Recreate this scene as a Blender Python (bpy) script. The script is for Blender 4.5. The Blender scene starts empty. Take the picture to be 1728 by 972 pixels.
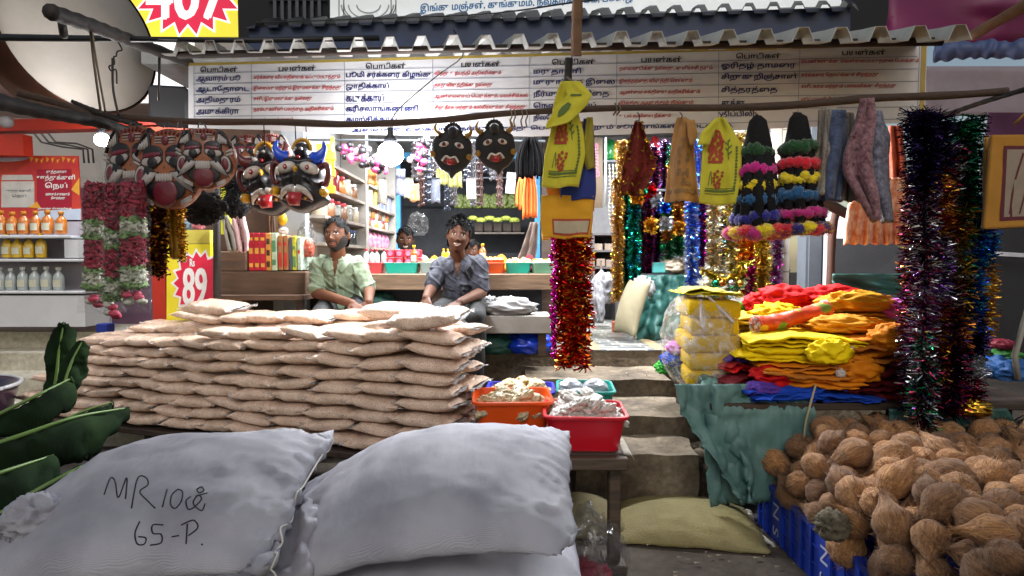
import bpy, math, random
import numpy as np
from mathutils import Vector, Matrix, Euler
from mathutils.bvhtree import BVHTree
from mathutils import noise as mnoise
rnd = random.Random(7); rng = np.random.RandomState(7)
SC = bpy.context.scene; COL = SC.collection
R = math.radians
# ------------------------------------------------------------------ camera, sky, sun, exposure
CAMZ, FPX, PITCH = 1.4, 1030.0, math.atan(46 / 1030.0)
cam = bpy.data.cameras.new('camera'); cam.sensor_width = 36; cam.lens = 36 * FPX / 1728.0; cam.clip_end = 300; cam.clip_start = .05
camo = bpy.data.objects.new('camera', cam); COL.objects.link(camo)
camo.location = (0, 0, CAMZ); camo.rotation_euler = (math.pi / 2 - PITCH, 0, 0); SC.camera = camo
world = bpy.data.worlds.new('World'); SC.world = world; world.use_nodes = True
wn = world.node_tree.nodes; wl = world.node_tree.links; wn.clear()
wo = wn.new('ShaderNodeOutputWorld'); wb = wn.new('ShaderNodeBackground'); ws = wn.new('ShaderNodeTexSky')
ws.sky_type = 'NISHITA'; ws.sun_disc = False; ws.sun_elevation = R(40); ws.sun_rotation = R(168)
wb.inputs['Strength'].default_value = 0.048
wx = wn.new('ShaderNodeMix'); wx.data_type = 'RGBA'; wx.blend_type = 'MULTIPLY'; wx.inputs[0].default_value = 1; wx.inputs[7].default_value = (1.15, 1.0, .80, 1); wl.new(ws.outputs[0], wx.inputs[6]); wl.new(wx.outputs[2], wb.inputs[0]); wl.new(wb.outputs[0], wo.inputs[0])
sun = bpy.data.lights.new('sun', 'SUN'); sun.energy = 0.34; sun.angle = R(24); sun.color = (1, .97, .95)
suno = bpy.data.objects.new('sun', sun); COL.objects.link(suno); suno.rotation_euler = (R(50), 0, R(-12))
SC.view_settings.view_transform = 'Standard'; SC.view_settings.look = 'None'
SC.view_settings.exposure = 1.08; SC.view_settings.gamma = 1; SC.view_settings.use_curve_mapping = False
SC.render.engine = 'CYCLES'; SC.cycles.use_denoising = True; SC.cycles.max_bounces = 8; SC.cycles.transparent_max_bounces = 12
SC.cycles.sample_clamp_indirect = 6; SC.cycles.caustics_reflective = False; SC.cycles.caustics_refractive = False

# ------------------------------------------------------------------ pixels of a 1728x972 layout to points
CA, SA = math.cos(PITCH), math.sin(PITCH)
def ray(px, py):
    u = (px - 864) / FPX; v = (486 - py) / FPX
    return np.array([u, CA + v * SA, -SA + v * CA])
def W(px, py, d):
    r = ray(px, py); return np.array([0, 0, CAMZ]) + r * (d / r[1])
def WZ(px, py, z):
    r = ray(px, py); return np.array([0, 0, CAMZ]) + r * ((z - CAMZ) / r[2])
def onplane(p0, n):
    p0 = np.array(p0, float); n = np.array(n, float); n /= np.linalg.norm(n); o = np.array([0, 0, CAMZ])
    def f(px, py, off=0.0):
        r = ray(px, py); t = ((p0 + n * off - o) @ n) / (r @ n); return o + r * t
    f.n = n; return f
def plane3(a, b, c):
    n = np.cross(b - a, c - a); n /= np.linalg.norm(n)
    if n[1] > 0: n = -n
    return onplane(a, n)

# ------------------------------------------------------------------ materials
def C(h, k=1.0):
    h = h.lstrip('#'); o = []
    for i in (0, 2, 4):
        c = int(h[i:i + 2], 16) / 255; o.append((c / 12.92 if c <= .04045 else ((c + .055) / 1.055) ** 2.4) * k)
    return tuple(o)
_M = {}
def nodes_of(name):
    m = bpy.data.materials.new(name); m.use_nodes = True
    n = m.node_tree.nodes; l = m.node_tree.links
    return m, n, l, n['Principled BSDF']
def ramp(n, stops):
    r = n.new('ShaderNodeValToRGB'); e = r.color_ramp.elements
    while len(e) < len(stops): e.new(.5)
    for k, (p, c) in enumerate(stops): e[k].position = p; e[k].color = (*c, 1)
    return r
def M(name, col, rough=.7, metal=0, var=.15, vs=7, bump=0, bs=60, coat=0, emit=0, ecol=None, stretch=None, spec=.5, sheen=0, trans=0, alpha=1, hue=None):
    if name in _M: return _M[name]
    m, n, l, b = nodes_of(name)
    if isinstance(col, str): col = C(col)
    tc = n.new('ShaderNodeTexCoord'); src = tc.outputs['Object']
    if stretch:
        mp = n.new('ShaderNodeMapping'); mp.inputs['Scale'].default_value = stretch; l.new(src, mp.inputs[0]); src = mp.outputs[0]
    t = n.new('ShaderNodeTexNoise'); t.inputs['Scale'].default_value = vs; t.inputs['Detail'].default_value = 6; t.inputs['Roughness'].default_value = .65
    l.new(src, t.inputs['Vector'])
    c0 = tuple(x * (1 - var) for x in col); c1 = tuple(min(1, x * (1 + var)) for x in col)
    if hue is not None: c1 = C(hue) if isinstance(hue, str) else hue
    r = ramp(n, [(.3, c0), (.7, c1)]); l.new(t.outputs[0], r.inputs[0]); l.new(r.outputs[0], b.inputs['Base Color'])
    b.inputs['Roughness'].default_value = rough; b.inputs['Metallic'].default_value = metal
    b.inputs['Specular IOR Level'].default_value = spec
    b.inputs['Coat Weight'].default_value = coat; b.inputs['Coat Roughness'].default_value = .12
    if sheen: b.inputs['Sheen Weight'].default_value = sheen
    if trans: b.inputs['Transmission Weight'].default_value = trans
    if emit: b.inputs['Emission Color'].default_value = (*(ecol or col), 1); b.inputs['Emission Strength'].default_value = emit
    if bump:
        t2 = n.new('ShaderNodeTexNoise'); t2.inputs['Scale'].default_value = bs; t2.inputs['Detail'].default_value = 4; l.new(src, t2.inputs['Vector'])
        bp = n.new('ShaderNodeBump'); bp.inputs['Strength'].default_value = bump; bp.inputs['Distance'].default_value = .01
        l.new(t2.outputs[0], bp.inputs['Height']); l.new(bp.outputs[0], b.inputs['Normal'])
    _M[name] = m; return m
def glow(name, col, s):
    if name in _M: return _M[name]
    m, n, l, b = nodes_of(name); c = C(col) if isinstance(col, str) else col
    b.inputs['Base Color'].default_value = (*c, 1); b.inputs['Emission Color'].default_value = (*c, 1); b.inputs['Emission Strength'].default_value = s
    _M[name] = m; return m
def wood(name, c0, c1, sc=(3, 30, 30), rough=.65):
    if name in _M: return _M[name]
    m, n, l, b = nodes_of(name)
    tc = n.new('ShaderNodeTexCoord'); mp = n.new('ShaderNodeMapping'); mp.inputs['Scale'].default_value = sc; l.new(tc.outputs['Object'], mp.inputs[0])
    t = n.new('ShaderNodeTexNoise'); t.inputs['Scale'].default_value = 1.6; t.inputs['Detail'].default_value = 8; t.inputs['Distortion'].default_value = .6; l.new(mp.outputs[0], t.inputs[0])
    r = ramp(n, [(.25, C(c0)), (.75, C(c1))]); l.new(t.outputs[0], r.inputs[0]); l.new(r.outputs[0], b.inputs['Base Color'])
    bp = n.new('ShaderNodeBump'); bp.inputs['Strength'].default_value = .35; bp.inputs['Distance'].default_value = .008; l.new(t.outputs[0], bp.inputs['Height']); l.new(bp.outputs[0], b.inputs['Normal'])
    b.inputs['Roughness'].default_value = rough; _M[name] = m; return m
def concrete(name, c0, c1, c2, big=1.2, fine=26, bump=.5, rough=.9):
    if name in _M: return _M[name]
    m, n, l, b = nodes_of(name); tc = n.new('ShaderNodeTexCoord')
    a = n.new('ShaderNodeTexNoise'); a.inputs['Scale'].default_value = big; a.inputs['Detail'].default_value = 9; a.inputs['Roughness'].default_value = .7; l.new(tc.outputs['Object'], a.inputs[0])
    f = n.new('ShaderNodeTexNoise'); f.inputs['Scale'].default_value = fine; f.inputs['Detail'].default_value = 8; l.new(tc.outputs['Object'], f.inputs[0])
    r = ramp(n, [(.32, C(c0)), (.52, C(c1)), (.72, C(c2))]); l.new(a.outputs[0], r.inputs[0])
    mx = n.new('ShaderNodeMix'); mx.data_type = 'RGBA'; mx.blend_type = 'OVERLAY'; mx.inputs[0].default_value = .55
    l.new(r.outputs[0], mx.inputs[6]); l.new(f.outputs[0], mx.inputs[7]); l.new(mx.outputs[2], b.inputs['Base Color'])
    bp = n.new('ShaderNodeBump'); bp.inputs['Strength'].default_value = bump; bp.inputs['Distance'].default_value = .012; l.new(f.outputs[0], bp.inputs['Height']); l.new(bp.outputs[0], b.inputs['Normal'])
    b.inputs['Roughness'].default_value = rough; _M[name] = m; return m
def film(name, tint=(1, 1, 1), dens=.2, bs=30, rough=.08, bump=.8, base=.12):
    """thin clear plastic film: mostly see-through, with wrinkled gloss"""
    if name in _M: return _M[name]
    m, n, l, b = nodes_of(name); out = n['Material Output']
    tr = n.new('ShaderNodeBsdfTransparent'); tr.inputs[0].default_value = (*tint, 1)
    b.inputs['Base Color'].default_value = (base, base, base, 1); b.inputs['Roughness'].default_value = rough; b.inputs['Specular IOR Level'].default_value = 1
    t = n.new('ShaderNodeTexNoise'); t.inputs['Scale'].default_value = bs; t.inputs['Detail'].default_value = 3; t.inputs['Distortion'].default_value = 1.5
    tc = n.new('ShaderNodeTexCoord'); l.new(tc.outputs['Object'], t.inputs[0])
    bp = n.new('ShaderNodeBump'); bp.inputs['Strength'].default_value = bump; bp.inputs['Distance'].default_value = .02; l.new(t.outputs[0], bp.inputs['Height'])
    l.new(bp.outputs[0], b.inputs['Normal'])
    rp = ramp(n, [(.45, (dens * .4,) * 3), (.75, (min(1, dens * 2.2),) * 3)]); l.new(t.outputs[0], rp.inputs[0])
    mx = n.new('ShaderNodeMixShader'); l.new(rp.outputs[0], mx.inputs[0]); l.new(tr.outputs[0], mx.inputs[1]); l.new(b.outputs[0], mx.inputs[2]); l.new(mx.outputs[0], out.inputs[0])
    _M[name] = m; return m

# ------------------------------------------------------------------ objects
def tag(o, label, cat, group=None, kind=None):
    if label: o['label'] = label
    if cat: o['category'] = cat
    if group: o['group'] = group
    if kind: o['kind'] = kind
    return o
def thing(name, loc, label, cat, group=None):
    o = bpy.data.objects.new(name, None); COL.objects.link(o); o.location = tuple(loc); o.empty_display_size = .05
    return tag(o, label, cat, group)
def wloc(o):
    v = np.zeros(3)
    while o is not None: v = v + np.array(o.location); o = o.parent
    return v
def rotm(rx=0, ry=0, rz=0): return np.array(Euler((R(rx), R(ry), R(rz))).to_matrix())
class MB:
    def __init__(s): s.v = []; s.f = []; s.m = []; s.n = 0
    def add(s, V, F, mi=0):
        V = np.asarray(V, float); s.v.append(V); n = s.n
        s.f.extend([tuple(int(i) + n for i in f) for f in F]); s.m.extend([mi] * len(F)); s.n += len(V); return s
    def box(s, x0, x1, y0, y1, z0, z1, mi=0, rot=None, c=None):
        V = np.array([[x, y, z] for z in (z0, z1) for y in (y0, y1) for x in (x0, x1)], float)
        if rot is not None:
            c = V.mean(0) if c is None else np.array(c); V = (V - c) @ rot.T + c
        return s.add(V, [(0, 2, 3, 1), (4, 5, 7, 6), (0, 1, 5, 4), (2, 6, 7, 3), (0, 4, 6, 2), (1, 3, 7, 5)], mi)
    def bbox(s, c, sz, rot=None, bev=.01, mi=0):
        """box with chamfered edges"""
        sx, sy, sz_ = [a / 2 for a in sz]; b = min(bev, sx * .45, sy * .45, sz_ * .45); V = []; F = []
        for X in (-1, 1):
            for Y in (-1, 1):
                for Z in (-1, 1):
                    V += [(X * sx, Y * (sy - b), Z * (sz_ - b)), (X * (sx - b), Y * sy, Z * (sz_ - b)), (X * (sx - b), Y * (sy - b), Z * sz_)]
        i = lambda X, Y, Z, k: (((X > 0) * 2 + (Y > 0)) * 2 + (Z > 0)) * 3 + k
        for a in (-1, 1):
            F.append([i(a, -1, -1, 0), i(a, 1, -1, 0), i(a, 1, 1, 0), i(a, -1, 1, 0)]); F.append([i(-1, a, -1, 1), i(1, a, -1, 1), i(1, a, 1, 1), i(-1, a, 1, 1)]); F.append([i(-1, -1, a, 2), i(1, -1, a, 2), i(1, 1, a, 2), i(-1, 1, a, 2)])
            for b2 in (-1, 1):
                F.append([i(a, b2, -1, 0), i(a, b2, 1, 0), i(a, b2, 1, 1), i(a, b2, -1, 1)]); F.append([i(a, -1, b2, 0), i(a, 1, b2, 0), i(a, 1, b2, 2), i(a, -1, b2, 2)]); F.append([i(-1, a, b2, 1), i(1, a, b2, 1), i(1, a, b2, 2), i(-1, a, b2, 2)])
                for c3 in (-1, 1): F.append([i(a, b2, c3, 0), i(a, b2, c3, 1), i(a, b2, c3, 2)])
        V = np.array(V, float); F2 = []
        for f in F:
            p = V[f]; nn = np.cross(p[1] - p[0], p[2] - p[0]); F2.append(tuple(f) if nn @ p.mean(0) > 0 else tuple(f[::-1]))
        if rot is not None: V = V @ np.asarray(rot).T
        return s.add(V + np.asarray(c), F2, mi)
    def tube(s, pts, r, n=8, mi=0, cap=True, flat=1.0):
        P = np.asarray(pts, float); k = len(P); r = np.full(k, r, float) if np.isscalar(r) else np.asarray(r, float)
        T = np.gradient(P, axis=0); T /= np.linalg.norm(T, axis=1)[:, None] + 1e-12
        up = np.array([0, 0, 1.]) if abs(T[0][2]) < .9 else np.array([1., 0, 0]); V = []
        u = np.cross(up, T[0]); u /= np.linalg.norm(u)
        for i in range(k):
            u = u - T[i] * (u @ T[i]); u /= np.linalg.norm(u) + 1e-12; w = np.cross(T[i], u)
            a = np.linspace(0, 2 * np.pi, n, endpoint=False)
            V.append(P[i] + r[i] * (np.cos(a)[:, None] * u + flat * np.sin(a)[:, None] * w))
        V = np.concatenate(V); F = []
        for i in range(k - 1):
            for j in range(n): F.append((i * n + j, i * n + (j + 1) % n, (i + 1) * n + (j + 1) % n, (i + 1) * n + j))
        if cap: F.append(tuple(range(n))[::-1]); F.append(tuple(range((k - 1) * n, k * n)))
        return s.add(V, F, mi)
    def lathe(s, c, prof, n=20, mi=0, rot=None, sx=1, sy=1, cap=True):
        a = np.linspace(0, 2 * np.pi, n, endpoint=False); V = []; F = []; k = len(prof)
        for r, z in prof: V.append(np.stack([r * sx * np.cos(a), r * sy * np.sin(a), np.full(n, z)], 1))
        V = np.concatenate(V)
        for i in range(k - 1):
            for j in range(n): F.append((i * n + j, i * n + (j + 1) % n, (i + 1) * n + (j + 1) % n, (i + 1) * n + j))
        if cap: F.append(tuple(range(n))[::-1]); F.append(tuple(range((k - 1) * n, k * n)))
        if rot is not None: V = V @ np.asarray(rot).T
        return s.add(V + np.asarray(c), F, mi)
    def ball(s, c, r, nu=16, nv=10, mi=0, rot=None, fn=None):
        if np.isscalar(r): r = (r, r, r)
        th = np.linspace(0, np.pi, nv + 1); ph = np.linspace(0, 2 * np.pi, nu, endpoint=False)
        V = [(0, 0, 1.)] + [(math.sin(t) * math.cos(p), math.sin(t) * math.sin(p), math.cos(t)) for t in th[1:-1] for p in ph] + [(0, 0, -1.)]
        V = np.array(V); F = []
        for j in range(nu): F.append((0, 1 + j, 1 + (j + 1) % nu))
        for i in range(nv - 2):
            for j in range(nu): a = 1 + i * nu; F.append((a + j, a + nu + j, a + nu + (j + 1) % nu, a + (j + 1) % nu))
        a = 1 + (nv - 2) * nu; L = len(V) - 1
        for j in range(nu): F.append((a + j, L, a + (j + 1) % nu))
        if fn is not None: V = fn(V)
        V = V * np.asarray(r)
        if rot is not None: V = V @ np.asarray(rot).T
        return s.add(V + np.asarray(c), F, mi)
    def grid(s, P, mi=0, flip=False, wrap=False):
        P = np.asarray(P, float); a, b = P.shape[:2]; F = []
        for i in range(a - 1):
            for j in range(b - 1 + (1 if wrap else 0)):
                q = (i * b + j, i * b + (j + 1) % b, (i + 1) * b + (j + 1) % b, (i + 1) * b + j); F.append(q[::-1] if flip else q)
        return s.add(P.reshape(-1, 3), F, mi)
    def sheet(s, P, th=.003, mi=0):
        """a grid given thickness along its normals, edges closed"""
        P = np.asarray(P, float); a, b = P.shape[:2]
        n = np.cross(np.gradient(P, axis=0), np.gradient(P, axis=1)); n /= np.linalg.norm(n, axis=2)[..., None] + 1e-12
        A = (P + n * th / 2).reshape(-1, 3); B = (P - n * th / 2).reshape(-1, 3); k = a * b; F = []
        for i in range(a - 1):
            for j in range(b - 1):
                q = (i * b + j, (i + 1) * b + j, (i + 1) * b + j + 1, i * b + j + 1); F.append(q); F.append(tuple(x + k for x in q[::-1]))
        rim = [j for j in range(b)] + [i * b + b - 1 for i in range(1, a)] + [(a - 1) * b + j for j in range(b - 2, -1, -1)] + [i * b for i in range(a - 2, 0, -1)]
        for i in range(len(rim)): x, y = rim[i], rim[(i + 1) % len(rim)]; F.append((x, y, y + k, x + k))
        return s.add(np.concatenate([A, B]), F, mi)
    def prism(s, pts, d, mi=0):
        """closed outline extruded along vector d (an outline with its own thickness)"""
        P = np.asarray(pts, float); k = len(P); F = [tuple(range(k)), tuple(range(2 * k - 1, k - 1, -1))]
        F += [(i, i + k, (i + 1) % k + k, (i + 1) % k) for i in range(k)]
        return s.add(np.concatenate([P, P + np.asarray(d)]), F, mi)
    def build(s, name, mats, parent=None, smooth=True, origin=None, label=None, cat=None, group=None, kind=None):
        V = np.concatenate(s.v) if s.v else np.zeros((0, 3))
        if parent is not None: o0 = wloc(parent)
        elif origin is not None: o0 = np.asarray(origin, float)
        else: o0 = np.array([(V[:, 0].min() + V[:, 0].max()) / 2, (V[:, 1].min() + V[:, 1].max()) / 2, V[:, 2].min()])
        me = bpy.data.meshes.new(name); me.from_pydata((V - o0).tolist(), [], s.f)
        for m in (mats if isinstance(mats, (list, tuple)) else [mats]): me.materials.append(m)
        me.polygons.foreach_set('material_index', s.m)
        if smooth: me.polygons.foreach_set('use_smooth', [True] * len(s.f))
        me.update(); ob = bpy.data.objects.new(name, me); COL.objects.link(ob)
        if parent is not None: ob.parent = parent
        else: ob.location = tuple(o0)
        if smooth == 'auto': autosmooth(me)
        return tag(ob, label, cat, group, kind)
def autosmooth(me, ang=40):
    me.polygons.foreach_set('use_smooth', [True] * len(me.polygons))
    try: me.set_sharp_from_angle(angle=R(ang))
    except Exception: pass
def copy_tree(o, loc=None, rot=None, label=None):
    r = o.copy(); COL.objects.link(r)
    if loc is not None: r.location = tuple(loc)
    if rot is not None: r.rotation_euler = rot
    if label: r['label'] = label
    for ch in list(o.children):
        c = ch.copy(); COL.objects.link(c); c.parent = r
        for g in list(ch.children): e = g.copy(); COL.objects.link(e); e.parent = c
    return r
ORD = ['first', 'second', 'third', 'fourth', 'fifth', 'sixth', 'seventh', 'eighth', 'ninth', 'tenth', 'eleventh', 'twelfth']

# ------------------------------------------------------------------ lettering as meshes
_T = {}
def tam(s):
    o = []
    for ch in s:
        if ch in 'ெேை' and o: o.insert(len(o) - 1, ch)
        elif ch in 'ொோ' and o: o.insert(len(o) - 1, 'ெ' if ch == 'ொ' else 'ே'); o.append('ா')
        else: o.append(ch)
    return ''.join(o)
def text2d(s):
    if s in _T: return _T[s]
    c = bpy.data.curves.new('lettering', 'FONT'); c.body = tam(s); c.resolution_u = 3; c.offset = .004; o = bpy.data.objects.new('lettering', c)
    COL.objects.link(o); bpy.context.view_layer.update()
    me = bpy.data.meshes.new_from_object(o.evaluated_get(bpy.context.evaluated_depsgraph_get()))
    V = np.array([v.co[:] for v in me.vertices]).reshape(-1, 3)[:, :2]; F = [tuple(p.vertices) for p in me.polygons]
    bpy.data.objects.remove(o); bpy.data.curves.remove(c); bpy.data.meshes.remove(me)
    _T[s] = (V, F); return V, F
def text_px(mb, s, pl, x0, y, x1, h, y1=None, mi=0, off=.004, bold=0):
    """lettering fitted between x0 and x1 with its middle at y, on the plane pl"""
    V, F = text2d(s)
    if len(V) == 0: return
    a = V.min(0); b = V.max(0); U = (V - a) / (b - a)
    y1 = y if y1 is None else y1
    for k, (dx, dy) in enumerate([(0, 0), (bold, 0), (0, bold * .7)][:3 if bold else 1]):
        P = [pl(x0 + u * (x1 - x0) + dx, y + (y1 - y) * u + (.5 - w) * h + dy, off + .0004 * k) for u, w in U]; mb.add(P, F, mi)

# ------------------------------------------------------------------ cloth solver (position based), used for sacks, packets and drapes
def grid_batches(a, b, idx, stretch=1.0, shear=.6, bend=.15):
    out = []
    for dx, dy, k in ((1, 0, stretch), (0, 1, stretch), (1, 1, shear), (1, -1, shear), (2, 0, bend), (0, 2, bend)):
        I, J = np.meshgrid(np.arange(a), np.arange(b), indexing='ij'); I2 = I + dx; J2 = J + dy
        ok = (I2 < a) & (J2 >= 0) & (J2 < b)
        key = (I // max(dx, 1)) % 2 if dx else (J // dy) % 2
        for q in (0, 1):
            s = ok & (key == q)
            if s.any(): out.append((idx[I[s], J[s]], idx[I2[s], J2[s]], k))
    return out
def pbd(P, batches, steps=120, iters=8, g=-9.8, w=None, collide=None, tris=None, press=None, dt=1 / 60, damp=.97, rest=None):
    P = np.array(P, float); Q0 = P if rest is None else np.asarray(rest, float); X = P.copy(); w = np.ones(len(P)) if w is None else w
    B = [(i, j, np.linalg.norm(Q0[i] - Q0[j], axis=1), k, w[i] / (w[i] + w[j] + 1e-9), w[j] / (w[i] + w[j] + 1e-9)) for i, j, k in batches]
    free = (w > 0)[:, None]
    for st in range(steps):
        vel = (P - X) * damp; X = P.copy(); acc = np.zeros_like(P); acc[:, 2] = g
        if press is not None:
            a, b, c = P[tris[:, 0]], P[tris[:, 1]], P[tris[:, 2]]; n = np.cross(b - a, c - a) / 2
            vol = (a * np.cross(b, c)).sum() / 6; p = press(vol, st); N = np.zeros_like(P)
            for k in range(3):
                for q in range(3): N[:, k] += np.bincount(tris[:, q], n[:, k], len(P))
            acc += N * p
        P = P + (vel + acc * dt * dt) * free
        for _ in range(iters):
            for i, j, L, k, wi, wj in B:
                d = P[j] - P[i]; l = np.linalg.norm(d, axis=1) + 1e-9; c = ((l - L) / l * k)[:, None] * d
                P[i] += c * wi[:, None]; P[j] -= c * wj[:, None]
        if collide is not None: P = collide(P, X)
    return P
def pillow(Lx, Ly, a, b, vol, zmax=None, steps=130, K=4e5, seed=0, wob=.004, floor=True, g=-9.8, iters=8):
    """two sheets sewn along the edge and filled: a sack or packet lying on z = 0; returns verts, faces"""
    r = np.random.RandomState(seed); idx = np.arange(a * b).reshape(a, b); bot = idx + a * b
    bot[0, :] = idx[0, :]; bot[-1, :] = idx[-1, :]; bot[:, 0] = idx[:, 0]; bot[:, -1] = idx[:, -1]
    gx, gy = np.meshgrid(np.linspace(-Lx / 2, Lx / 2, a), np.linspace(-Ly / 2, Ly / 2, b), indexing='ij')
    base = np.stack([gx, gy, np.full_like(gx, .06)], 2).reshape(-1, 3); P = np.concatenate([base + [0, 0, .008], base - [0, 0, .008]])
    P[:, 2] += r.randn(len(P)) * wob; rest = np.concatenate([base, base])
    F = []
    for i in range(a - 1):
        for j in range(b - 1):
            F.append((idx[i, j], idx[i + 1, j], idx[i + 1, j + 1], idx[i, j + 1])); F.append((bot[i, j], bot[i, j + 1], bot[i + 1, j + 1], bot[i + 1, j]))
    used = sorted(set(x for f in F for x in f)); mp = np.full(2 * a * b, -1); mp[used] = np.arange(len(used))
    P = P[used]; rest = rest[used]; F = [tuple(mp[list(f)]) for f in F]
    tris = np.array([(f[0], f[1], f[2]) for f in F] + [(f[0], f[2], f[3]) for f in F])
    bt = [(mp[i], mp[j], k) for i, j, k in grid_batches(a, b, idx) + grid_batches(a, b, bot)]
    def press(v, st): return max(-.2, (vol - v) / vol) * K * (Lx * Ly / .6)
    def coll(P, X):
        if floor: P[:, 2] = np.maximum(P[:, 2], 0)
        if zmax: P[:, 2] = np.minimum(P[:, 2], zmax)
        return P
    P = pbd(P, bt, steps=steps, iters=iters, w=np.ones(len(P)), collide=coll, tris=tris, press=press, rest=rest, damp=.95, g=g)
    return P, F
def mesh_of(name, V, F, mats, smooth=True):
    me = bpy.data.meshes.new(name); me.from_pydata(np.asarray(V).tolist(), [], [tuple(int(i) for i in f) for f in F])
    for m in (mats if isinstance(mats, (list, tuple)) else [mats]): me.materials.append(m)
    if smooth: me.polygons.foreach_set('use_smooth', [True] * len(me.polygons))
    me.update(); return me
def box_collider(boxes, floor=None, r=.012):
    """push points out of axis-aligned boxes (x0,x1,y0,y1,z0,z1) through their nearest face"""
    def f(P, X):
        for x0, x1, y0, y1, z0, z1 in boxes:
            lo = np.array([x0, y0, z0]) - r; hi = np.array([x1, y1, z1]) + r
            ins = np.all((P > lo) & (P < hi), axis=1)
            if ins.any():
                q = P[ins]; d = np.stack([q[:, 0] - lo[0], hi[0] - q[:, 0], q[:, 1] - lo[1], hi[1] - q[:, 1], np.full(len(q), 9.), hi[2] - q[:, 2]], 1)
                k = d.argmin(1); ax = k // 2; val = np.where(k % 2 == 0, lo[ax], hi[ax]); q[np.arange(len(q)), ax] = val
                P[ins] = q; X[ins] = X[ins] * .3 + q * .7
        if floor is not None: P[:, 2] = np.maximum(P[:, 2], floor + r)
        return P
    return f
def cloth(P, pins=(), steps=120, iters=10, collide=None, bend=.1, damp=.97, rest=None, shear=.5, g=-9.8):
    a, b = P.shape[:2]; idx = np.arange(a * b).reshape(a, b); w = np.ones(a * b)
    for i, j in pins: w[idx[i, j]] = 0
    Q = pbd(P.reshape(-1, 3), grid_batches(a, b, idx, 1, shear, bend), steps=steps, iters=iters, w=w, collide=collide, damp=damp, rest=None if rest is None else rest.reshape(-1, 3), g=g)
    return Q.reshape(a, b, 3)
def crumple(G, amp, sc, seed=0):
    sc = np.ones(3) * sc
    G = np.asarray(G, float); n = np.cross(np.gradient(G, axis=0), np.gradient(G, axis=1)); n /= np.linalg.norm(n, axis=2)[..., None] + 1e-12
    d = np.array([[(1 - 2 * abs(mnoise.noise(Vector(p * sc + seed)))) ** 3 + .5 * (1 - 2 * abs(mnoise.noise(Vector(p * sc * 2.1 + seed)))) ** 3 - .4 for p in r] for r in G]); return G + n * (d * amp)[..., None]
def flatgrid(a, b, o, du, dv):
    u = np.linspace(0, 1, a)[:, None, None]; v = np.linspace(0, 1, b)[None, :, None]
    return np.asarray(o, float) + u * np.asarray(du, float) + v * np.asarray(dv, float)

# ------------------------------------------------------------------ one continuous body from rounded cones (union by voxel remesh)
def cone_mesh(mb, p0, r0, p1, r1, n=14):
    p0 = np.asarray(p0, float); p1 = np.asarray(p1, float); d = p1 - p0; L = np.linalg.norm(d)
    if L < 1e-5: return mb.ball(p0, max(r0, r1), n, n // 2 + 2)
    q = Vector(d).to_track_quat('Z', 'Y').to_matrix(); prof = [(r0 * math.sin(t), -r0 * math.cos(t)) for t in np.linspace(.02, math.pi / 2, 6)] + [(r1 * math.cos(t), L + r1 * math.sin(t)) for t in np.linspace(0, math.pi / 2 - .02, 6)]
    return mb.lathe(p0, prof, n, rot=np.array(q))
def union(mb, voxel, smooth=4, name='body', sf=.5):
    V = np.concatenate(mb.v); me = bpy.data.meshes.new('tmp'); me.from_pydata(V.tolist(), [], mb.f); o = bpy.data.objects.new('tmp', me); COL.objects.link(o)
    md = o.modifiers.new('r', 'REMESH'); md.mode = 'VOXEL'; md.voxel_size = voxel
    if smooth: ms = o.modifiers.new('s', 'SMOOTH'); ms.factor = sf; ms.iterations = smooth
    bpy.context.view_layer.update(); dg = bpy.context.evaluated_depsgraph_get()
    m2 = bpy.data.meshes.new_from_object(o.evaluated_get(dg)); v = np.empty(len(m2.vertices) * 3); m2.vertices.foreach_get('co', v)
    F = [tuple(p.vertices) for p in m2.polygons]; bpy.data.objects.remove(o); bpy.data.meshes.remove(me); bpy.data.meshes.remove(m2)
    return v.reshape(-1, 3), F
def vnormals(V, F):
    n = np.zeros_like(V); A = np.array([f[:3] for f in F]); fn = np.cross(V[A[:, 1]] - V[A[:, 0]], V[A[:, 2]] - V[A[:, 0]])
    for k in range(3):
        for q in range(3): n[:, k] += np.bincount(A[:, q], fn[:, k], len(V))
    return n / (np.linalg.norm(n, axis=1)[:, None] + 1e-12)
def wobble(V, F, amp, scale, seed=0, st=(1, 1, 1)):
    n = vnormals(V, F); st = np.array(st) * scale
    d = np.array([mnoise.fractal(Vector(p * st + seed), 1.0, 2.0, 3) for p in V]); return V + n * (d * amp)[:, None]
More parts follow.
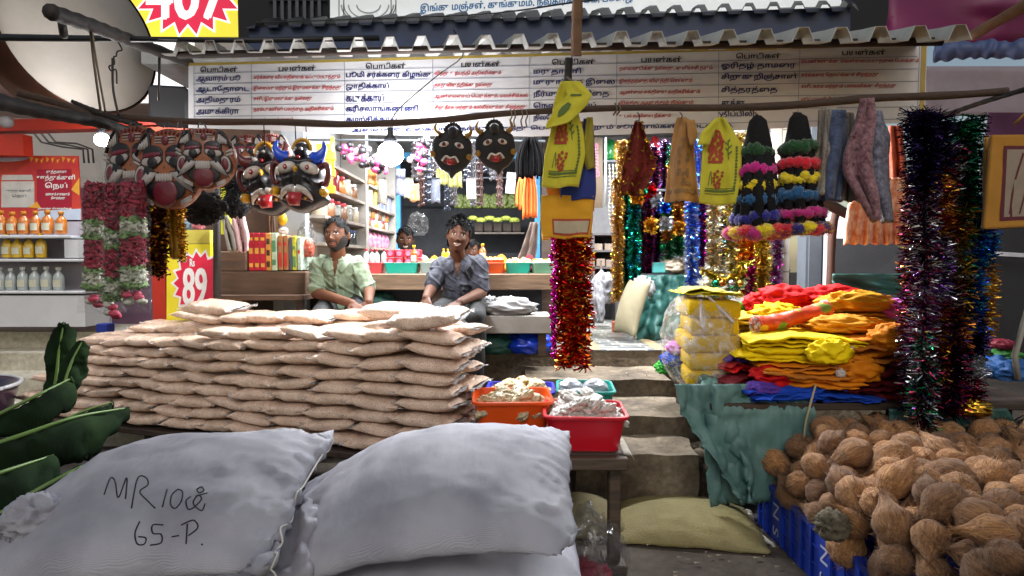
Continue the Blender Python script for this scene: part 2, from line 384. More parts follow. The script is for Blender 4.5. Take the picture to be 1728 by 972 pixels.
# ================================================================== setting: ground, steps, floor
GROUND = concrete('dusty_ground', '#3b322c', '#4f463d', '#6a5f54', big=.9, fine=22, bump=.7)
STEPM = concrete('step_concrete', '#2f2720', '#655949', '#8c826f', big=2.6, fine=30, bump=.6)
PALE = concrete('pale_concrete', '#8d8674', '#b2ac9b', '#c9c4b4', big=1.3, fine=22, bump=.3)
mb = MB(); n = 40; xs = np.sinh(np.linspace(-3.4, 3.4, n)) / np.sinh(3.4) * 70
P = np.array([[(x, y + 3, .012 * mnoise.noise(Vector((x * 1.7, y * 1.7, 0)))) for y in xs] for x in xs]); mb.grid(P)
mb.build('ground', GROUND, origin=(0, 0, 0), kind='structure')
FL = .70                                                     # shop floor height
def tilemat():
    m, n, l, b = nodes_of('mosaic_floor_tiles'); tc = n.new('ShaderNodeTexCoord')
    br = n.new('ShaderNodeTexBrick'); br.offset = .5; br.squash = 1.6; br.squash_frequency = 2
    for k, v in (('Color1', C('#8d8c85')), ('Color2', C('#515e6a')), ('Mortar', C('#bab7ad'))): br.inputs[k].default_value = (*v, 1)
    br.inputs['Scale'].default_value = 1; br.inputs['Mortar Size'].default_value = .008; br.inputs['Brick Width'].default_value = .15; br.inputs['Row Height'].default_value = .105; br.inputs['Bias'].default_value = -.1
    l.new(tc.outputs['Object'], br.inputs[0]); t = n.new('ShaderNodeTexNoise'); t.inputs['Scale'].default_value = 5; t.inputs['Detail'].default_value = 8; l.new(tc.outputs['Object'], t.inputs[0])
    mx = n.new('ShaderNodeMix'); mx.data_type = 'RGBA'; mx.blend_type = 'MULTIPLY'; r = ramp(n, [(.3, C('#b0a797')), (.65, (1, 1, 1))]); l.new(t.outputs[0], r.inputs[0]); mx.inputs[0].default_value = .8
    l.new(br.outputs[0], mx.inputs[6]); l.new(r.outputs[0], mx.inputs[7]); l.new(mx.outputs[2], b.inputs['Base Color']); b.inputs['Roughness'].default_value = .35; return m
MB().box(-3.2, 3.2, 4.74, 9.8, .15, FL - .004).build('shop_plinth', STEPM, smooth=False, kind='structure')
fo = MB().box(-3.2, 3.2, 4.735, 9.8, FL - .003, FL + .004).build('shop_floor', tilemat(), smooth=False, origin=(0, 0, 0), kind='structure')
TAN = M('tan_tile', '#a08c6c', .4, var=.2, vs=12)
sb = MB(); sb.box(.62, .70, 4.74, 6.9, FL + .004, FL + .007); sb.box(1.12, 1.22, 4.74, 6.4, FL + .004, FL + .007); sb.build('border_tile', TAN, fo, smooth=False)
def worn_box(mb, x0, x1, y0, y1, z0, z1, amp=.012, seed=0):
    nx, ny, nz = 24, 12, 6
    def face(f, a, b):
        P = np.array([[f(i / a, j / b) for j in range(b + 1)] for i in range(a + 1)], float)
        for i in range(a + 1):
            for j in range(b + 1):
                p = P[i, j]; P[i, j] = p + np.array([mnoise.noise(Vector(p * 5 + k * 9 + seed)) for k in range(3)]) * amp
        mb.grid(P)
    L = lambda t, a, b: a + (b - a) * t
    face(lambda u, v: (L(u, x0, x1), L(v, y0, y1), z1), nx, ny); face(lambda u, v: (L(u, x0, x1), y0, L(v, z0, z1)), nx, nz)
    face(lambda u, v: (x1, L(u, y0, y1), L(v, z0, z1)), ny, nz); face(lambda u, v: (x0, L(u, y0, y1), L(v, z0, z1)), ny, nz)
st = thing('entrance_steps', (.8, 4.2, 0), None, None); st['kind'] = 'structure'
for k, (x0, x1, y0, y1, z) in enumerate([(.1, 1.62, 4.2, 4.74, .576), (.1, 1.13, 3.66, 4.21, .458), (.35, 1.02, 3.3, 3.67, .343)]):
    mb = MB(); worn_box(mb, x0, x1, y0, y1, 0 if k else .1, z, .012 if k < 2 else .03, k * 7); mb.build('step', STEPM, st)
# neighbour shop plinth and its pale steps on the left
mb = MB(); mb.box(-9, -2.75, 5.6, 9.5, 0, .745); mb.box(-9, -2.75, 5.25, 5.61, 0, .60); mb.box(-9, -2.75, 4.9, 5.26, 0, .45); mb.box(-9, -2.75, 4.55, 4.91, 0, .30)
mb.build('neighbour_steps', PALE, smooth=False, kind='structure')
# ================================================================== shop shell
WALLW = M('whitewashed_wall', '#a9aaa8', .9, var=.12, vs=3, bump=.25, bs=40)
DARK = M('dark_back_wall', '#3a3c40', .9, var=.3, vs=4, bump=.2)
GREYP = M('grey_painted_steel', '#5e646b', .5, var=.12, vs=9)
MB().box(-1.92, -1.76, 4.9, 9.6, FL + .006, 2.93).build('shop_wall', WALLW, smooth=False, label='whitewashed side wall of the stall behind the shelves of jars', cat='wall')
MB().box(-2.75, 2.75, 9.6, 9.75, FL + .006, 3.0).build('shop_wall', DARK, smooth=False, label='dark rear wall of the stall behind the blue doorway', cat='wall')
MB().box(-2.9, 2.9, 4.85, 9.8, 2.94, 3.04).build('ceiling', M('stall_ceiling', '#8d8f90', .9), smooth=False, kind='structure')
def blockwall():
    m, n, l, b = nodes_of('white_block_wall'); tc = n.new('ShaderNodeTexCoord'); mp = n.new('ShaderNodeMapping'); mp.inputs['Rotation'].default_value = (R(90), 0, R(90)); l.new(tc.outputs['Object'], mp.inputs[0])
    br = n.new('ShaderNodeTexBrick'); 
    for k, v in (('Color1', C('#bdb9ae')), ('Color2', C('#a9a498')), ('Mortar', C('#7d7a70'))): br.inputs[k].default_value = (*v, 1)
    br.inputs['Scale'].default_value = 1; br.inputs['Mortar Size'].default_value = .006; br.inputs['Brick Width'].default_value = .4; br.inputs['Row Height'].default_value = .2
    l.new(mp.outputs[0], br.inputs[0]); l.new(br.outputs[0], b.inputs['Base Color']); b.inputs['Roughness'].default_value = .9; return m
BLK = blockwall()
MB().box(2.2, 2.36, 5.2, 8.6, FL + .006, 2.93).build('shop_wall', BLK, smooth=False, label='whitewashed block wall at the inner right of the stall', cat='wall')
MB().box(.62, 2.2, 7.6, 7.7, FL + .006, 2.93).build('shop_wall', M('grey_inner_wall', '#6b6a6c', .9, var=.2), smooth=False, label='grey inner wall behind the hanging tinsel garlands', cat='wall')
mb = MB(); mb.box(2.38, 2.52, 4.95, 5.1, FL - .5, 2.7); mb.box(2.40, 2.50, 4.935, 4.949, FL - .5, 2.7)
mb.build('steel_post', GREYP, smooth=False, label='grey steel box post at the right front corner of the stall', cat='post')
# blue door frame with dark store room behind
BLUE = M('sky_blue_paint', '#3f86b4', .45, var=.15, vs=10)
ft = thing('door_frame', (-.59, 8.0, FL), 'sky blue painted door frame behind the counter', 'door frame')
for x in (-1.49, .33): MB().box(x - .035, x + .035, 7.96, 8.04, FL + .006, 2.8).build('jamb', BLUE, ft, smooth=False)
MB().box(-1.453, .293, 7.96, 8.04, 2.72, 2.8).build('head_rail', BLUE, ft, smooth=False)
MB().box(.37, .62, 7.62, 7.68, FL + .006, 2.93).build('shop_wall', M('dark_panel', '#3b2c22', .7, var=.3, vs=9), smooth=False, label='brown panel beside the blue door frame', cat='wall')
BROWNP = M('brown_ply', '#4d3526', .7, var=.25, vs=6)
MB().box(-2.62, -1.925, 5.05, 5.12, .745, 2.75).build('shop_wall', BROWNP, smooth=False, label='brown plywood partition behind the incense boxes', cat='wall')
mb = MB(); mb.box(-1.80, -1.62, 4.80, 4.895, FL, 2.7); mb.build('corner_post', M('pale_grey_post', '#8f9396', .7, var=.1), smooth=False, label='pale grey square post beside the shelves of jars', cat='post')
# thin dark pole at the stall's left front
MB().tube([W(366, 560, 4.42), W(366, 400, 4.42), W(367, 205, 4.42)], .026, 10).build('pole', M('dark_pole', '#2b2624', .6, var=.2), label='thin dark upright pole at the left front of the stall', cat='pole')

# ================================================================== roof sheets
def corrugated(mb, L0, R0, L1, R1, n, h, wtop=.28, side=.14):
    """trapezoid ribs between front line L0-R0 and rear line L1-R1"""
    prof = []
    for k in range(n):
        for a, b in ((0, 0), (1 - wtop - 2 * side, 0), (1 - wtop - side, 1), (1 - side, 1)): prof.append(((k + a) / n, b))
    prof.append((1, 0)); rows = []
    for t in np.linspace(0, 1, 7):
        rows.append([(L0 + (R0 - L0) * u) * (1 - t) + (L1 + (R1 - L1) * u) * t + np.array([0, 0, h * w + .006 * mnoise.noise(Vector((u * 14, t * 3, 2)))]) for u, w in prof])
    mb.sheet(np.array(rows), .004)
RF = M('galvanised_roof_sheet', '#a5a5a0', .42, metal=.35, var=.2, vs=5, bump=.15, bs=12)
DKS = M('dark_roof_sheet', '#23262e', .5, metal=.2, var=.25, vs=5)
mb = MB(); corrugated(mb, W(272, 90, 3.55), W(1640, 66, 2.95), W(300, 100, 4.6), W(1500, 84, 4.1), 24, .068, .26, .16)
mb.build('roof_sheet', RF, smooth=False, label='galvanised corrugated awning sheet over the stall front', cat='roof sheet')
mb = MB(); mb.tube([W(300, 93, 3.75), W(800, 82, 3.52), W(1590, 70, 3.14)], .022, 8); mb.build('roof_purlin', M('dark_wood_bar', '#33241c', .8, var=.3), label='dark bar running under the galvanised awning sheet', cat='roof bar')
mb = MB(); corrugated(mb, W(412, 48, 4.62), W(1450, 18, 4.3), W(440, 41, 5.2), W(1440, 10, 5.05), 25, .05)
mb.build('roof_sheet', DKS, smooth=False, label='dark corrugated sheet above the blue fascia', cat='roof sheet')
BLF = M('navy_blue_fascia', '#172745', .5, var=.2, vs=6)
a, b = W(420, 44, 4.66), W(1435, 12, 4.36); mb = MB(); mb.prism([a, b, W(1435, 60, 4.36), W(420, 84, 4.66)], (0, .03, 0)); mb.build('fascia_board', BLF, smooth=False, label='navy blue fascia strip between the two roof sheets', cat='fascia')
# ================================================================== upper signs and buildings
UP = M('dark_upper_wall', '#14151a', .8, var=.3, vs=2)
MB().box(-2.6, 3.6, 5.9, 9.2, 3.3, 6.4).build('upper_wall', UP, smooth=False, label='dark upper storey wall over the stall behind the signs', cat='wall')
mb = MB()
for k in range(7): mb.box(-2.25 + k * .07, -2.22 + k * .07, 5.86, 5.897, 3.3, 4.2)
for k in range(4): mb.box(-2.3, -1.75, 5.86, 5.885, 3.45 + k * .2, 3.47 + k * .2)
mb.build('window_grille', M('grille_metal', '#3b3f49', .5), smooth=False, label='dark window grille above the dark corrugated sheet', cat='grille')
pl = onplane((0, 5.35, 3.5), (0, -1, 0)); sg = thing('shop_sign', pl(850, 40), 'pale shop sign with blue Tamil lettering above the awning', 'sign')
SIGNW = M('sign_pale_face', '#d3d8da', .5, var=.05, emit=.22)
SIGNB = M('sign_blue_ink', '#1f6fa8', .5, var=.05)
mb = MB(); q = [pl(557, 60), pl(1420, 50), pl(1420, -120), pl(557, -120)]; mb.prism(q, (0, .06, 0)); mb.build('panel', SIGNW, sg, smooth=False)
mb = MB(); text_px(mb, 'இங்கு மஞ்சள், குங்குமம், நவகிரக ஓமம், பூஜை', pl, 709, 15, 1068, 18, -4, off=.005, bold=.8); mb.build('lettering', SIGNB, sg, smooth=False)
GREYL = M('sign_grey_line', '#8f9a98', .6)
def arc_strip(mb, pl, cx, cy, r, a0, a1, w, off=.005, n=16, ry=None):
    ry = ry or r; P = []
    for t in np.linspace(R(a0), R(a1), n): P.append([pl(cx + (r - w / 2) * math.cos(t), cy - (ry - w / 2) * math.sin(t), off), pl(cx + (r + w / 2) * math.cos(t), cy - (ry + w / 2) * math.sin(t), off)])
    mb.grid(P)
mb = MB()
for r in (20, 34, 42, 46): arc_strip(mb, pl, 622, 8, r, 180, 360, 2.2, ry=r * .7)
for x in (572, 580, 660, 668): mb.grid([[pl(x - 1, -60, .005), pl(x + 1, -60, .005)], [pl(x - 1, 28, .005), pl(x + 1, 28, .005)]])
mb.build('ornament', GREYL, sg, smooth=False)
# backlit price hoarding
pl = onplane((0, 6.3, 3), (0, -1, 0)); sg = thing('price_hoarding', pl(330, 62), 'backlit yellow hoarding with red starburst price 407', 'hoarding')
mb = MB(); mb.prism([pl(150, 62), pl(462, 62), pl(462, -160), pl(150, -160)], (0, .1, 0)); mb.build('panel', glow('lit_yellow', '#e2d43a', .36), sg, smooth=False)
mb = MB(); mb.prism([pl(463, 42), pl(497, 42), pl(497, -160), pl(463, -160)], (0, .14, 0)); mb.build('side_strip', glow('lit_orange_red', '#f0501c', .36), sg, smooth=False)
def star(pl, cx, cy, ro, ri, n, off, ry=1.0, ph=0):
    return [pl(cx + (ro if k % 2 else ri) * math.cos(2 * math.pi * (k + ph) / (2 * n)), cy + ry * (ro if k % 2 else ri) * math.sin(2 * math.pi * (k + ph) / (2 * n)), off) for k in range(2 * n)]
def fan(mb, pts, mi=0):
    P = np.array(pts); c = P.mean(0); k = len(P); mb.add(np.vstack([P, c]), [(i, (i + 1) % k, k) for i in range(k)], mi)
mb = MB(); fan(mb, star(pl, 317, -22, 102, 78, 20, .004, .86)); mb.build('burst_outline', glow('lit_white', '#f4f2ee', .42), sg, smooth=False)
mb = MB(); fan(mb, star(pl, 317, -22, 94, 72, 20, .007, .86)); mb.build('burst', glow('lit_red', '#d61c46', .3), sg, smooth=False)
mb = MB(); text_px(mb, '407', pl, 246, -8, 380, 78, off=.01, bold=4); mb.build('numeral', glow('lit_white', '#f4f2ee', .42), sg, smooth=False)
pl = onplane((0, 6.25, 3), (0, -1, 0)); mb = MB(); mb.prism([pl(160, 172), pl(324, 172), pl(324, 64), pl(160, 64)], (0, .05, 0))
mb.build('light_panel', glow('lit_white_panel', '#eef0f2', .55), smooth=False, label='glowing white panel under the yellow price hoarding', cat='light panel')
mb = MB(); mb.bbox(W(292, 181, 4.7), (.27, .24, .27), rotm(0, 0, 12), .02); mb.build('speaker_box', M('black_box', '#1c1d22', .6), smooth=False, label='black speaker box under the glowing white panel', cat='speaker')
# big round sign drum
sg = thing('round_sign', W(150, 60, 4.6), 'large round grey sign drum with brown reflective rim, top left', 'sign')
c = W(140, 58, 4.55); Rz = rotm(90, 0, 0); Rz = rotm(0, 0, 66) @ rotm(-6, 0, 0) @ Rz
rd = .56
FACE = M('grey_sign_face', '#bcb6ae', .55, var=.1, vs=2.5)
mb = MB(); mb.lathe(c, [(rd * .2, .002), (rd * .985, .0), (rd * .985, -.01)], 48, rot=Rz); mb.build('face', FACE, sg)
RIM = M('brown_metal_rim', '#6b4a3c', .22, metal=.8, var=.35, vs=3, bump=.2, bs=5)
mb = MB(); mb.lathe(c, [(rd, .012), (rd + .012, .0), (rd + .012, -.30), (rd, -.33), (.02, -.335)], 48, rot=Rz, cap=False); mb.build('rim', RIM, sg)

# ================================================================== neighbour shop on the left
NW = M('neighbour_wall', '#b7b2b0', .85, var=.08, vs=2)
REDP = M('red_paint', '#c2331f', .5, var=.1)
MB().box(-22, -2.8, 9.3, 9.45, .2, 5).build('neighbour_wall', NW, smooth=False, label='white rear wall of the neighbouring shop', cat='wall')
MB().box(-4.65, -3.0, 6.3, 6.4, .745, 2.15).build('neighbour_wall', M('purple_panel', '#6d5064', .8, var=.15, vs=5), smooth=False, label='dull purple panel behind the flower garlands', cat='wall')
a = W(-60, 180, 6.2); mb = MB(); mb.prism([W(-80, 120, 5.0), W(120, 120, 5.0), W(330, 200, 7.5), W(-80, 200, 7.5)], (0, 0, .04)); mb.build('neighbour_ceiling', M('pinkish_ceiling', '#c0a9a4', .8), smooth=False, label='pinkish white soffit of the neighbouring shop', cat='soffit')
pl = onplane((0, 5.9, 2), (0, -1, 0)); fr = thing('red_portal', pl(100, 225), 'red painted beam and column of the neighbouring shop', 'shop front')
mb = MB(); mb.prism([pl(-160, 226), pl(330, 212), pl(330, 196), pl(60, 200), pl(-160, 205)], (0, .15, 0)); mb.build('beam', REDP, fr, smooth=False)
mb = MB(); mb.prism([pl(-120, 262), pl(40, 262), pl(38, 226), pl(-120, 228)], (0, .12, 0)); mb.build('column', REDP, fr, smooth=False)
mb = MB(); mb.prism([pl(185, 222), pl(318, 232), pl(318, 208), pl(185, 214)], (0, .05, -.0)); mb.build('orange_band', M('orange_paint', '#e0522a', .5), fr, smooth=False)
mb = MB(); p = W(14, 206, 5.6); mb.lathe(p, [(.05, 0), (.055, .05), (.04, .1), (.005, .105)], 16, rot=rotm(100, 0, 10)); mb.ball(p + [0, -.1, -.02], .022, 10, 8); mb.build('security_camera', M('camera_shell', '#8f8f90', .4), label='small grey security camera under the pinkish soffit', cat='camera')
mb = MB()
for k in range(3): mb.tube([W(55 + 12 * k, 222, 7.8), W(70 + 12 * k, 240, 7.8), W(105 + 12 * k, 248 - 3 * k, 7.8), W(140 + 8 * k, 252, 7.8), W(142 + 8 * k, 275, 7.8)], .012, 6)
mb.build('wall_cable', M('grey_cable', '#77757a', .6), label='grey cables looping on the white neighbouring wall', cat='cable')
# poster
pl = onplane((0, 6.1, 1.6), (0, -1, 0)); ps = thing('poster', pl(65, 370), 'red and orange ghee poster with white Tamil words', 'poster')
mb = MB(); mb.prism([pl(-90, 371), pl(137, 371), pl(131, 263), pl(-90, 262)], (0, .02, 0)); mb.build('sheet', M('poster_red', '#c4283a', .5, var=.1, hue='#d8502c', vs=3), ps, smooth=False)
mb = MB(); mb.grid([[pl(62, 352, .003), pl(62, 286, .003)], [pl(121, 352, .003), pl(121, 285, .003)]]); mb.build('inner_panel', M('poster_crimson', '#a51432', .5), ps, smooth=False)
mb = MB(); mb.grid([[pl(60, 371, .003), pl(60, 356, .003)], [pl(137, 371, .003), pl(137, 352, .003)]]); fan(mb, [pl(10 + 42 * math.cos(t), 264 + 9 * math.sin(t), .0035) for t in np.linspace(0, 2 * np.pi, 20)[:-1]]); mb.build('printed_pattern', M('poster_pale', '#c6d2e6', .5), ps, smooth=False)
mb = MB(); mb.grid([[pl(2, 350, .004), pl(2, 306, .004)], [pl(58, 350, .004), pl(58, 306, .004)]]); mb.grid([[pl(2, 304, .004), pl(4, 295, .004)], [pl(56, 304, .004), pl(54, 295, .004)]]); mb.build('printed_jar', M('poster_jar', '#c9c6c0', .5), ps, smooth=False)
mb = MB(); fan(mb, [pl(120, 320, .004), pl(134, 330, .004), pl(134, 300, .004)]); fan(mb, [pl(62, 340, .0045), pl(48, 350, .0045), pl(70, 352, .0045)])
for k in range(9): fan(mb, [pl(50 + k * 9, 264 + 3 * (k % 3), .004), pl(56 + k * 9, 266 + 2 * (k % 2), .004), pl(52 + k * 9, 274 + (k % 3), .004)])
mb.build('printed_ray', M('poster_yellow', '#e7a83a', .5), ps, smooth=False)
mb = MB()
for s, x0, y, x1, h in (('சுத்தமான', 78, 290, 112, 7), ('ஊத்துக்குளி', 62, 300, 126, 11), ('நெய்', 76, 314, 113, 13), ('மணமும் சுவையும்', 77, 327, 117, 5), ('நிறைந்தது', 86, 334, 110, 5), ('அனைத்து கிளைகளிலும்', 63, 352, 120, 4)): text_px(mb, s, pl, x0, y, x1, h, off=.006, bold=.6)
mb.build('lettering', M('poster_white', '#e8e6e2', .5), ps, smooth=False)
mb = MB(); text_px(mb, 'ஊத்துக்குளி', pl, 10, 322, 52, 6, off=.006); text_px(mb, 'நெய்', pl, 20, 331, 44, 7, off=.006); mb.build('jar_lettering', M('poster_ink', '#3b4a52', .5), ps, smooth=False)
# shelves of oil bottles
d = 5.35; sh = thing('bottle_shelf', W(40, 550, d), 'white display shelf of oil bottles in the neighbouring shop', 'shelf')
SHW = M('white_shelf', '#c9cbd0', .6, var=.05)
def shelf(px, py, dep=.36):
    p = W(px, py, d); return MB().bbox((p[0] - .75, d + dep / 2, p[2] - .012), (1.5, dep, .024), bev=.005)
for px, py in ((119, 397), (141, 437), (141, 491)): shelf(px, py).build('shelf_board', SHW, sh, smooth=False)
p = W(141, 552, d); mb = MB(); mb.box(p[0] - 1.5, p[0] - .005, d + .03, d + .36, p[2], W(0, 499, d)[2]); mb.build('base_cabinet', SHW, sh, smooth=False)
p = W(141, 437, d); mb = MB(); mb.box(p[0] - 1.5, p[0] - .02, d + .365, d + .385, p[2] - .6, p[2] + .35); mb.build('back_panel', M('shelf_back', '#a5a2ac', .7), sh, smooth=False)
mb = MB(); mb.box(p[0] - .18, p[0] - .02, d + .02, d + .34, W(0, 435, d)[2], W(0, 404, d)[2]); mb.build('white_carton', SHW, None, smooth=False, label='plain white carton on the middle shelf beside yellow oil bottles', cat='carton')
def bottle(px, py0, py1, col, cap, label, wpx=19, nm='oil_bottle', dd=None, lab=True, group='oil bottles on the white shelf'):
    dd = dd or d + .12; b = W(px, py0, dd); h = (py0 - py1) * dd / FPX * rnd.uniform(.92, 1.04); w = wpx * dd / FPX / 2 * rnd.uniform(.9, 1.02); b[0] += rnd.uniform(-.006, .006)
    t = thing(nm, b, label, 'bottle', group)
    mb = MB(); mb.lathe(b, [(w * .9, 0), (w, h * .04), (w, h * .55), (w * .8, h * .68), (w * .35, h * .78), (w * .33, h * .86)], 14, sy=.75); mb.build('bottle_body', col, t)
    mb = MB(); mb.lathe(b, [(w * .45, h * .86), (w * .45, h * .98), (w * .4, h)], 12); mb.build('cap', cap, t)
    if lab:
        a = np.linspace(R(230), R(310), 7); P = [[b + np.array([(w + .003) * math.cos(t_), (w * .75 + .003) * math.sin(t_), z]) for z in (h * .16, h * .46)] for t_ in a]; MB().grid(P).build('paper_label', M('paper_label', '#c9c9b4', .6), t)
    return t
OIL = M('amber_oil', '#c2701c', .12, var=.2, coat=1); OIL2 = M('yellow_oil', '#d2ab22', .12, var=.2, coat=1); OIL3 = M('clear_bottle', '#aab4b4', .12, var=.2, coat=1)
YC = M('yellow_cap', '#dfae20', .4); WC = M('white_cap', '#d8d8d4', .4); OC = M('orange_cap', '#d28a2a', .4)
for k, x in enumerate((3, 22, 42, 62, 82, 103)): bottle(x, 395, 354 + (k % 2), OIL, OC, f'amber oil bottle with pale label, {ORD[k]} from left on the top shelf')
for k, x in enumerate((12, 31, 50, 70)): bottle(x, 435, 395, OIL2, YC, f'yellow oil bottle with yellow cap, {ORD[k]} from left on the middle shelf')
for k, x in enumerate((1, 20, 40, 60, 80, 99)): bottle(x, 490, 450, OIL3, WC, f'clear bottle with white cap, {ORD[k]} from left on the lowest shelf')
# Rs 89 stand and red post
MB().box(*[W(244, 0, 5.0)[0], W(267, 0, 5.0)[0]], 5.0, 5.12, .3, W(0, 452, 5.0)[2] + .25).build('red_post', REDP, smooth=False, label='red post behind the maroon and gold garlands', cat='post')
pl = onplane((0, 4.75, 1.4), (0, -1, 0)); sg = thing('price_sign', pl(317, 522), 'yellow standing sign with red starburst reading Rs 89', 'sign')
YEL = M('sign_yellow', '#e3d52c', .5, var=.05)
mb = MB(); mb.prism([pl(281, 560), pl(357, 560), pl(355, 412), pl(281, 412)], (0, .12, 0)); mb.build('panel', YEL, sg, smooth=False)
mb = MB(); mb.prism([pl(300, 411), pl(354, 411), pl(354, 388), pl(305, 388)], (0, .1, 0)); mb.build('top_block', M('sign_olive', '#cdbf50', .5), sg, smooth=False)
mb = MB(); P = star(pl, 335, 478, 47, 38, 17, .004, 1.28); fan(mb, [np.array((min(q[0], pl(356, 0)[0]), q[1], q[2])) for q in P]); mb.build('burst_outline', M('sign_white', '#e6e6e6', .5), sg, smooth=False)
mb = MB(); P = star(pl, 335, 478, 42, 34, 17, .007, 1.28); fan(mb, [np.array((min(q[0], pl(355, 0)[0]), q[1], q[2])) for q in P]); mb.build('burst', M('sign_red', '#d31f42', .5), sg, smooth=False)
mb = MB(); text_px(mb, '89', pl, 308, 483, 347, 62, off=.01, bold=2.5); text_px(mb, 'Rs', pl, 320, 443, 328, 13, off=.01, bold=.8); mb.build('numeral', M('sign_white', '#e6e6e6', .5), sg, smooth=False)
# ================================================================== builders shared by the goods
def lump(mb, c, size, seed=0, crease=.18, sc=2.2, nu=40, nv=26, mi=0, rot=None, flat=True):
    """soft crumpled bag or cloth heap resting on its base: c is the base centre"""
    sx, sy, sz = np.array(size) / 2
    def fn(V):
        o = []
        for p in V:
            q = Vector(p * sc + seed * 3.1); a = 1 - abs(mnoise.noise(q)) * 2; b = mnoise.noise(q * 2.3)
            o.append(p * (1 + crease * (a - .6) + crease * .5 * b))
        o = np.array(o)
        if flat: o[:, 2] = np.where(o[:, 2] < -.72, -.72 + (o[:, 2] + .72) * .05, o[:, 2])
        return o
    return mb.ball(np.asarray(c) + [0, 0, sz * .75 if flat else 0], (sx, sy, sz), nu, nv, mi, rot, fn)
def rrect(w, d, r, n=5):
    P = []
    for cx, cy, a0 in ((w / 2 - r, d / 2 - r, 0), (-w / 2 + r, d / 2 - r, 90), (-w / 2 + r, -d / 2 + r, 180), (w / 2 - r, -d / 2 + r, 270)):
        for t in np.linspace(R(a0), R(a0 + 90), n): P.append((cx + r * math.cos(t), cy + r * math.sin(t)))
    return np.array(P)
def tub(c, w, d, h, mat, name, label, cat, flare=.86, rim=.014, group=None, rz=0, r=.04, parent=None, th=.006):
    c = np.asarray(c, float); mb = MB(); rings = []
    for k, o, z in ((flare, 0, 0), (flare, 0, .002), (flare + (1 - flare) * .9, 0, h * .88), (1, 0, h - rim), (1, 1.6 * rim, h - rim), (1, 1.8 * rim, h - rim * .3), (1, 1.4 * rim, h), (1, -th, h), (flare, -th, .012)):
        P = rrect(w * k + o, d * k + o, r); rings.append(np.column_stack([P @ rotm(0, 0, rz)[:2, :2].T, np.full(len(P), z)]) + c)
    mb.grid(np.array(rings), wrap=True); k = len(rings[0])
    mb.add(rings[-1], [tuple(range(k))]); mb.add(rings[0], [tuple(range(k))[::-1]])
    o = mb.build(name, mat, parent, origin=c, smooth='auto', label=label, cat=cat, group=group); return o
def spline(pts, n=24):
    P = np.asarray(pts, float); t = np.linspace(0, len(P) - 1, n); i = np.clip(t.astype(int), 0, len(P) - 2); f = (t - i)[:, None]
    p0 = P[np.clip(i - 1, 0, len(P) - 1)]; p1 = P[i]; p2 = P[i + 1]; p3 = P[np.clip(i + 2, 0, len(P) - 1)]
    return .5 * (2 * p1 + (p2 - p0) * f + (2 * p0 - 5 * p1 + 4 * p2 - p3) * f ** 2 + (3 * p1 - p0 - 3 * p2 + p3) * f ** 3)
def foil(name, col, rough=.22, metal=1): return M('foil_' + name, col, rough, metal=metal, var=.25, vs=30)
def tinsel(mb, path, rad, per_m, rng_, mi_of, wid=.004, length=1.0, droop=.25):
    P = np.asarray(path, float); seg = np.linalg.norm(np.diff(P, axis=0), axis=1); L = seg.sum(); n = int(per_m * L); cs = np.concatenate([[0], np.cumsum(seg)]) / L
    t = np.sort(rng_.rand(n)); base = np.stack([np.interp(t, cs, P[:, k]) for k in range(3)], 1)
    a = rng_.rand(n) * 2 * np.pi; dirn = np.stack([np.cos(a), np.sin(a), rng_.randn(n) * .35 - droop], 1); dirn /= np.linalg.norm(dirn, axis=1)[:, None]
    side = np.cross(dirn, rng_.randn(n, 3)); side /= np.linalg.norm(side, axis=1)[:, None]; ln = rad * (.65 + .5 * rng_.rand(n)) * length
    s1 = side * wid * .5; tip = base + dirn * ln[:, None]; midp = base + dirn * (ln * .5)[:, None] + rng_.randn(n, 3) * rad * .10
    tw = np.cross(dirn, side) * wid * .5 * rng_.choice([-1, 1], n)[:, None]
    V = np.stack([base - s1, base + s1, midp + s1 * .4 + tw, midp - s1 * .4 - tw, tip + s1, tip - s1], 1).reshape(-1, 3)
    F = []; mi = []
    for k in range(n):
        b = k * 6; F.append((b, b + 1, b + 2, b + 3)); F.append((b + 3, b + 2, b + 4, b + 5)); m_ = mi_of(t[k], rng_); mi += [m_, m_]
    n0 = mb.n; mb.v.append(V); mb.f.extend([tuple(i + n0 for i in f) for f in F]); mb.m.extend(mi); mb.n += len(V)
def garland(name, px, y0, y1, d, rpx, mats, label, per_m=1500, bands=None, mix=None, group='tinsel garlands', sway=.006, wid=.004, droop=.25, x1=None, seed=None, cat='garland'):
    r_ = np.random.RandomState(seed if seed is not None else int(px * 3 + y1)); x1 = px if x1 is None else x1; n = 14
    path = [W(px + (x1 - px) * k / (n - 1), y0 + (y1 - y0) * k / (n - 1), d) + [sway * r_.randn(), sway * r_.randn(), 0] for k in range(n)]
    mb = MB(); mb.tube(path, .004, 5)
    def mi_of(t, q):
        if bands:
            for k, (f, m_) in enumerate(bands):
                if t <= f: return m_ if not isinstance(m_, tuple) else m_[q.randint(len(m_))]
            return bands[-1][1] if not isinstance(bands[-1][1], tuple) else bands[-1][1][0]
        return q.randint(len(mats))
    tinsel(mb, path, rpx * d / FPX, per_m, r_, mi_of, wid=wid, droop=droop)
    return mb.build(name, mats, smooth=False, label=label, cat=cat, group=group, origin=path[-1])
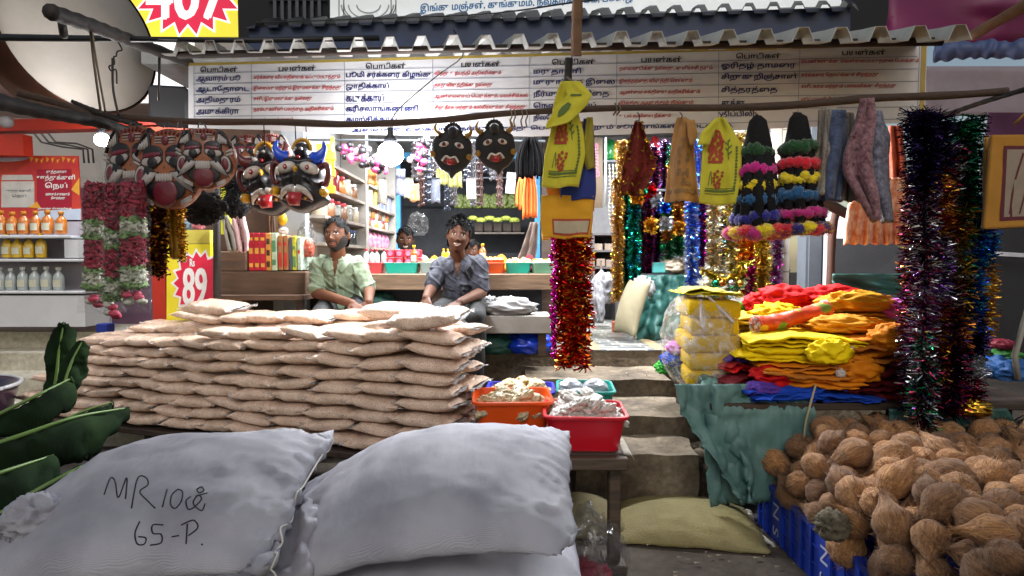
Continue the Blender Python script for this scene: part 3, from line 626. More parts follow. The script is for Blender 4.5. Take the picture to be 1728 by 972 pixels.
def drape(rows, d, folds=3, amp=.02, nu=28, nv=36, seed=0, ph=0, dz=None, sharp=1.0):
    """hanging cloth: rows (y, x left, x right) down the cloth; returns the grid and a surface function"""
    rows = np.array(rows, float); r_ = np.random.RandomState(seed); k1 = folds; p1 = ph or r_.rand() * 6; y = np.linspace(rows[0, 0], rows[-1, 0], nv)
    sp = np.array([[np.interp(q, rows[:, 0], rows[:, c]) for c in range(3)] for q in y]); kk = np.pad(sp, ((1, 1), (0, 0)), 'edge'); sp = kk[:-2] * .25 + kk[1:-1] * .5 + kk[2:] * .25; sp[0] = rows[0]; sp[-1] = rows[-1]
    G = np.zeros((nu, nv, 3))
    for j in range(nv):
        xl = np.interp(y[j], sp[:, 0], sp[:, 1]); xr = np.interp(y[j], sp[:, 0], sp[:, 2]); v = j / (nv - 1)
        for i in range(nu):
            u = i / (nu - 1); s = math.sin(k1 * 2 * math.pi * u + p1 + .8 * math.sin(3 * v + seed)); s = math.copysign(abs(s) ** sharp, s)
            dd = d + amp * s * (.35 + .65 * v) + amp * .6 * mnoise.noise(Vector((u * 3, v * 4, seed * 1.7)))
            hem = 1.8 * math.sin(k1 * 6 * u + p1) * v ** 4
            G[i, j] = W(xl + (xr - xl) * u, y[j] + hem, dd + (dz(u, v) if dz else 0))
    def surf(u, v, off=.0):
        a = np.clip(u, 0, 1) * (nu - 1); b = np.clip(v, 0, 1) * (nv - 1); i = min(int(a), nu - 2); j = min(int(b), nv - 2); fa, fb = a - i, b - j
        p = (G[i, j] * (1 - fa) + G[i + 1, j] * fa) * (1 - fb) + (G[i, j + 1] * (1 - fa) + G[i + 1, j + 1] * fa) * fb
        return p + np.array([0, -off, 0])
    return G, surf
def strip_on(mb, surf, pts, w, off=.005, mi=0, closed=False):
    """ribbon drawn on a cloth surface through (u, v) points"""
    P = spline(pts, max(6, len(pts) * 4)); T = np.gradient(P, axis=0); N = np.stack([-T[:, 1], T[:, 0]], 1); N /= np.linalg.norm(N, axis=1)[:, None] + 1e-9
    mb.grid([[surf(*(p - n * w / 2), off), surf(*(p + n * w / 2), off)] for p, n in zip(P, N)], mi)
def blob_on(mb, surf, u, v, ru, rv, off=.005, n=10, mi=0, seed=0):
    r_ = np.random.RandomState(seed); fan(mb, [surf(u + ru * math.cos(t) * (.75 + .4 * r_.rand()), v + rv * math.sin(t) * (.75 + .4 * r_.rand()), off) for t in np.linspace(0, 2 * np.pi, n, endpoint=False)], mi)

# ================================================================== counter, bench and what stands on them
WOODC = wood('counter_wood', '#4f3d2e', '#8a6f55', (2, 22, 22)); WOODD = wood('dark_wood', '#2b1f17', '#4d392a', (2, 25, 25))
ct = thing('counter', (-.65, 5.2, FL), 'long worn wooden counter covered with trays behind the two seated men', 'counter')
MB().bbox((-.62, 4.80, 1.235), (1.96, .07, .125), bev=.006).build('front_plank', WOODC, ct, smooth=False)
MB().bbox((-.62, 5.35, 1.282), (1.96, 1.02, .03), bev=.005).build('top', WOODC, ct, smooth=False)
for x in (-1.5, -.6, .28): MB().box(x - .04, x + .04, 4.86, 4.94, FL + .006, 1.17).build('leg', WOODD, ct, smooth=False)
MB().box(-1.6, .36, 5.0, 5.03, FL + .006, 1.16).build('back_board', M('counter_back', '#2a2c31', .8), ct, smooth=False)
bn = thing('bench', (-.7, 4.5, FL), 'pale painted low bench the two men sit on', 'bench')
MB().bbox((-.65, 4.57, .985), (1.86, .36, .035), bev=.005).build('seat', M('pale_bench', '#8f8a84', .7, var=.15), bn, smooth=False)
MB().bbox((-.65, 4.40, .93), (1.86, .022, .11), bev=.004).build('front_board', M('pale_bench', '#8f8a84', .7), bn, smooth=False)
for x in (-1.5, -.64, .22): MB().box(x - .03, x + .03, 4.43, 4.70, FL + .006, .966).build('leg', WOODD, bn, smooth=False)
def bag(name, px, py, d, wpx, hpx, dep, mat, label, cat='bag', seed=0, crease=.2, sc=2.2, group=None, z=None):
    b = W(px, py, d)
    if z is not None: b[2] = z
    s = d / FPX; mb = MB(); lump(mb, b, (wpx * s, dep, hpx * s), seed, crease, sc); return mb.build(name, mat, label=label, cat=cat, group=group)
TEALF = M('teal_tarp', '#23524c', .55, var=.2, vs=5, bump=.35, bs=18); TEALD = M('dark_teal', '#1d4a44', .6, var=.2, bump=.3, bs=20)
bag('plastic_bag', 892, 592, 4.58, 80, 44, .3, M('royal_blue_plastic', '#1438b0', .3, var=.25, vs=9, bump=.5, bs=16), 'royal blue plastic bag tucked under the bench', seed=2, z=FL + .006)
bag('cloth_bag', 832, 590, 4.56, 72, 38, .28, TEALD, 'dark teal cloth bag under the bench beside the blue bag', seed=5, z=FL + .006)
bag('cloth_bag', 640, 527, 4.95, 60, 40, .25, TEALD, 'dark teal cloth bag behind the green shirted man', seed=8)
bag('white_cloth', 858, 525, 4.5, 92, 34, .24, M('white_sheet', '#8f8f90', .8, var=.08, bump=.3, bs=14), 'crumpled white cloth lying on the pale bench', 'cloth', seed=3, crease=.3, sc=1.7, z=1.003)
bag('white_cloth', 826, 523, 4.62, 30, 34, .2, M('white_sheet', '#8f8f90', .8), 'small white plastic bundle beside the smiling man on bench', 'cloth', seed=13, crease=.3, z=1.003)
CT = 1.30
def trayp(x0, x1, mat, label, py=465, d=4.82, h=.085, dep=.24, nm='tray'):
    a = W(x0, py, d); b = W(x1, py, d); w = b[0] - a[0]
    return tub(((a[0] + b[0]) / 2, d + dep / 2, CT), w, dep, h, mat, nm, label, 'tray', flare=.9, rim=.006, r=.02, th=.004, group='trays on the counter')
PL = lambda n, c, **k: M('plastic_' + n, c, .35, var=.06, coat=.3, **k)
trayp(600, 645, PL('coral', '#c2454a'), 'coral red tray on the counter beside the green shirted man'); trayp(648, 705, PL('turquoise', '#16a08e'), 'turquoise tray under the red spice boxes')
trayp(708, 738, PL('grey', '#8a9b98'), 'grey tray half behind the smiling man'); trayp(815, 852, PL('orange', '#df5a1c'), 'orange tray right of the smiling man')
trayp(853, 896, PL('turquoise', '#16a08e'), 'turquoise tray of pale yellow packets'); trayp(898, 940, PL('sage', '#5d9078'), 'sage green tray of white packets at the counter end')
trayp(818, 850, PL('orange', '#df5a1c'), 'second orange tray behind the first on the counter', d=5.12, h=.11); trayp(864, 893, PL('turquoise', '#16a08e'), 'small turquoise tray behind the pale yellow packets', d=5.12, h=.10); trayp(900, 930, PL('coral', '#c2454a'), 'pinkish tray behind the white packets', d=5.12, h=.10)
REDBOX = M('red_carton', '#b0152c', .45, var=.2, vs=30); PINKP = M('pink_print', '#d8607a', .5)
for k in range(8):
    c_, r_ = k % 4, k // 4; p = W(660 + c_ * 15, 440, 5.02); t = thing('spice_box', (p[0], 5.02, CT + .06 + r_ * .066), f'red spice box with pink oval, {ORD[c_]} from left in the {("lower", "upper")[r_]} row', 'box', 'red spice boxes')
    mb = MB(); z = CT + .06 + r_ * .066; mb.bbox((p[0], 5.02, z + .032), (.066, .06, .063), rotm(0, 0, rnd.uniform(-8, 8)), .004); mb.build('carton', REDBOX, t, smooth=False)
    mb = MB(); mb.lathe((p[0], 4.984, z + .034), [(.02, 0), (.02, .004)], 12, rot=rotm(90, 0, 0)); mb.build('print', PINKP, t, smooth=False)
AMB = M('amber_bottle', '#8a4d16', .15, var=.25, coat=1); YLAB = M('yellow_label', '#d6a51c', .5)
def cbottle(px, py0, py1, d, body, cap, label, wpx=11, lab=True, group='bottles on the counter'): return bottle(px, py0, py1, body, cap, label, wpx, 'oil_bottle', d, lab, group)
cbottle(698, 446, 411, 4.95, AMB, YC, 'amber bottle with yellow cap in front of the red spice boxes', 12); cbottle(815, 440, 411, 5.25, AMB, YC, 'amber oil bottle with yellow cap right of the smiling man', 12)
for k, x in enumerate((618, 627, 637, 647)): cbottle(x, 446, 420, 5.0, M('clear_bottle', '#9aa4a4', .15), M('red_cap', '#b3202a', .4), f'small clear bottle with red cap, {ORD[k]} from left on the coral tray', 10, False)
for k, x in enumerate((749, 756)): cbottle(x, 440, 420, 5.3, M('yellow_oil', '#d2ab22'), YC, ('small yellow bottle left of its twin behind the smiling man', 'small yellow bottle right of its twin behind the smiling man')[k], 8, False)
POW = M('orange_powder', '#c87a14', .95, var=.1, bump=.2, bs=90); POWR = M('maroon_powder', '#5a1420', .95, var=.1, bump=.2, bs=90)
def mound(px, py, d, wpx, hpx, mat, label):
    s = d / FPX; b = W(px, py, d); b[2] = CT
    t = MB(); t.lathe(b, [(wpx * s / 2, 0), (wpx * s / 2, .035), (wpx * s * .42, .05), (wpx * s * .3, hpx * s * .62), (wpx * s * .13, hpx * s * .92), (.002, hpx * s)], 28); return t.build('powder_mound', mat, label=label, cat='powder')
mound(846, 448, 5.5, 40, 30, POW, 'orange turmeric powder mound right of the smiling man'); mound(733, 448, 5.5, 34, 28, POW, 'orange powder mound left of the smiling man'); mound(893, 448, 5.5, 40, 30, POWR, 'dark maroon powder mound near the blue jamb')
CLEAR = film('clear_film', dens=.22)
def fillpack(px, py, d, wpx, hpx, mat, label, seed, dep=.07, cat='packet', group='small packets on the counter', z=None): return bag('packet', px, py, d, wpx, hpx, dep, mat, label, cat, seed, .3, 2.5, group, z)
fillpack(845, 438, 5.3, 13, 20, M('pale_orange_pack', '#c08a4c', .3, coat=.6), 'pale packet leaning on the orange powder mound', 3, z=CT); fillpack(728, 440, 5.2, 24, 26, M('ochre_pack', '#b98a45', .3, coat=.8), 'large ochre packet left of the smiling man', 5, z=CT)
PY = M('pale_yellow_pack', '#c9b870', .35, coat=.5, var=.2, vs=20); PW = M('white_pack', '#b9bcc0', .3, coat=.6, var=.12, vs=20); GD = M('golden_pack', '#c99a2e', .35, coat=.5)
for k, x in enumerate((860, 868, 876, 884, 891)): fillpack(x, 448, 4.92, 13, 15 + 3 * (k % 2), PY, f'pale yellow packet, {ORD[k]} from left in the turquoise tray', k, z=CT + .05)
for k, x in enumerate((904, 912, 920, 928)): fillpack(x, 449, 4.92, 13, 12 + 3 * (k % 2), PW, f'white packet, {ORD[k]} from left in the sage tray', k + 9, z=CT + .05)
for k, x in enumerate((820, 828, 836, 845)): fillpack(x, 448, 5.2, 12, 14, GD, f'golden packet, {ORD[k]} from left in the rear orange tray', k + 19, z=CT + .07)
for k, x in enumerate((902, 910, 918, 926)): mb = MB(); mb.bbox(W(x, 440, 5.2) * [1, 1, 0] + [0, 0, CT + .10], (.035, .05, .03), rotm(0, 0, 20 * k), .003); mb.build('small_carton', M('yellow_carton', '#c9a428', .5), smooth=False, label=f'small yellow carton, {ORD[k]} from left in the pinkish tray', cat='carton', group='small yellow cartons')
for k, x in enumerate((712, 719, 726)): fillpack(x, 447, 4.9, 12, 12, M('dark_mixed_pack', '#6b4a24', .4, var=.5, vs=60), f'small brown packet, {ORD[k]} from left in the grey tray', k + 29, z=CT + .05)

# ================================================================== shelves of jars along the side wall
SHELFW = wood('grey_shelf_wood', '#6b6259', '#938a7f', (20, 2, 20)); SX = -1.51
sh = thing('jar_shelf', (-1.63, 6.4, 1.5), 'wooden wall shelves of jars along the whitewashed side wall', 'shelf')
for z in (2.22, 2.0, 1.77, 1.55):
    for y0, y1 in ((4.96, 6.3), (6.42, 7.9)): MB().box(SX - .24, SX, y0, y1, z - .025, z).build('shelf_board', SHELFW, sh, smooth=False)
for y in (6.301, 7.901): MB().box(SX - .24, SX + .01, y, y + .118 if y < 7 else y + .04, FL + .006, 2.75).build('upright', M('shelf_upright', '#8a867f', .7), sh, smooth=False)
GL = M('jar_glass', '#7d7f7a', .12, var=.3, vs=14, coat=1)
def jar(y, z, r, h, body, lid, label, cont=None, x=SX - .09, nm='jar', grp='jars on the wall shelves'):
    b = np.array([x, y, z]); t = thing(nm, b, label, 'jar', grp)
    mb = MB(); mb.lathe(b, [(r * .9, 0.001), (r, .01), (r, h * .72), (r * .8, h * .82)], 14); mb.build('jar_body', body, t)
    mb = MB(); mb.lathe(b, [(r * .84, h * .82), (r * .86, h * .83), (r * .86, h), (r * .8, h * 1.01)], 14); mb.build('lid', lid, t); return t
RL = M('red_lid', '#a31c2c', .4); BR = M('brown_content', '#6b4526', .4, var=.4, vs=40, coat=.8); OR_ = M('orange_content', '#b06a2a', .4, var=.3, vs=40, coat=.8); PK = M('pale_content', '#a39680', .4, var=.3, vs=50, coat=.8); DKG = M('dark_bottle', '#23282b', .2, coat=1)
WL = M('white_lid', '#b5b5b0', .4)
for k, (y, bd, ld, h, nme) in enumerate([(5.05, PK, RL, .15, 'pale'), (5.25, OR_, RL, .19, 'orange'), (5.45, M('red_jar', '#8f2430', .3, coat=.8), RL, .2, 'deep red'), (5.66, OR_, RL, .17, 'tall orange'), (5.86, PK, WL, .17, 'white lidded pale'), (6.08, BR, WL, .15, 'brown')]): jar(y, 2.0, .068, h, bd, ld, f'{nme} jar, {ORD[k]} from the front on the upper wall shelf')
for k, (y, bd, ld, nme) in enumerate([(5.08, PK, WL, 'pale'), (5.3, BR, RL, 'brown red lidded'), (5.5, GL, RL, 'grey glass red lidded'), (5.7, BR, RL, 'dark red lidded'), (5.9, GL, WL, 'white lidded glass'), (6.12, PK, WL, 'large pale')]): jar(y, 1.77, .07, .16, bd, ld, f'{nme} jar, {ORD[k]} from the front on the second wall shelf')
for k, y in enumerate((5.75, 5.88, 6.0, 6.12)): jar(y, 1.55, .045, .15, DKG, M('blue_lid', '#27406b', .4), f'dark bottle with blue cap, {ORD[k]} from the front on the low wall shelf', nm='dark_bottle')
for lv in (0, 1):
    for k in range(7): jar(6.52 + k * .19, 1.77 + lv * .105, .055, .1, (PK, BR, GL, OR_)[(k + lv) % 4], (WL, RL, GL)[(k * 2 + lv) % 3], f'small jar, {ORD[k]} from the front in the {("lower", "upper")[lv]} layer on the far second shelf')
MAG = M('magenta_packet', '#b8246a', .35, coat=.6, var=.3, vs=18, hue='#d9a0b5')
for k in range(6): mb = MB(); lump(mb, (SX - .08, 6.55 + k * .22, 1.55), (.1, .2, .2), k, .15); mb.build('packet', MAG, label=f'magenta and white packet, {ORD[k]} from the front on the far low shelf', cat='packet', group='magenta packets')
for k, (y, h, cc) in enumerate([(6.5, .24, '#a8a294'), (6.72, .24, '#8f8b7c'), (7.0, .3, '#b7a14e'), (7.25, .26, '#5d63a8'), (7.5, .28, '#6d74b4'), (7.75, .22, '#8c8fa6')]):
    mb = MB(); mb.bbox((SX - .1, y, 2.001 + h / 2), (.14, .17, h), bev=.006); mb.build('carton', M(f'carton_tone_{k}', cc, .5, var=.2, vs=16), smooth=False, label=('grey', 'olive grey', 'mustard', 'violet blue', 'periwinkle', 'lilac grey')[k] + ' carton on the far upper wall shelf', cat='carton', group='cartons on the far shelf')
mb = MB()
for k in range(6):
    t = MB(); p = W(548 + (k % 2) * 5, 250 + k * 14, 5.0); t.bbox(p, (.12, .05, .062), bev=.004); t.build('snack_pack', M('mustard_pack', '#b48a22', .35, coat=.5, var=.5, vs=30), smooth=False, label=f'mustard snack pack, {ORD[k]} from the top in the strip by the grey post', cat='packet', group='mustard snack packs')
mb = MB(); mb.tube([W(561, 232, 5.0), W(561, 290, 5.0)], .014, 6); mb.build('yellow_strip', M('yellow_strip', '#e8d61c', .4), label='bright yellow strip hanging beside the mustard snack packs', cat='strip')
# ================================================================== left cabinet with incense boxes
cb = thing('cabinet', (-1.9, 4.75, .745), 'brown wooden cabinet under the incense boxes', 'cabinet')
CABW = wood('cabinet_wood', '#3d2c20', '#644a36', (2, 2, 14))
a = W(372, 498, 4.6); b = W(516, 458, 4.6); MB().bbox(((a[0] + b[0]) / 2, 4.85, (a[2] + b[2]) / 2), (b[0] - a[0], .5, b[2] - a[2]), bev=.008).build('body', CABW, cb, smooth=False)
c = W(416, 458, 4.6); z2 = W(0, 424, 4.6)[2]; MB().bbox(((a[0] + c[0]) / 2, 4.85, (b[2] + z2) / 2 + .001), (c[0] - a[0], .5, z2 - b[2]), bev=.008).build('raised_end', CABW, cb, smooth=False)
e = W(512, 505, 4.5); mb = MB(); mb.bbox(((a[0] + e[0]) / 2, 4.75, e[2] + .01), (e[0] - a[0], .5, .04), bev=.004); mb.build('ledge', CABW, cb, smooth=False)
mb = MB(); mb.box(a[0], e[0], 4.95, 4.98, .55, e[2] - .012); mb.build('lower_panel', WOODD, cb, smooth=False)
for x in (a[0] + .03, e[0] - .04): MB().box(x - .025, x + .025, 4.52, 4.57, .45, e[2] - .012).build('leg', WOODD, cb, smooth=False)
def carton(px0, px1, py0, py1, d, dep, mat, label, nm='incense_box', grp='incense boxes on the cabinet', stripe=None, rz=0):
    p = W(px0, py0, d); q = W(px1, py1, d); c = np.array([(p[0] + q[0]) / 2, d + dep / 2, (p[2] + q[2]) / 2]); t = thing(nm, (c[0], c[1], p[2]), label, 'box', grp)
    sz = (q[0] - p[0] - .003, dep, q[2] - p[2]); MB().bbox(c, sz, rotm(0, 0, rz), .004).build('carton', mat, t, smooth=False)
    if stripe: 
        mb = MB()
        for f0, f1 in stripe[1]: mb.box(p[0] + sz[0] * .2, p[0] + sz[0] * .8, d - .004, d - .001, p[2] + sz[2] * f0, p[2] + sz[2] * f1)
        mb.build('print', stripe[0], t, smooth=False)
    return t
RB = M('crimson_box', '#a3182a', .4, var=.35, vs=22); inkd = M('box_ink', '#3c2a1c', .5); inkr = M('box_red_ink', '#b02a22', .5); goldi = M('box_gold', '#c99a3c', .4)
for k in range(3): carton(419 + k * 10, 428.5 + k * 10, 457, 393, 4.62, .3, RB, f'crimson incense box, {ORD[k]} from the left of the row on the cabinet', stripe=(goldi, [(.1, .2), (.45, .6), (.8, .88)]))
carton(449, 457, 457, 393, 4.62, .3, M('amber_box', '#c48a3c', .4), 'amber incense box with dark oval marks', stripe=(inkd, [(.1, .25), (.4, .55), (.7, .85)]))
carton(458, 467, 457, 393, 4.62, .3, M('pale_green_box', '#a9b79a', .4, var=.3, vs=25), 'pale green printed incense box', stripe=(M('box_green', '#4d7d54', .5), [(.15, .3), (.5, .8)]))
carton(469, 477, 456, 397, 4.62, .28, M('tan_box', '#9a6c44', .4), 'tan incense box with lamp picture, left of its twin', stripe=(inkr, [(.1, .5), (.7, .8)])); carton(478.5, 486, 456, 397, 4.62, .28, M('tan_box', '#9a6c44', .4), 'tan incense box with lamp picture, right of its twin', stripe=(inkr, [(.1, .5), (.7, .8)]))
carton(487.5, 492, 456, 400, 4.62, .28, M('slate_box', '#4b4f58', .4), 'thin slate incense box'); carton(493, 500, 456, 398, 4.62, .28, M('lime_box', '#b4b03a', .4, var=.4, vs=30), 'lime yellow incense box', stripe=(M('box_green', '#4d7d54', .5), [(.1, .4), (.6, .7)]))
carton(501.5, 508, 456, 400, 4.62, .28, M('mint_box', '#9fb3a0', .4, var=.3, vs=30), 'mint incense box at the right end of the row', stripe=(inkr, [(.5, .6)]))
mb = MB(); lump(mb, W(518, 456, 4.7), (.16, .12, .42), 4, .2); pb = mb.build('plastic_bag', film('bag_film', dens=.35), label='clear plastic bag holding orange sweets beside the incense boxes', cat='bag')
mb = MB(); lump(mb, W(518, 434, 4.72), (.11, .08, .16), 5, .3, 3); mb.build('contents', M('orange_sweets', '#d4502a', .4, var=.2, vs=40), pb)
for k, (x, rows, cc) in enumerate([(388, [(365, 374, 384), (400, 380, 398), (424, 386, 402)], '#8f8a80'), (404, [(364, 391, 412), (398, 396, 420), (425, 400, 418)], '#c2a0a0')]):
    G, s = drape(rows, 4.3, 1.5, .03, 10, 16, seed=k); mb = MB(); mb.sheet(G, .012); t = mb.build('paper_bag', M(f'paper_bag_{k}', cc, .7, var=.1), label=('grey printed paper bag hung left of the pink one', 'pale pink printed paper bag hung beside the red boxes')[k], cat='bag')
    mb = MB()
    for q in range(6): blob_on(mb, s, .35 + .3 * rnd.random(), .25 + .1 * q, .06, .03, .012, seed=q)
    mb.build('print', M('dull_red_print', '#8f3a44', .6), t)
# bead strands
for k, x in enumerate((456, 461, 466, 490, 496, 511, 516)):
    mb = MB(); n = 26
    for q in range(n): mb.ball(W(x + .8 * math.sin(q * .3 + k), 330 + q * 2.6, 4.85), .0085, 6, 5)
    mb.build('bead_strand', M('brown_bead' if k % 2 else 'tan_bead', '#6a4a2c' if k % 2 else '#8c6b40', .35, var=.2), label=f'hanging brown bead strand, {ORD[k]} from left under the horned mask', cat='bead strand', group='bead strands under the horned mask')
mb = MB(); mb.ball(W(477, 370, 4.7), (.035, .03, .05), 12, 8); lump(mb, W(478, 395, 4.7), (.07, .05, .06), 3, .4, 4, mi=1); mb.build('ornament', [M('golden_ornament', '#c79a1c', .35, metal=.4), M('white_tassel', '#b9a9a0', .7)], label='golden ornament with white tassel hung above the boxes', cat='ornament')
# ================================================================== lamps
def lamp(name, px, py, d, r, strength, energy, label, cord_top=None, col=(1, .97, .95)):
    c = W(px, py, d); t = thing(name, c, label, 'lamp')
    mb = MB(); mb.ball(c, (r, r, r * .95), 24, 16); mb.build('bulb', glow(f'bulb_glow_{px}', col, strength), t)
    mb = MB(); mb.lathe(c + [0, 0, r * .8], [(r * .55, 0), (r * .5, .03), (.018, .06), (.016, .11), (.004, .112)], 14); mb.build('holder', M('lamp_holder', '#2b2c33', .5), t)
    if cord_top is not None: MB().tube(spline([c + [0, 0, r * .8 + .11]] + cord_top, 16), .004, 6).build('cord', M('black_cord', '#15151a', .6), t)
    l = bpy.data.lights.new(name, 'POINT'); l.energy = energy; l.shadow_soft_size = r + .006; l.color = col; o = bpy.data.objects.new('lamp_light', l); COL.objects.link(o); o.parent = t
    return t
lamp('bulb_lamp', 659, 260, 3.75, .078, 60, 150, 'glaring white bulb hanging on a cord in front of the stall', [W(672, 185, 3.8), W(735, 130, 3.7), W(782, 92, 3.55), W(765, 50, 3.4)], (.94, .96, 1))
lamp('bulb_lamp', 172, 236, 4.1, .045, 30, 40, 'glaring lamp behind the brown round masks at left', [W(170, 215, 4.1)])
def tubelight(x0, x1, y, z, e, label):
    t = thing('tube_light', ((x0 + x1) / 2, y, z), label, 'lamp')
    MB().tube([(x0, y, z), (x1, y, z)], .014, 10).build('tube', glow('tube_glow', (.93, .97, 1), 14), t); MB().box(x0 - .03, x1 + .03, y - .02, y + .02, z + .018, z + .05).build('fitting', M('white_fitting', '#c0c0c0', .5), t, smooth=False)
    l = bpy.data.lights.new('tube_light', 'AREA'); l.shape = 'RECTANGLE'; l.size = x1 - x0; l.size_y = .05; l.energy = e; l.color = (.95, .97, 1); o = bpy.data.objects.new('tube_light_source', l); COL.objects.link(o); o.parent = t; o.location = (0, 0, -.03)
tubelight(-1.3, 0.0, 4.75, 2.74, 80, 'ceiling tube light over the counter'); tubelight(.75, 1.95, 4.55, 2.70, 74, 'ceiling tube light over the tinsel garlands'); tubelight(.8, 1.8, 6.2, 2.84, 60, 'rear ceiling tube light behind the garlands'); tubelight(-1.2, -.2, 6.8, 2.84, 95, 'ceiling tube light near the blue door frame')
tubelight(-4.6, -3.4, 5.2, 3.0, 110, 'tube light under the neighbouring soffit')
# ================================================================== inside the stall, right of the counter
RACK = M('grey_rack', '#5a5656', .6, var=.15)
rk = thing('rack', W(1015, 560, 7.0), 'grey rack with drawers behind the gold garland', 'rack')
p = W(1000, 395, 7.0); q = W(1042, 480, 7.0)
for z in np.linspace(q[2], p[2], 4): MB().box(p[0], q[0], 7.0, 7.3, z - .012, z + .012).build('shelf_board', RACK, rk, smooth=False)
MB().box(q[0] - .02, q[0], 6.99, 7.3, FL + .006, p[2] + .013).build('side_panel', RACK, rk, smooth=False); MB().box(p[0], p[0] + .02, 6.99, 7.3, FL + .006, p[2] + .013).build('side_panel', RACK, rk, smooth=False)
MB().box(p[0] + .021, q[0] - .021, 7.28, 7.3, FL + .006, p[2] - .013).build('back_panel', M('rack_back', '#3c3a3d', .7), rk, smooth=False)
for k, (a, y) in enumerate(((1008, 418), (1026, 418), (1012, 443), (1028, 445))): MB().bbox(W(a, y, 7.12), (.1, .15, .09), bev=.006).build('carton', M('buff_carton', '#8f7f70', .6, var=.3), smooth=False, label=f'buff carton, {ORD[k]} on the grey rack', cat='carton', group='buff cartons on the rack')
bag('white_bag', 1018, 512, 6.3, 40, 60, .3, M('grey_white_bag', '#85858a', .7), 'white plastic sack on the floor by the grey rack', seed=21, crease=.3); bag('white_bag', 1008, 545, 5.6, 24, 80, .2, M('grey_white_bag', '#85858a', .7), 'tall white sack behind the red gold garland', seed=23, crease=.25)
mb = MB()
for k in range(3): mb.tube([W(990 + k * 12, 440, 6.6), W(987 + k * 14, 545, 6.5)], .014, 6)
mb.tube([W(990, 470, 6.6), W(1014, 470, 6.6)], .012, 6); mb.build('stool', WOODD, label='dark wooden stool legs behind the red gold garland', cat='stool')
# high shelf of bright foil packs, chain display
zs = W(0, 270, 7.2); MB().box(W(1020, 0, 7.2)[0], W(1165, 0, 7.2)[0], 7.2, 7.5, zs[2] - .02, zs[2]).build('high_shelf', GREYP, smooth=False, label='grey high shelf holding bright foil packs', cat='shelf')
for k, (x, cc, h, nme) in enumerate([(1030, '#15803c', 38, 'green'), (1040, '#c4a018', 34, 'yellow'), (1060, '#141418', 40, 'black'), (1105, '#c22430', 44, 'red'), (1122, '#2a8ab8', 36, 'sky blue'), (1140, '#2d6fb0', 36, 'blue')]):
    mb = MB(); lump(mb, W(x, 270, 7.3), (.13, .1, h * 7.3 / FPX), k, .25, 3); mb.build('foil_pack', M('foil_pack_' + nme.replace(' ', '_'), cc, .3, coat=.6, var=.3, vs=25), label=f'{nme} foil pack standing on the grey high shelf', cat='packet', group='foil packs on the high shelf')
for k, x in enumerate((1028, 1034, 1040, 1046)):
    mb = MB(); mb.tube(spline([W(x, 277, 6.6), W(x + 2, 320, 6.6), W(x - 1, 350, 6.6), W(x + 1, 378, 6.6)], 40), .009, 6, flat=.6)
    for q in range(14): mb.ball(W(x + .5, 285 + q * 6.5, 6.585), .011, 6, 4)
    mb.build('silver_chain', M('silver_beads', '#a8a49c', .3, metal=.5, var=.2), label=f'silver bead chain, {ORD[k]} from left beside the brick red net', cat='chain', group='silver chains')
pl = onplane((0, 6.9, 2), (0, -1, 0)); t = thing('name_board', pl(1008, 350), 'brown board with pink lettering beside the yellow flags', 'board')
mb = MB(); mb.prism([pl(990, 350), pl(1017, 350), pl(1017, 232), pl(990, 232)], (0, .03, 0)); mb.build('panel', M('brown_board', '#4a3a24', .6), t, smooth=False)
V, F = text2d('வராகி'); a = V.min(0); s = (V - a) / (V.max(0) - a); mb = MB(); mb.add([pl(1002 + w * 10, 242 + u * 56, .006) for u, w in s], F); mb.build('lettering', M('pink_letter', '#c0587c', .5), t, smooth=False)
MB().tube([W(1022, 232, 6.7), W(1022, 345, 6.7)], .012, 8).build('white_pole', M('white_pole', '#b9b9b6', .5), label='thin white upright rod beside the brown lettered board', cat='pole')
# teal covered table with sack
tb = MB(); zt = W(0, 462, 5.55)[2]; x0, x1 = W(1088, 0, 5.55)[0], W(1165, 0, 5.55)[0]; t = thing('side_table', ((x0 + x1) / 2, 5.75, FL), 'small dark topped table under a teal cover', 'table')
MB().bbox(((x0 + x1) / 2, 5.72, zt - .015), (x1 - x0, .4, .03), bev=.005).build('top', M('dark_top', '#222428', .5), t, smooth=False)
for x in (x0 + .04, x1 - .04):
    for y in (5.56, 5.88): MB().box(x - .02, x + .02, y - .02, y + .02, FL + .006, zt - .031).build('leg', WOODD, t, smooth=False)
G, s = drape([(464, 1092, 1160), (490, 1086, 1166), (530, 1082, 1172), (560, 1074, 1172), (576, 1080, 1168)], 5.46, 2.6, .06, 30, 30, seed=4, dz=lambda u, v: -.14 * v); mb = MB(); mb.sheet(crumple(G, .03, 7, 2), .004); mb.build('teal_cover', TEALF, label='teal plastic cover draped down the small side table', cat='cover')
mb = MB(); mb.bbox(W(1112, 452, 5.65), (.16, .2, .10), bev=.01); mb.build('carton', M('teal_carton', '#3f8f8c', .6, var=.2), smooth=False, label='teal carton on the small side table', cat='carton')
bag('plastic_bag', 1136, 462, 5.62, 44, 30, .25, M('cream_plastic', '#a99a86', .3, coat=.5, var=.2, bump=.4), 'cream plastic bag on the small side table', seed=31, crease=.3)
Vp, Fp = pillow(.5, .36, 22, 18, .014, steps=60, K=3e5)
SACKC = M('cream_woven_sack', '#7d755c', .8, var=.12, vs=9, bump=.4, bs=140); me = mesh_of('cream_sack', Vp @ rotm(0, -72, 20).T, Fp, SACKC); o = bpy.data.objects.new('cream_sack', me); COL.objects.link(o); o.location = W(1070, 520, 5.25); tag(o, 'small cream sack standing against the teal cover on the tiles', 'sack')
bag('white_bag', 1085, 505, 5.45, 40, 44, .15, M('white_sheet', '#8f8f90', .8), 'white plastic bag wedged behind the cream sack', seed=41, crease=.3)
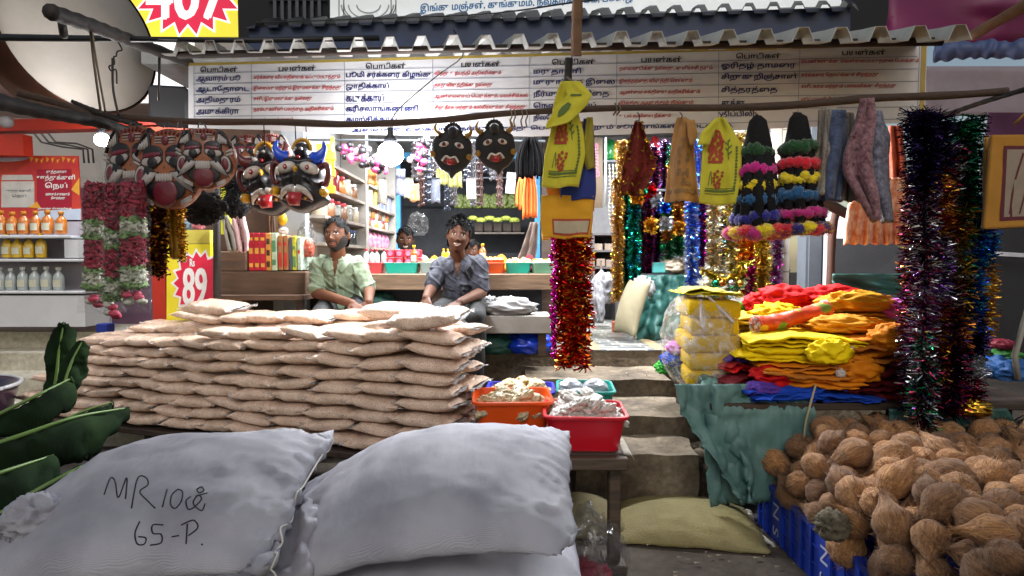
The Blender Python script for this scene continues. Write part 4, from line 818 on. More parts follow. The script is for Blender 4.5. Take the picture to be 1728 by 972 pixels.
p = W(1044, 530, 5.9); mb = MB(); mb.bbox((p[0], 5.95, FL + .055), (.1, .12, .1), bev=.004); mb.build('brick', M('orange_brick', '#9c4a2c', .9), smooth=False, label='orange brick standing under the gold garland', cat='brick')

# ================================================================== tinsel garlands inside
FG = foil('gold', '#c79a34'); FBE = foil('beige', '#b08d5c'); FGR = foil('green', '#147a4c'); FMA = foil('maroon', '#7a1f3e'); FPU = foil('purple', '#4a2568'); FBL = foil('blue', '#1b56b8'); FMG = foil('magenta', '#b81a86'); FSI = foil('silver', '#b9bcc0'); FTE = foil('teal', '#1c7a96'); FRD = foil('red', '#b3141c'); FCO = foil('copper', '#a3602a'); FOR = foil('orange', '#dd5a18'); FYG = foil('yellow_green', '#a9a83a'); FDK = foil('dark_violet', '#251a40', .25); FDG = foil('dark_green', '#12382e', .25); FWH = foil('pearl', '#d0c9a6', .3)
IN = [('gold beige', 1042, 300, 507, 5.6, 9, [FBE, FG], None), ('emerald', 1058, 325, 500, 5.7, 9, [FGR, FDG], None), ('emerald green', 1070, 325, 498, 5.55, 9, [FGR, FGR, FTE], None), ('maroon', 1086, 320, 480, 5.7, 8, [FMA, FMA, FSI], None), ('plum', 1097, 330, 462, 5.6, 7, [FMA, FPU], None), ('violet', 1112, 340, 436, 5.75, 9, [FPU, FPU, FMA], None),
      ('copper and green', 1128, 345, 436, 5.6, 10, [FCO, FGR, FG], [(.2, 1), (.68, (0, 2)), (1, 1)]), ('copper gold', 1145, 345, 430, 5.55, 10, [FCO, FGR, FG], [(.6, (0, 2)), (1, 1)]), ('bright blue', 1168, 236, 497, 5.2, 10, [FBL, FBL, FSI], None), ('magenta', 1183, 260, 446, 5.4, 8, [FMG, FMG, FPU], None), ('cobalt blue', 1194, 335, 440, 5.5, 7, [FBL, FTE], None),
      ('pearl and gold', 1206, 335, 505, 5.3, 11, [FWH, FG, FSI], None), ('short teal', 1221, 370, 434, 5.35, 8, [FTE, FBL], None), ('pale yellow', 1236, 330, 500, 5.3, 11, [FYG, FWH, FG], None), ('golden', 1255, 380, 496, 5.25, 10, [FG, FG, FOR], None), ('magenta and gold', 1268, 385, 505, 5.2, 8, [FMG, FG, FOR], [(.4, (1, 2)), (1, 0)]), ('rich gold', 1286, 380, 512, 5.15, 11, [FG, FG, FYG], None), ('mauve and silver', 1311, 385, 498, 5.15, 8, [FMG, FSI, FPU], None),
      ('short gold', 1247, 224, 300, 5.4, 12, [FWH, FG], None), ('short blue', 1291, 215, 300, 5.3, 9, [FBL, FSI], None), ('short orange', 1312, 215, 300, 5.3, 11, [FOR, FG], None), ('short red', 1332, 220, 290, 5.3, 9, [FRD, FOR], None), ('short pearl', 1216, 226, 260, 5.4, 9, [FWH, FYG], None)]
for q in (0, 1):
    for k, (nm, px, y0, y1, d, r_, ms, bands) in enumerate(IN): garland('tinsel_garland', px + (9 if q else 0), (y0 if q == 0 else min(y0, 236 + k * 7 % 17)), y1 - q * (8 + k * 11 % 34), d + .22 * q, r_ * 1.3, ms, f'{nm} tinsel garland inside the stall, the {("front", "rear")[q]} one of its pair', per_m=2700, bands=bands, group='tinsel garlands inside the stall', wid=.0048)
MB().tube([W(1025, 318, 5.62), W(1150, 322, 5.62)], .012, 6).build('hanging_rail', GREYP, label='grey rail the green and maroon garlands hang from', cat='rail')
for k, (x, y, cc, nme) in enumerate([(1080, 318, FGR, 'green'), (1075, 330, FG, 'gold'), (1098, 322, FRD, 'red'), (1108, 335, FSI, 'silver'), (1120, 345, FBL, 'blue'), (1098, 378, FG, 'small gold'), (1124, 375, FSI, 'small silver'), (1146, 382, FG, 'yellow gold')]):
    mb = MB(); tinsel(mb, [W(x, y - 8, 5.35), W(x, y + 10, 5.35)], .06, 2500, np.random.RandomState(k), lambda t, q: 0, wid=.016); mb.build('foil_flower', cc, smooth=False, label=f'{nme} foil flower hanging among the inside garlands', cat='ornament', group='foil flowers')
for k, (x0, y0, x1, y1, cc, nme) in enumerate([(1188, 455, 1262, 440, [FYG, FG], 'gold and lime'), (1195, 480, 1255, 470, [FWH, FGR], 'pearl and green')]):
    path = spline([W(x0, y0, 5.1), W((x0 + x1) / 2, max(y0, y1) + 18, 5.1), W(x1, y1, 5.1)], 14); mb = MB(); tinsel(mb, path, .055, 1500, np.random.RandomState(k + 50), lambda t, q: q.randint(2), wid=.009); mb.build('tinsel_swag', cc, smooth=False, label=f'{nme} tinsel swag sagging between the hanging garlands', cat='garland', group='tinsel swags')
for k in range(10):
    x, y = 1190 + (k % 5) * 15 + rnd.uniform(-4, 4), 478 + (k // 5) * 18; mb = MB(); mb.ball(W(x, y, 5.0), .032, 10, 7); cc = [FWH, FGR, FCO, FSI, FG][k % 5]; mb.build('bauble', cc, label=f'{("pearl", "green", "copper", "silver", "gold")[k % 5]} bauble in the {("upper", "lower")[k // 5]} row below the tinsel swags', cat='bauble', group='baubles')

# ================================================================== goods hanging over the counter and in the doorway
def strands(name, px, y0, y1, d, n, w, mat, label, cat, r=.006, curl=.6, group=None, beads=False, taper=0):
    r_ = np.random.RandomState(int(px)); mb = MB()
    for k in range(n):
        x = px + w * (k / (max(n - 1, 1)) - .5); ye = y1 - taper * abs(k / max(n - 1, 1) - .5) * 2 + r_.uniform(-4, 3); dd = d + r_.uniform(-.04, .04)
        mb.tube(spline([W(px + (x - px) * .4, y0, dd), W(x + r_.uniform(-curl, curl), (y0 + ye) / 2, dd), W(x + r_.uniform(-curl, curl), ye, dd)], 8), r, 5)
        if beads:
            for q in range(8): mb.ball(W(x, y0 + (ye - y0) * (q + 1) / 8, dd - .01), r * 2.1, 6, 4)
    return mb.build(name, mat, label=label, cat=cat, group=group)
BLKT = M('black_thread', '#050405', .9, spec=.1); ORT = M('orange_thread', '#d0621a', .75, var=.15)
strands('black_tassel', 895, 232, 300, 5.0, 22, 46, BLKT, 'bunch of black thread tassels left of the yellow flags', 'tassel', .008)
strands('orange_tassel', 880, 300, 352, 5.2, 9, 16, ORT, 'orange thread tassel bunch, the shorter left one', 'tassel', .007, .3); strands('orange_tassel', 894, 285, 368, 5.1, 14, 22, ORT, 'long orange thread tassel bunch left of the yellow flags', 'tassel', .008, .3)
for k in range(14):
    x = 700 + k * 11; c_ = k % 3; strands('bead_string', x, 236, (300, 340, 338, 285)[k % 4] + (k * 7) % 12, 6.4 + .15 * (k % 3), 3, 7, [M('silver_black_string', '#6c6a70', .4, var=.7, vs=40), M('brown_string', '#5a3f3a', .5, var=.5, vs=30), M('slate_string', '#39404e', .4, var=.5, vs=40)][c_], f'{("silver and black", "brown", "slate")[c_]} bead string, {ORD[min(k, 11)] if k < 12 else ("thirteenth", "fourteenth")[k - 12]} from the glaring bulb', 'bead string', .009, .5, 'bead strings over the doorway', True)
for k, (x, y0, y1, cc) in enumerate([(747, 285, 312, '#8f8a4a'), (768, 290, 316, '#9a9a58')]):
    G, s = drape([(y0, x - 11, x + 11), (y1, x - 12, x + 12)], 6.0, 3, .02, 14, 8, seed=k); mb = MB(); mb.sheet(G, .006); mb.build('pouch_strip', M('pale_green_pouch', '#8f8f52', .35, coat=.5, var=.4, vs=40), label=('pale green pouch strip, left one above the smiling man', 'pale green pouch strip, right one above the smiling man')[k], cat='pouch', group='pouch strips')
for k, (x, y) in enumerate(((795, 305), (862, 296))):
    mb = MB(); c = W(x, y + 13, 5.6); mb.bbox(c, (.085, .012, .19), rotm(0, (-2, 5)[k], 0), .005); mb.build('paper_tag', M('paper_tag', '#b9b2b0', .7), smooth=False, label=('blank white paper tag hung above the smiling man', 'blank white paper tag under the right black mask')[k], cat='tag')
    mb = MB(); mb.tube([W(x, y, 5.6), W(x, 240, 5.6)], .003, 5); mb.build('string', BLKT, bpy.data.objects['paper_tag' if k == 0 else 'paper_tag.001'])
for k in range(7):
    x = 775 + k * 15; mb = MB(); lump(mb, W(x, 352, 8.4), (.16, .14, .22), k, .35, 2.5); mb.build('green_bunch', M('green_bunch', '#3d4a26', .6, var=.5, vs=14, hue='#6f7a3a'), label=f'dull green bunch, {ORD[k]} from left hanging in the dark doorway', cat='bunch', group='green bunches in the doorway')
for k in range(8):
    x = 770 + k * 14; mb = MB(); lump(mb, W(x, 372 + (k % 2) * 3, 8.3), (.14, .1, .07), k + 9, .3, 2.5); mb.build('leaf_bunch', M('lime_bunch', '#8f9a3c', .6, var=.5, vs=20), label=f'lime leaf bundle, {ORD[k]} from left in the dark doorway', cat='bunch', group='lime bundles in the doorway')
MB().tube([W(700, 300, 8.25), W(905, 300, 8.25)], .012, 6).build('hanging_rail', GREYP, label='grey rail across the dark doorway', cat='rail')
mb = MB(); mb.box(*[W(800, 0, 9.0)[0], W(885, 0, 9.0)[0]], 9.0, 9.3, W(0, 392, 9.0)[2] - .02, W(0, 392, 9.0)[2]); mb.build('store_shelf', SHELFW, smooth=False, label='dim shelf in the dark doorway', cat='shelf')
for k in range(5): mb = MB(); mb.bbox(W(808 + k * 16, 384, 9.1), (.12, .12, .13), bev=.01); mb.build('bundle', M('pale_bundle', '#8a7d74', .7, var=.3), smooth=False, label=f'pale bundle, {ORD[k]} from left on the dim store shelf', cat='bundle', group='pale bundles')
mb = MB(); lump(mb, W(706, 398, 6.6), (.22, .16, .28), 6, .3, 2); mb.build('plastic_bag', film('bag_film', dens=.35), label='clear plastic bag hanging beside the doorway man', cat='bag')
for k, (x, y, w) in enumerate([(590, 258, 40), (622, 262, 26), (640, 272, 24), (704, 275, 26), (716, 248, 20)]):
    r_ = np.random.RandomState(k + 3); mb = MB()
    for q in range(16): lump(mb, W(x + r_.uniform(-w / 2, w / 2), y + r_.uniform(-16, 18), 5.2 + r_.uniform(-.05, .05)), r_.uniform(.04, .075, 3), q, .3, 3, 10, 8, mi=r_.randint(3), flat=False)
    mb.build('trinket_bunch', [M('pink_trinket', '#b8487c', .4, coat=.5), M('white_trinket', '#b0a9ae', .4, coat=.5), M('black_trinket', '#16141a', .5)], label=f'hanging bunch of pink, white and black trinkets, {ORD[k]} from left near the bulb', cat='trinkets', group='trinket bunches')
for k, (x, y0, y1, cc, nme) in enumerate([(628, 286, 312, '#b07a3c', 'ochre'), (645, 300, 345, '#8f8d80', 'pale grey'), (676, 285, 330, '#7f86a8', 'bluish'), (690, 300, 335, '#a7b09a', 'pale green'), (700, 310, 340, '#b98c62', 'tan'), (735, 300, 342, '#59616f', 'slate')]):
    G, s = drape([(y0, x - 7, x + 7), (y1, x - 8, x + 8)], 5.6, 1, .015, 8, 10, seed=k); mb = MB(); mb.sheet(G, .012); mb.build('hanging_packet', M(f'hang_pack_{k}', cc, .4, coat=.5, var=.35, vs=30), label=f'{nme} packet strip hanging under the glaring bulb', cat='packet', group='packet strips near the bulb')
MB().tube([W(520, 236, 5.2), W(920, 238, 5.2)], .01, 6).build('hanging_rail', GREYP, label='grey rail behind the banner the trinkets hang from', cat='rail')
# brown clothes hung right of the doorway
G, s = drape([(375, 895, 908), (420, 880, 906), (448, 868, 900)], 6.9, 2, .04, 12, 16); mb = MB(); mb.sheet(G, .008); mb.build('brown_cloth', M('brown_cloth', '#54443c', .8, var=.3), label='brown cloth hanging behind the maroon powder mound', cat='cloth')
# ================================================================== herb price banner
B0 = W(318, 212, 4.3); B1 = W(1565, 206, 3.62); B2 = W(318, 104, 4.3); pl = plane3(B0, B1, B2)
bn = thing('herb_banner', pl(900, 228), 'long white banner of Tamil herb names in navy and red across the stall front', 'banner')
edge = [(318, 106), (560, 100), (800, 93), (1050, 86), (1300, 79), (1565, 71), (1560, 206), (1400, 212), (1240, 220), (1080, 226), (900, 230), (760, 229), (600, 227), (450, 219), (318, 216)]
def wv(p): return p + pl.n * .012 * math.sin(p[0] * 5) * 0
mb = MB(); mb.prism([pl(x, y) for x, y in edge], -pl.n * .006); BANW = M('banner_white', '#cdccce', .45, var=.13, vs=2.2, bump=.08, bs=3); mb.build('sheet', BANW, bn, smooth=False)
mb = MB(); top = edge[:6]; mb.grid([[pl(x, y + .5, .003), pl(x, y + 5, .003)] for x, y in top]); mb.grid([[pl(1555, 74, .003), pl(1564, 73, .003)], [pl(1551, 205, .003), pl(1559, 205, .003)]]); mb.build('yellow_border', M('banner_yellow', '#a08a3c', .5), bn, smooth=False)
mb = MB()
def rule(x0, y0, x1, y1, w=.9): mb.grid([[pl(x0, y0 - w / 2, .003), pl(x0, y0 + w / 2, .003)], [pl(x1, y1 - w / 2, .003), pl(x1, y1 + w / 2, .003)]])
def vrule(x0, y0, x1, y1, w=.9): mb.grid([[pl(x0 - w / 2, y0, .0034), pl(x0 + w / 2, y0, .0034)], [pl(x1 - w / 2, y1, .0034), pl(x1 + w / 2, y1, .0034)]])
for a, b in ((124, 95), (142, 116), (160, 137), (179, 158), (197, 180)): rule(326, a, 1549, b)
rule(318, 210, 900, 215); rule(900, 215, 1555, 200)
for x0, y0, x1, y1 in ((424, 108, 425, 209), (581, 104, 582, 212), (730, 100, 731, 213), (893, 96, 893, 214), (1041, 92, 1040, 210), (1213, 88, 1212, 207), (1350, 83, 1346, 204), (327, 112, 328, 209), (1552, 78, 1548, 200)): vrule(x0, y0, x1, y1)
mb.build('rule_line', M('banner_line', '#70788c', .6), bn, smooth=False)
NV = M('banner_navy', '#20265c', .5); RDK = M('banner_red', '#b04a4e', .5); BK = M('banner_black', '#1a1a22', .5)
mb = MB()
for i, (x0, x1, y) in enumerate([(338, 400, 117), (470, 532, 115), (617, 684, 111), (778, 843, 108), (931, 1003, 104), (1082, 1150, 100), (1242, 1317, 94), (1421, 1494, 88)]): text_px(mb, ('பொடிகள்', 'பயன்கள்')[i % 2], pl, x0, y, x1, 9.5, y - .8, bold=.7, mi=1)
for s, x0, x1, y in [('ஆவாரம் பூ', 331, 405, 133), ('ஆடாதோடை', 331, 420, 151), ('அதிமதுரம்', 331, 405, 169), ('அமுக்கிரா', 331, 403, 188), ('பூமி சர்க்கரை கிழங்கு', 584, 728, 127), ('ஜாதிக்காய்', 584, 656, 146), ('கடுக்காய்', 584, 648, 165), ('கரிசலாங்கண்ணி', 584, 705, 184), ('கழற்சிக்காய்', 584, 669, 202),
                      ('மருதாணி', 900, 980, 121), ('முருங்கை இலை', 900, 1037, 139), ('நீர்முள்ளி விதை', 900, 1027, 159), ('நெல்லிக்காய்', 900, 1005, 179), ('நிலவேம்பு', 900, 962, 199), ('ஓரிதழ் தாமரை', 1217, 1342, 111), ('சிறுகுறிஞ்சான்', 1217, 1345, 130), ('சித்தரத்தை', 1217, 1311, 152), ('சுக்கு', 1217, 1257, 173), ('திப்பிலி', 1217, 1272, 193)]: text_px(mb, s, pl, x0, y, x1, 13, y - .006 * (x1 - x0), bold=.8)
text_px(mb, 'அனைத்து வகையான நாட்டு மருந்து பொடிகள் மற்றும் சூரணங்கள் கிடைக்கும்.', pl, 594, 220, 1237, 10, 212, bold=.8)
for s, x0, x1, y in [('சர்க்கரை வியாதியைக் கட்டுப்படுத்தும்', 428, 574, 131), ('இரைப்பு மற்றும் இருமலுக்கு சிறந்தது', 428, 576, 149), ('சளி, இருமலுக்கு நல்லது', 428, 527, 167), ('நரம்புகளின் பலத்தை அதிகரிக்கும்', 428, 563, 185), ('உடல் பலம் தரும்', 428, 495, 203), ('விந்து உற்பத்தி அதிகரிக்கும்', 733, 845, 124), ('தாதுவிருத்திக்கு நல்லது', 733, 831, 144), ('ஆண்மையைப் பெருக்கும், மலச்சிக்கல்', 733, 890, 163), ('சிறுநீரக மற்றும் கல்லீரலுக்கு சிறந்தது', 733, 887, 182),
                      ('தலைமுடிக்கு நல்லது, குளிர்ச்சி தரும்.', 1045, 1204, 116), ('இரத்தத்தை விருத்தி செய்யும்', 1045, 1168, 137), ('ஆண்மை சக்தியை அதிகரிக்கும்', 1045, 1181, 156), ('இரத்த அழுத்தம் நீங்கும்', 1045, 1170, 174), ('உடல் வலியை நீக்கும்', 1045, 1132, 196), ('பெண்களுக்கு வெள்ளைப்படுதலை போக்கும்', 1352, 1551, 104), ('சர்க்கரை நோய்க்குச் சிறந்தது', 1352, 1483, 127), ('சளி, கரம் மற்றும் பல்வலிக்கு சிறந்தது', 1352, 1513, 146), ('மூட்டுவலி நீங்கும்', 1352, 1425, 168)]: text_px(mb, s, pl, x0, y, x1, 9, y - .01 * (x1 - x0), bold=.5, mi=2)
mb.build('lettering', [NV, BK, RDK], bn, smooth=False)
# ================================================================== poles, ropes and goods hung at the front
BAM = M('weathered_pole', '#4a3a30', .85, var=.3, vs=9, stretch=(2, 12, 12), bump=.5, bs=30); DKP = M('dark_bar', '#26211f', .7, var=.3, vs=8, bump=.3)
def pole(pts, r, mat, label, name='pole', cat='pole', n=60):
    P = spline(pts, n); rr = np.full(n, r) if np.isscalar(r) else np.interp(np.linspace(0, 1, n), np.linspace(0, 1, len(r)), r); rr = rr * (1 + .06 * np.sin(np.arange(n) * 1.1)); mb = MB(); mb.tube(P, rr, 10); return mb.build(name, mat, label=label, cat=cat)
pole([W(165, 195, 3.35), W(318, 205, 3.35), W(470, 206, 3.35), W(600, 210, 3.35), W(740, 203, 3.32), W(860, 191, 3.28), W(1050, 182, 3.22), W(1200, 182, 3.2), W(1330, 178, 3.15), W(1470, 166, 3.1), W(1600, 161, 3.05), W(1700, 154, 3.0)], [.016, .019, .016, .02, .018], BAM, 'long crooked wooden pole slung across the whole stall front')
pole([W(1590, 196, 3.3), W(1660, 172, 3.1), W(1760, 142, 2.8)], .012, DKP, 'thin dark stick tied under the pole at upper right')
pole([W(85, 20, 2.75), W(160, 45, 3.1), W(230, 72, 3.6), W(318, 104, 4.35)], [.036, .034, .036, .034], DKP, 'thick dark pole slanting from upper left to the banner')
pole([W(28, 156, 3.0), W(90, 172, 3.1), W(165, 194, 3.3), W(205, 203, 3.33)], [.02, .016, .012], BAM, 'short weathered pole slanting over the round sign')
pole([W(120, 170, 3.2), W(165, 190, 3.28), W(240, 213, 3.38)], [.008, .018, .014], DKP, 'short forked stick tied to the slanting poles at left')
pole([W(-30, 165, 2.7), W(70, 188, 2.95), W(160, 205, 3.2), W(235, 226, 3.45)], [.04, .034, .03, .022], DKP, 'thick dark branch pole entering from the left edge')
mb = MB(); mb.tube([W(-30, 64, 3.3), W(430, 68, 3.6), W(640, 64, 3.6)], .016, 8); mb.tube([W(-30, 60, 3.34), W(300, 66, 3.5)], .012, 8); mb.build('cable', M('black_cable', '#17171b', .5), label='twin black cables crossing in front of the round sign', cat='cable')
mb = MB(); mb.tube(spline([W(104, 36, 2.9), W(106, 48, 2.9), W(108, 60, 2.95)], 8), .018, 8); mb.build('pole_stub', DKP, label='short stub hanging under the thick slanting pole', cat='stub')
mb = MB(); mb.tube(spline([W(152, 45, 3.05), W(158, 100, 3.12), W(170, 190, 3.25)], 12), .006, 6); mb.tube(spline([W(154, 45, 3.05), W(163, 105, 3.12), W(178, 190, 3.25)], 12), .005, 6); mb.build('rope', M('jute_rope', '#6f6252', .9), label='doubled jute rope hanging in front of the round sign', cat='rope')
mb = MB(); mb.tube(spline([W(200, 72, 3.3), W(206, 84, 3.3), W(198, 87, 3.3), W(196, 95, 3.3), W(192, 96, 3.3), W(193, 108, 3.3), W(184, 112, 3.3), W(188, 120, 3.3), W(196, 118, 3.3), W(197, 142, 3.3)], 40), .004, 6); mb.tube(spline([W(190, 98, 3.3), W(191, 150, 3.3), W(200, 195, 3.3)], 14), .006, 6); mb.build('wire_hook', M('dark_wire', '#2a2523', .5), label='bent wire hook hanging in front of the round sign', cat='hook')
mb = MB(); mb.tube([W(269, 97, 3.9), W(268, 170, 3.9)], .008, 6); mb.build('wire', M('dark_wire', '#2a2523', .5), label='straight wire hanging before the glowing white panel', cat='wire')
pole([W(975, -20, 2.95), W(972, 95, 3.05)], [.026, .027], M('tan_pole', '#7d5f48', .8, var=.25, vs=10, bump=.3), 'tan upright wooden post rising above the yellow flags', n=20)
pole([W(960, 98, 3.12), W(958, 142, 3.14), W(957, 190, 3.2)], [.02, .021, .018], DKP, 'dark wooden stub the yellow flags are tied to', n=16)
mb = MB(); mb.tube([W(968, -10, 3.0), W(965, 98, 3.1)], .004, 5); mb.tube(spline([W(957, 130, 3.1), W(966, 138, 3.08), W(974, 145, 3.1), W(960, 150, 3.12)], 14), .006, 6); mb.build('tie_rope', M('jute_rope', '#6f6252', .9), label='thin rope tied around the dark stub over the flags', cat='rope')
mb = MB()
for x in (862, 868, 880, 888): mb.tube(spline([W(x, 185, 3.26), W(x + 2, 196, 3.24), W(x - 1, 204, 3.27), W(x + 1, 214, 3.27)], 10), .004, 5)
for x in (1038, 1044): mb.tube(spline([W(x, 174, 3.2), W(x + 3, 184, 3.18), W(x, 190, 3.21), W(x - 3, 194, 3.21)], 10), .005, 5)
mb.build('twine_knot', M('jute_rope', '#6f6252', .9), label='brown twine knots wound round the long crooked pole', cat='twine')
pole([W(1640, 60, 3.6), W(1728, 10, 3.2), W(1790, -30, 3.0)], .03, M('tan_pole', '#7d5f48', .8), 'tan pole slanting up at the top right corner', n=16)
mb = MB(); mb.tube(spline([W(430, 38, 4.4), W(500, 36, 4.4), W(800, 25, 4.2), W(975, 3, 3.2), W(1080, -8, 3.2)], 40), .005, 5); mb.build('wire', M('black_cable', '#17171b', .5), label='thin black wire running over the dark corrugated sheet', cat='wire')

# ------------------------------------------------------------------ yellow flags and cloths
def clothm(name, col, **k): return M('cloth_' + name, col, .8, var=.08, vs=6, bump=.2, bs=200, sheen=.2, **k)
YF = clothm('lemon', '#c9c02e'); YO = clothm('marigold', '#d69a14'); NVY = clothm('navy', '#1c2f7c'); ORC = clothm('amber', '#c9781c')
PR = M('print_red', '#a8452c', .8); PG = M('print_green', '#5b7034', .8)
def flag_print(surf, t, u0=.12, u1=.9, v0=.3, v1=.9):
    L = lambda u, v: (u0 + (u1 - u0) * u, v0 + (v1 - v0) * v); mb = MB()
    for k in range(26): blob_on(mb, surf, *L(.1 + .38 * (.5 + .5 * math.sin(k * 2.4)), .02 + .42 * k / 26), .035 + .04 * rnd.random(), .02 + .02 * rnd.random(), .007, 8, 0, k)
    strip_on(mb, surf, [L(.05, .05), L(.12, -.05), L(.42, -.04), L(.5, .06)], .03, .007); strip_on(mb, surf, [L(.06, .46), L(.5, .46)], .03, .007); strip_on(mb, surf, [L(.3, .0), L(.45, .12), L(.25, .25), L(.1, .4)], .03, .007)
    for k in range(16): blob_on(mb, surf, *L(.38 + .16 * math.sin(k * 1.9) * (1 - k / 24), .62 + .3 * k / 16), .04, .018, .007, 8, 0, k + 40)
    mb.build('red_print', PR, t, smooth=False); mb = MB()
    strip_on(mb, surf, [L(.68, .1), L(.66, .3), L(.7, .42)], .022, .007)
    for k in range(5): strip_on(mb, surf, [L(.67, .13 + k * .05), L(.78 - .2 * (k % 2), .08 + k * .05)], .02, .007)
    for k in range(14): blob_on(mb, surf, *L(.93, .22 + k * .055), .035, .018, .007, 7, 0, k)
    strip_on(mb, surf, [L(.02, .95), L(.97, .95)], .022, .007); strip_on(mb, surf, [L(.02, 1.0), L(.97, 1.0)], .008, .007); strip_on(mb, surf, [L(.02, .91), L(.97, .91)], .008, .007)
    strip_on(mb, surf, [L(.12, .86), L(.17, .62), L(.22, .84)], .016, .007)
    mb.build('green_print', PG, t, smooth=False)
def hung(name, rows, d, mat, label, cat='cloth', folds=2, amp=.02, th=.004, nu=28, nv=36, seed=0, group=None, sharp=.8, dz=None):
    G, s = drape(rows, d, folds, amp, nu, nv, seed, sharp=sharp, dz=dz); mb = MB(); mb.sheet(G, th); return mb.build(name, mat, label=label, cat=cat, group=group), s
hung('flag', [(205, 968, 1000), (300, 958, 1002), (405, 915, 998)], 3.32, YO, 'marigold cloth flags hanging lowest in the bundle on the stub', 'flag', 2, .02, .02, seed=1, group='cloth flags tied to the stub')
hung('flag', [(250, 930, 1000), (320, 922, 1004), (358, 934, 1002)], 3.24, ORC, 'amber cloth flag under the navy one', 'flag', 1.5, .015, .02, seed=2, group='cloth flags tied to the stub')
t, s = hung('flag', [(330, 914, 1000), (372, 912, 1000), (402, 916, 994)], 3.20, YO, 'marigold flag with a pale panel at its hem', 'flag', 1.5, .015, .02, seed=3, group='cloth flags tied to the stub')
mb = MB(); mb.grid([[s(u, .55, .013), s(u, .93, .013)] for u in np.linspace(.22, .96, 8)], 0); mb.grid([[s(u, .60, .016), s(u, .88, .016)] for u in np.linspace(.25, .93, 8)], 1); mb.build('hem_panel', [M('print_red', '#a8452c'), M('pale_hem', '#b3a489', .8)], t, smooth=False)
hung('flag', [(200, 985, 1000), (260, 975, 1004), (320, 945, 1006), (337, 946, 1004)], 3.19, NVY, 'navy blue cloth flag peeking from under the lemon flag', 'flag', 1.2, .012, .006, seed=4, group='cloth flags tied to the stub')
hung('flag', [(198, 990, 1000), (260, 982, 1002), (285, 990, 1004)], 3.17, clothm('olive', '#8f861e'), 'narrow olive cloth flag right of the lemon flag', 'flag', .8, .01, .006, seed=5, group='cloth flags tied to the stub')
t, s = hung('flag', [(138, 946, 968), (160, 938, 982), (190, 932, 975), (220, 930, 984), (260, 920, 988), (316, 914, 976)], 3.12, YF, 'lemon yellow flag with red and green temple prints, topmost on the stub', 'flag', 1.2, .016, .006, seed=6, group='cloth flags tied to the stub'); flag_print(s, t)
t, s = hung('flag', [(137, 950, 978), (160, 958, 999), (178, 940, 990), (208, 922, 960), (216, 922, 928)], 3.07, YF, 'folded over lemon flag corner with dark green print', 'flag', .8, .012, .006, seed=7, group='cloth flags tied to the stub')
mb = MB(); blob_on(mb, s, .35, .6, .16, .16, .007, 9); strip_on(mb, s, [(.15, .3), (.6, .3)], .04, .007); mb.build('green_print', PG, t, smooth=False)
# brick red net cloth
RN = M('brick_net', '#6e1a0c', .85, var=.35, vs=60, bump=.5, bs=120)
t, s = hung('net_cloth', [(205, 1072, 1082), (235, 1062, 1092), (280, 1052, 1108), (330, 1043, 1082)], 3.2, RN, 'brick red net cloth with gold flecks hung from the crooked pole', 'cloth', 1.6, .03, .006, seed=11, sharp=1)
mb = MB(); r_ = np.random.RandomState(4)
for k in range(150):
    u, v = (r_.rand(), r_.rand()) if k < 50 else ((r_.choice([.04, .96]), r_.rand()) if k < 100 else (r_.rand(), .97)); p = s(u, v, .01); mb.add(p + r_.randn(4, 3) * .008, [(0, 1, 2, 3)])
mb.build('gold_fleck', FG, t, smooth=False)
t, s = hung('tan_cloth', [(198, 1143, 1158), (212, 1138, 1176), (240, 1134, 1170), (290, 1128, 1174), (340, 1121, 1180)], 3.2, clothm('peach', '#a8793f'), 'pale tan printed cloth hung from the crooked pole', 'cloth', 1.2, .03, .006, seed=12)
mb = MB()
for k in range(22): blob_on(mb, s, .25 + .5 * rnd.random(), .25 + .55 * rnd.random(), .07, .03, .008, 9, 0, k)
strip_on(mb, s, [(.05, .88), (.95, .88)], .05, .008); mb.build('faded_print', M('faded_print', '#8a6a4a', .85), t, smooth=False)
mb = MB(); G, _ = drape([(202, 1158, 1172), (225, 1160, 1177), (246, 1164, 1170)], 3.16, .6, .01, 8, 10); mb.sheet(G, .006); mb.build('folded_corner', clothm('peach', '#a8793f'), t)
t, s = hung('flag', [(198, 1208, 1222), (225, 1192, 1240), (245, 1186, 1252), (300, 1182, 1250), (345, 1180, 1242)], 3.15, YF, 'lemon flag with red and green prints hung alone on the crooked pole', 'flag', 1, .025, .006, seed=13); flag_print(s, t, .1, .92, .2, .88)
mb = MB(); G, _ = drape([(202, 1204, 1214), (225, 1182, 1204), (246, 1176, 1196)], 3.11, .6, .012, 8, 10); mb.sheet(G, .006); mb.build('folded_corner', YF, t)
mb = MB()
for x, y in ((1078, 206), (1150, 200), (1216, 199), (1277, 197), (1341, 192)): mb.tube(spline([W(x - 3, 190, 3.17), W(x + 1, 194, 3.15), W(x, y, 3.17)], 8), .003, 5)
mb.build('wire_hooks', M('dark_wire', '#2a2523', .5), label='small wire hooks holding the cloths on the crooked pole', cat='hooks')
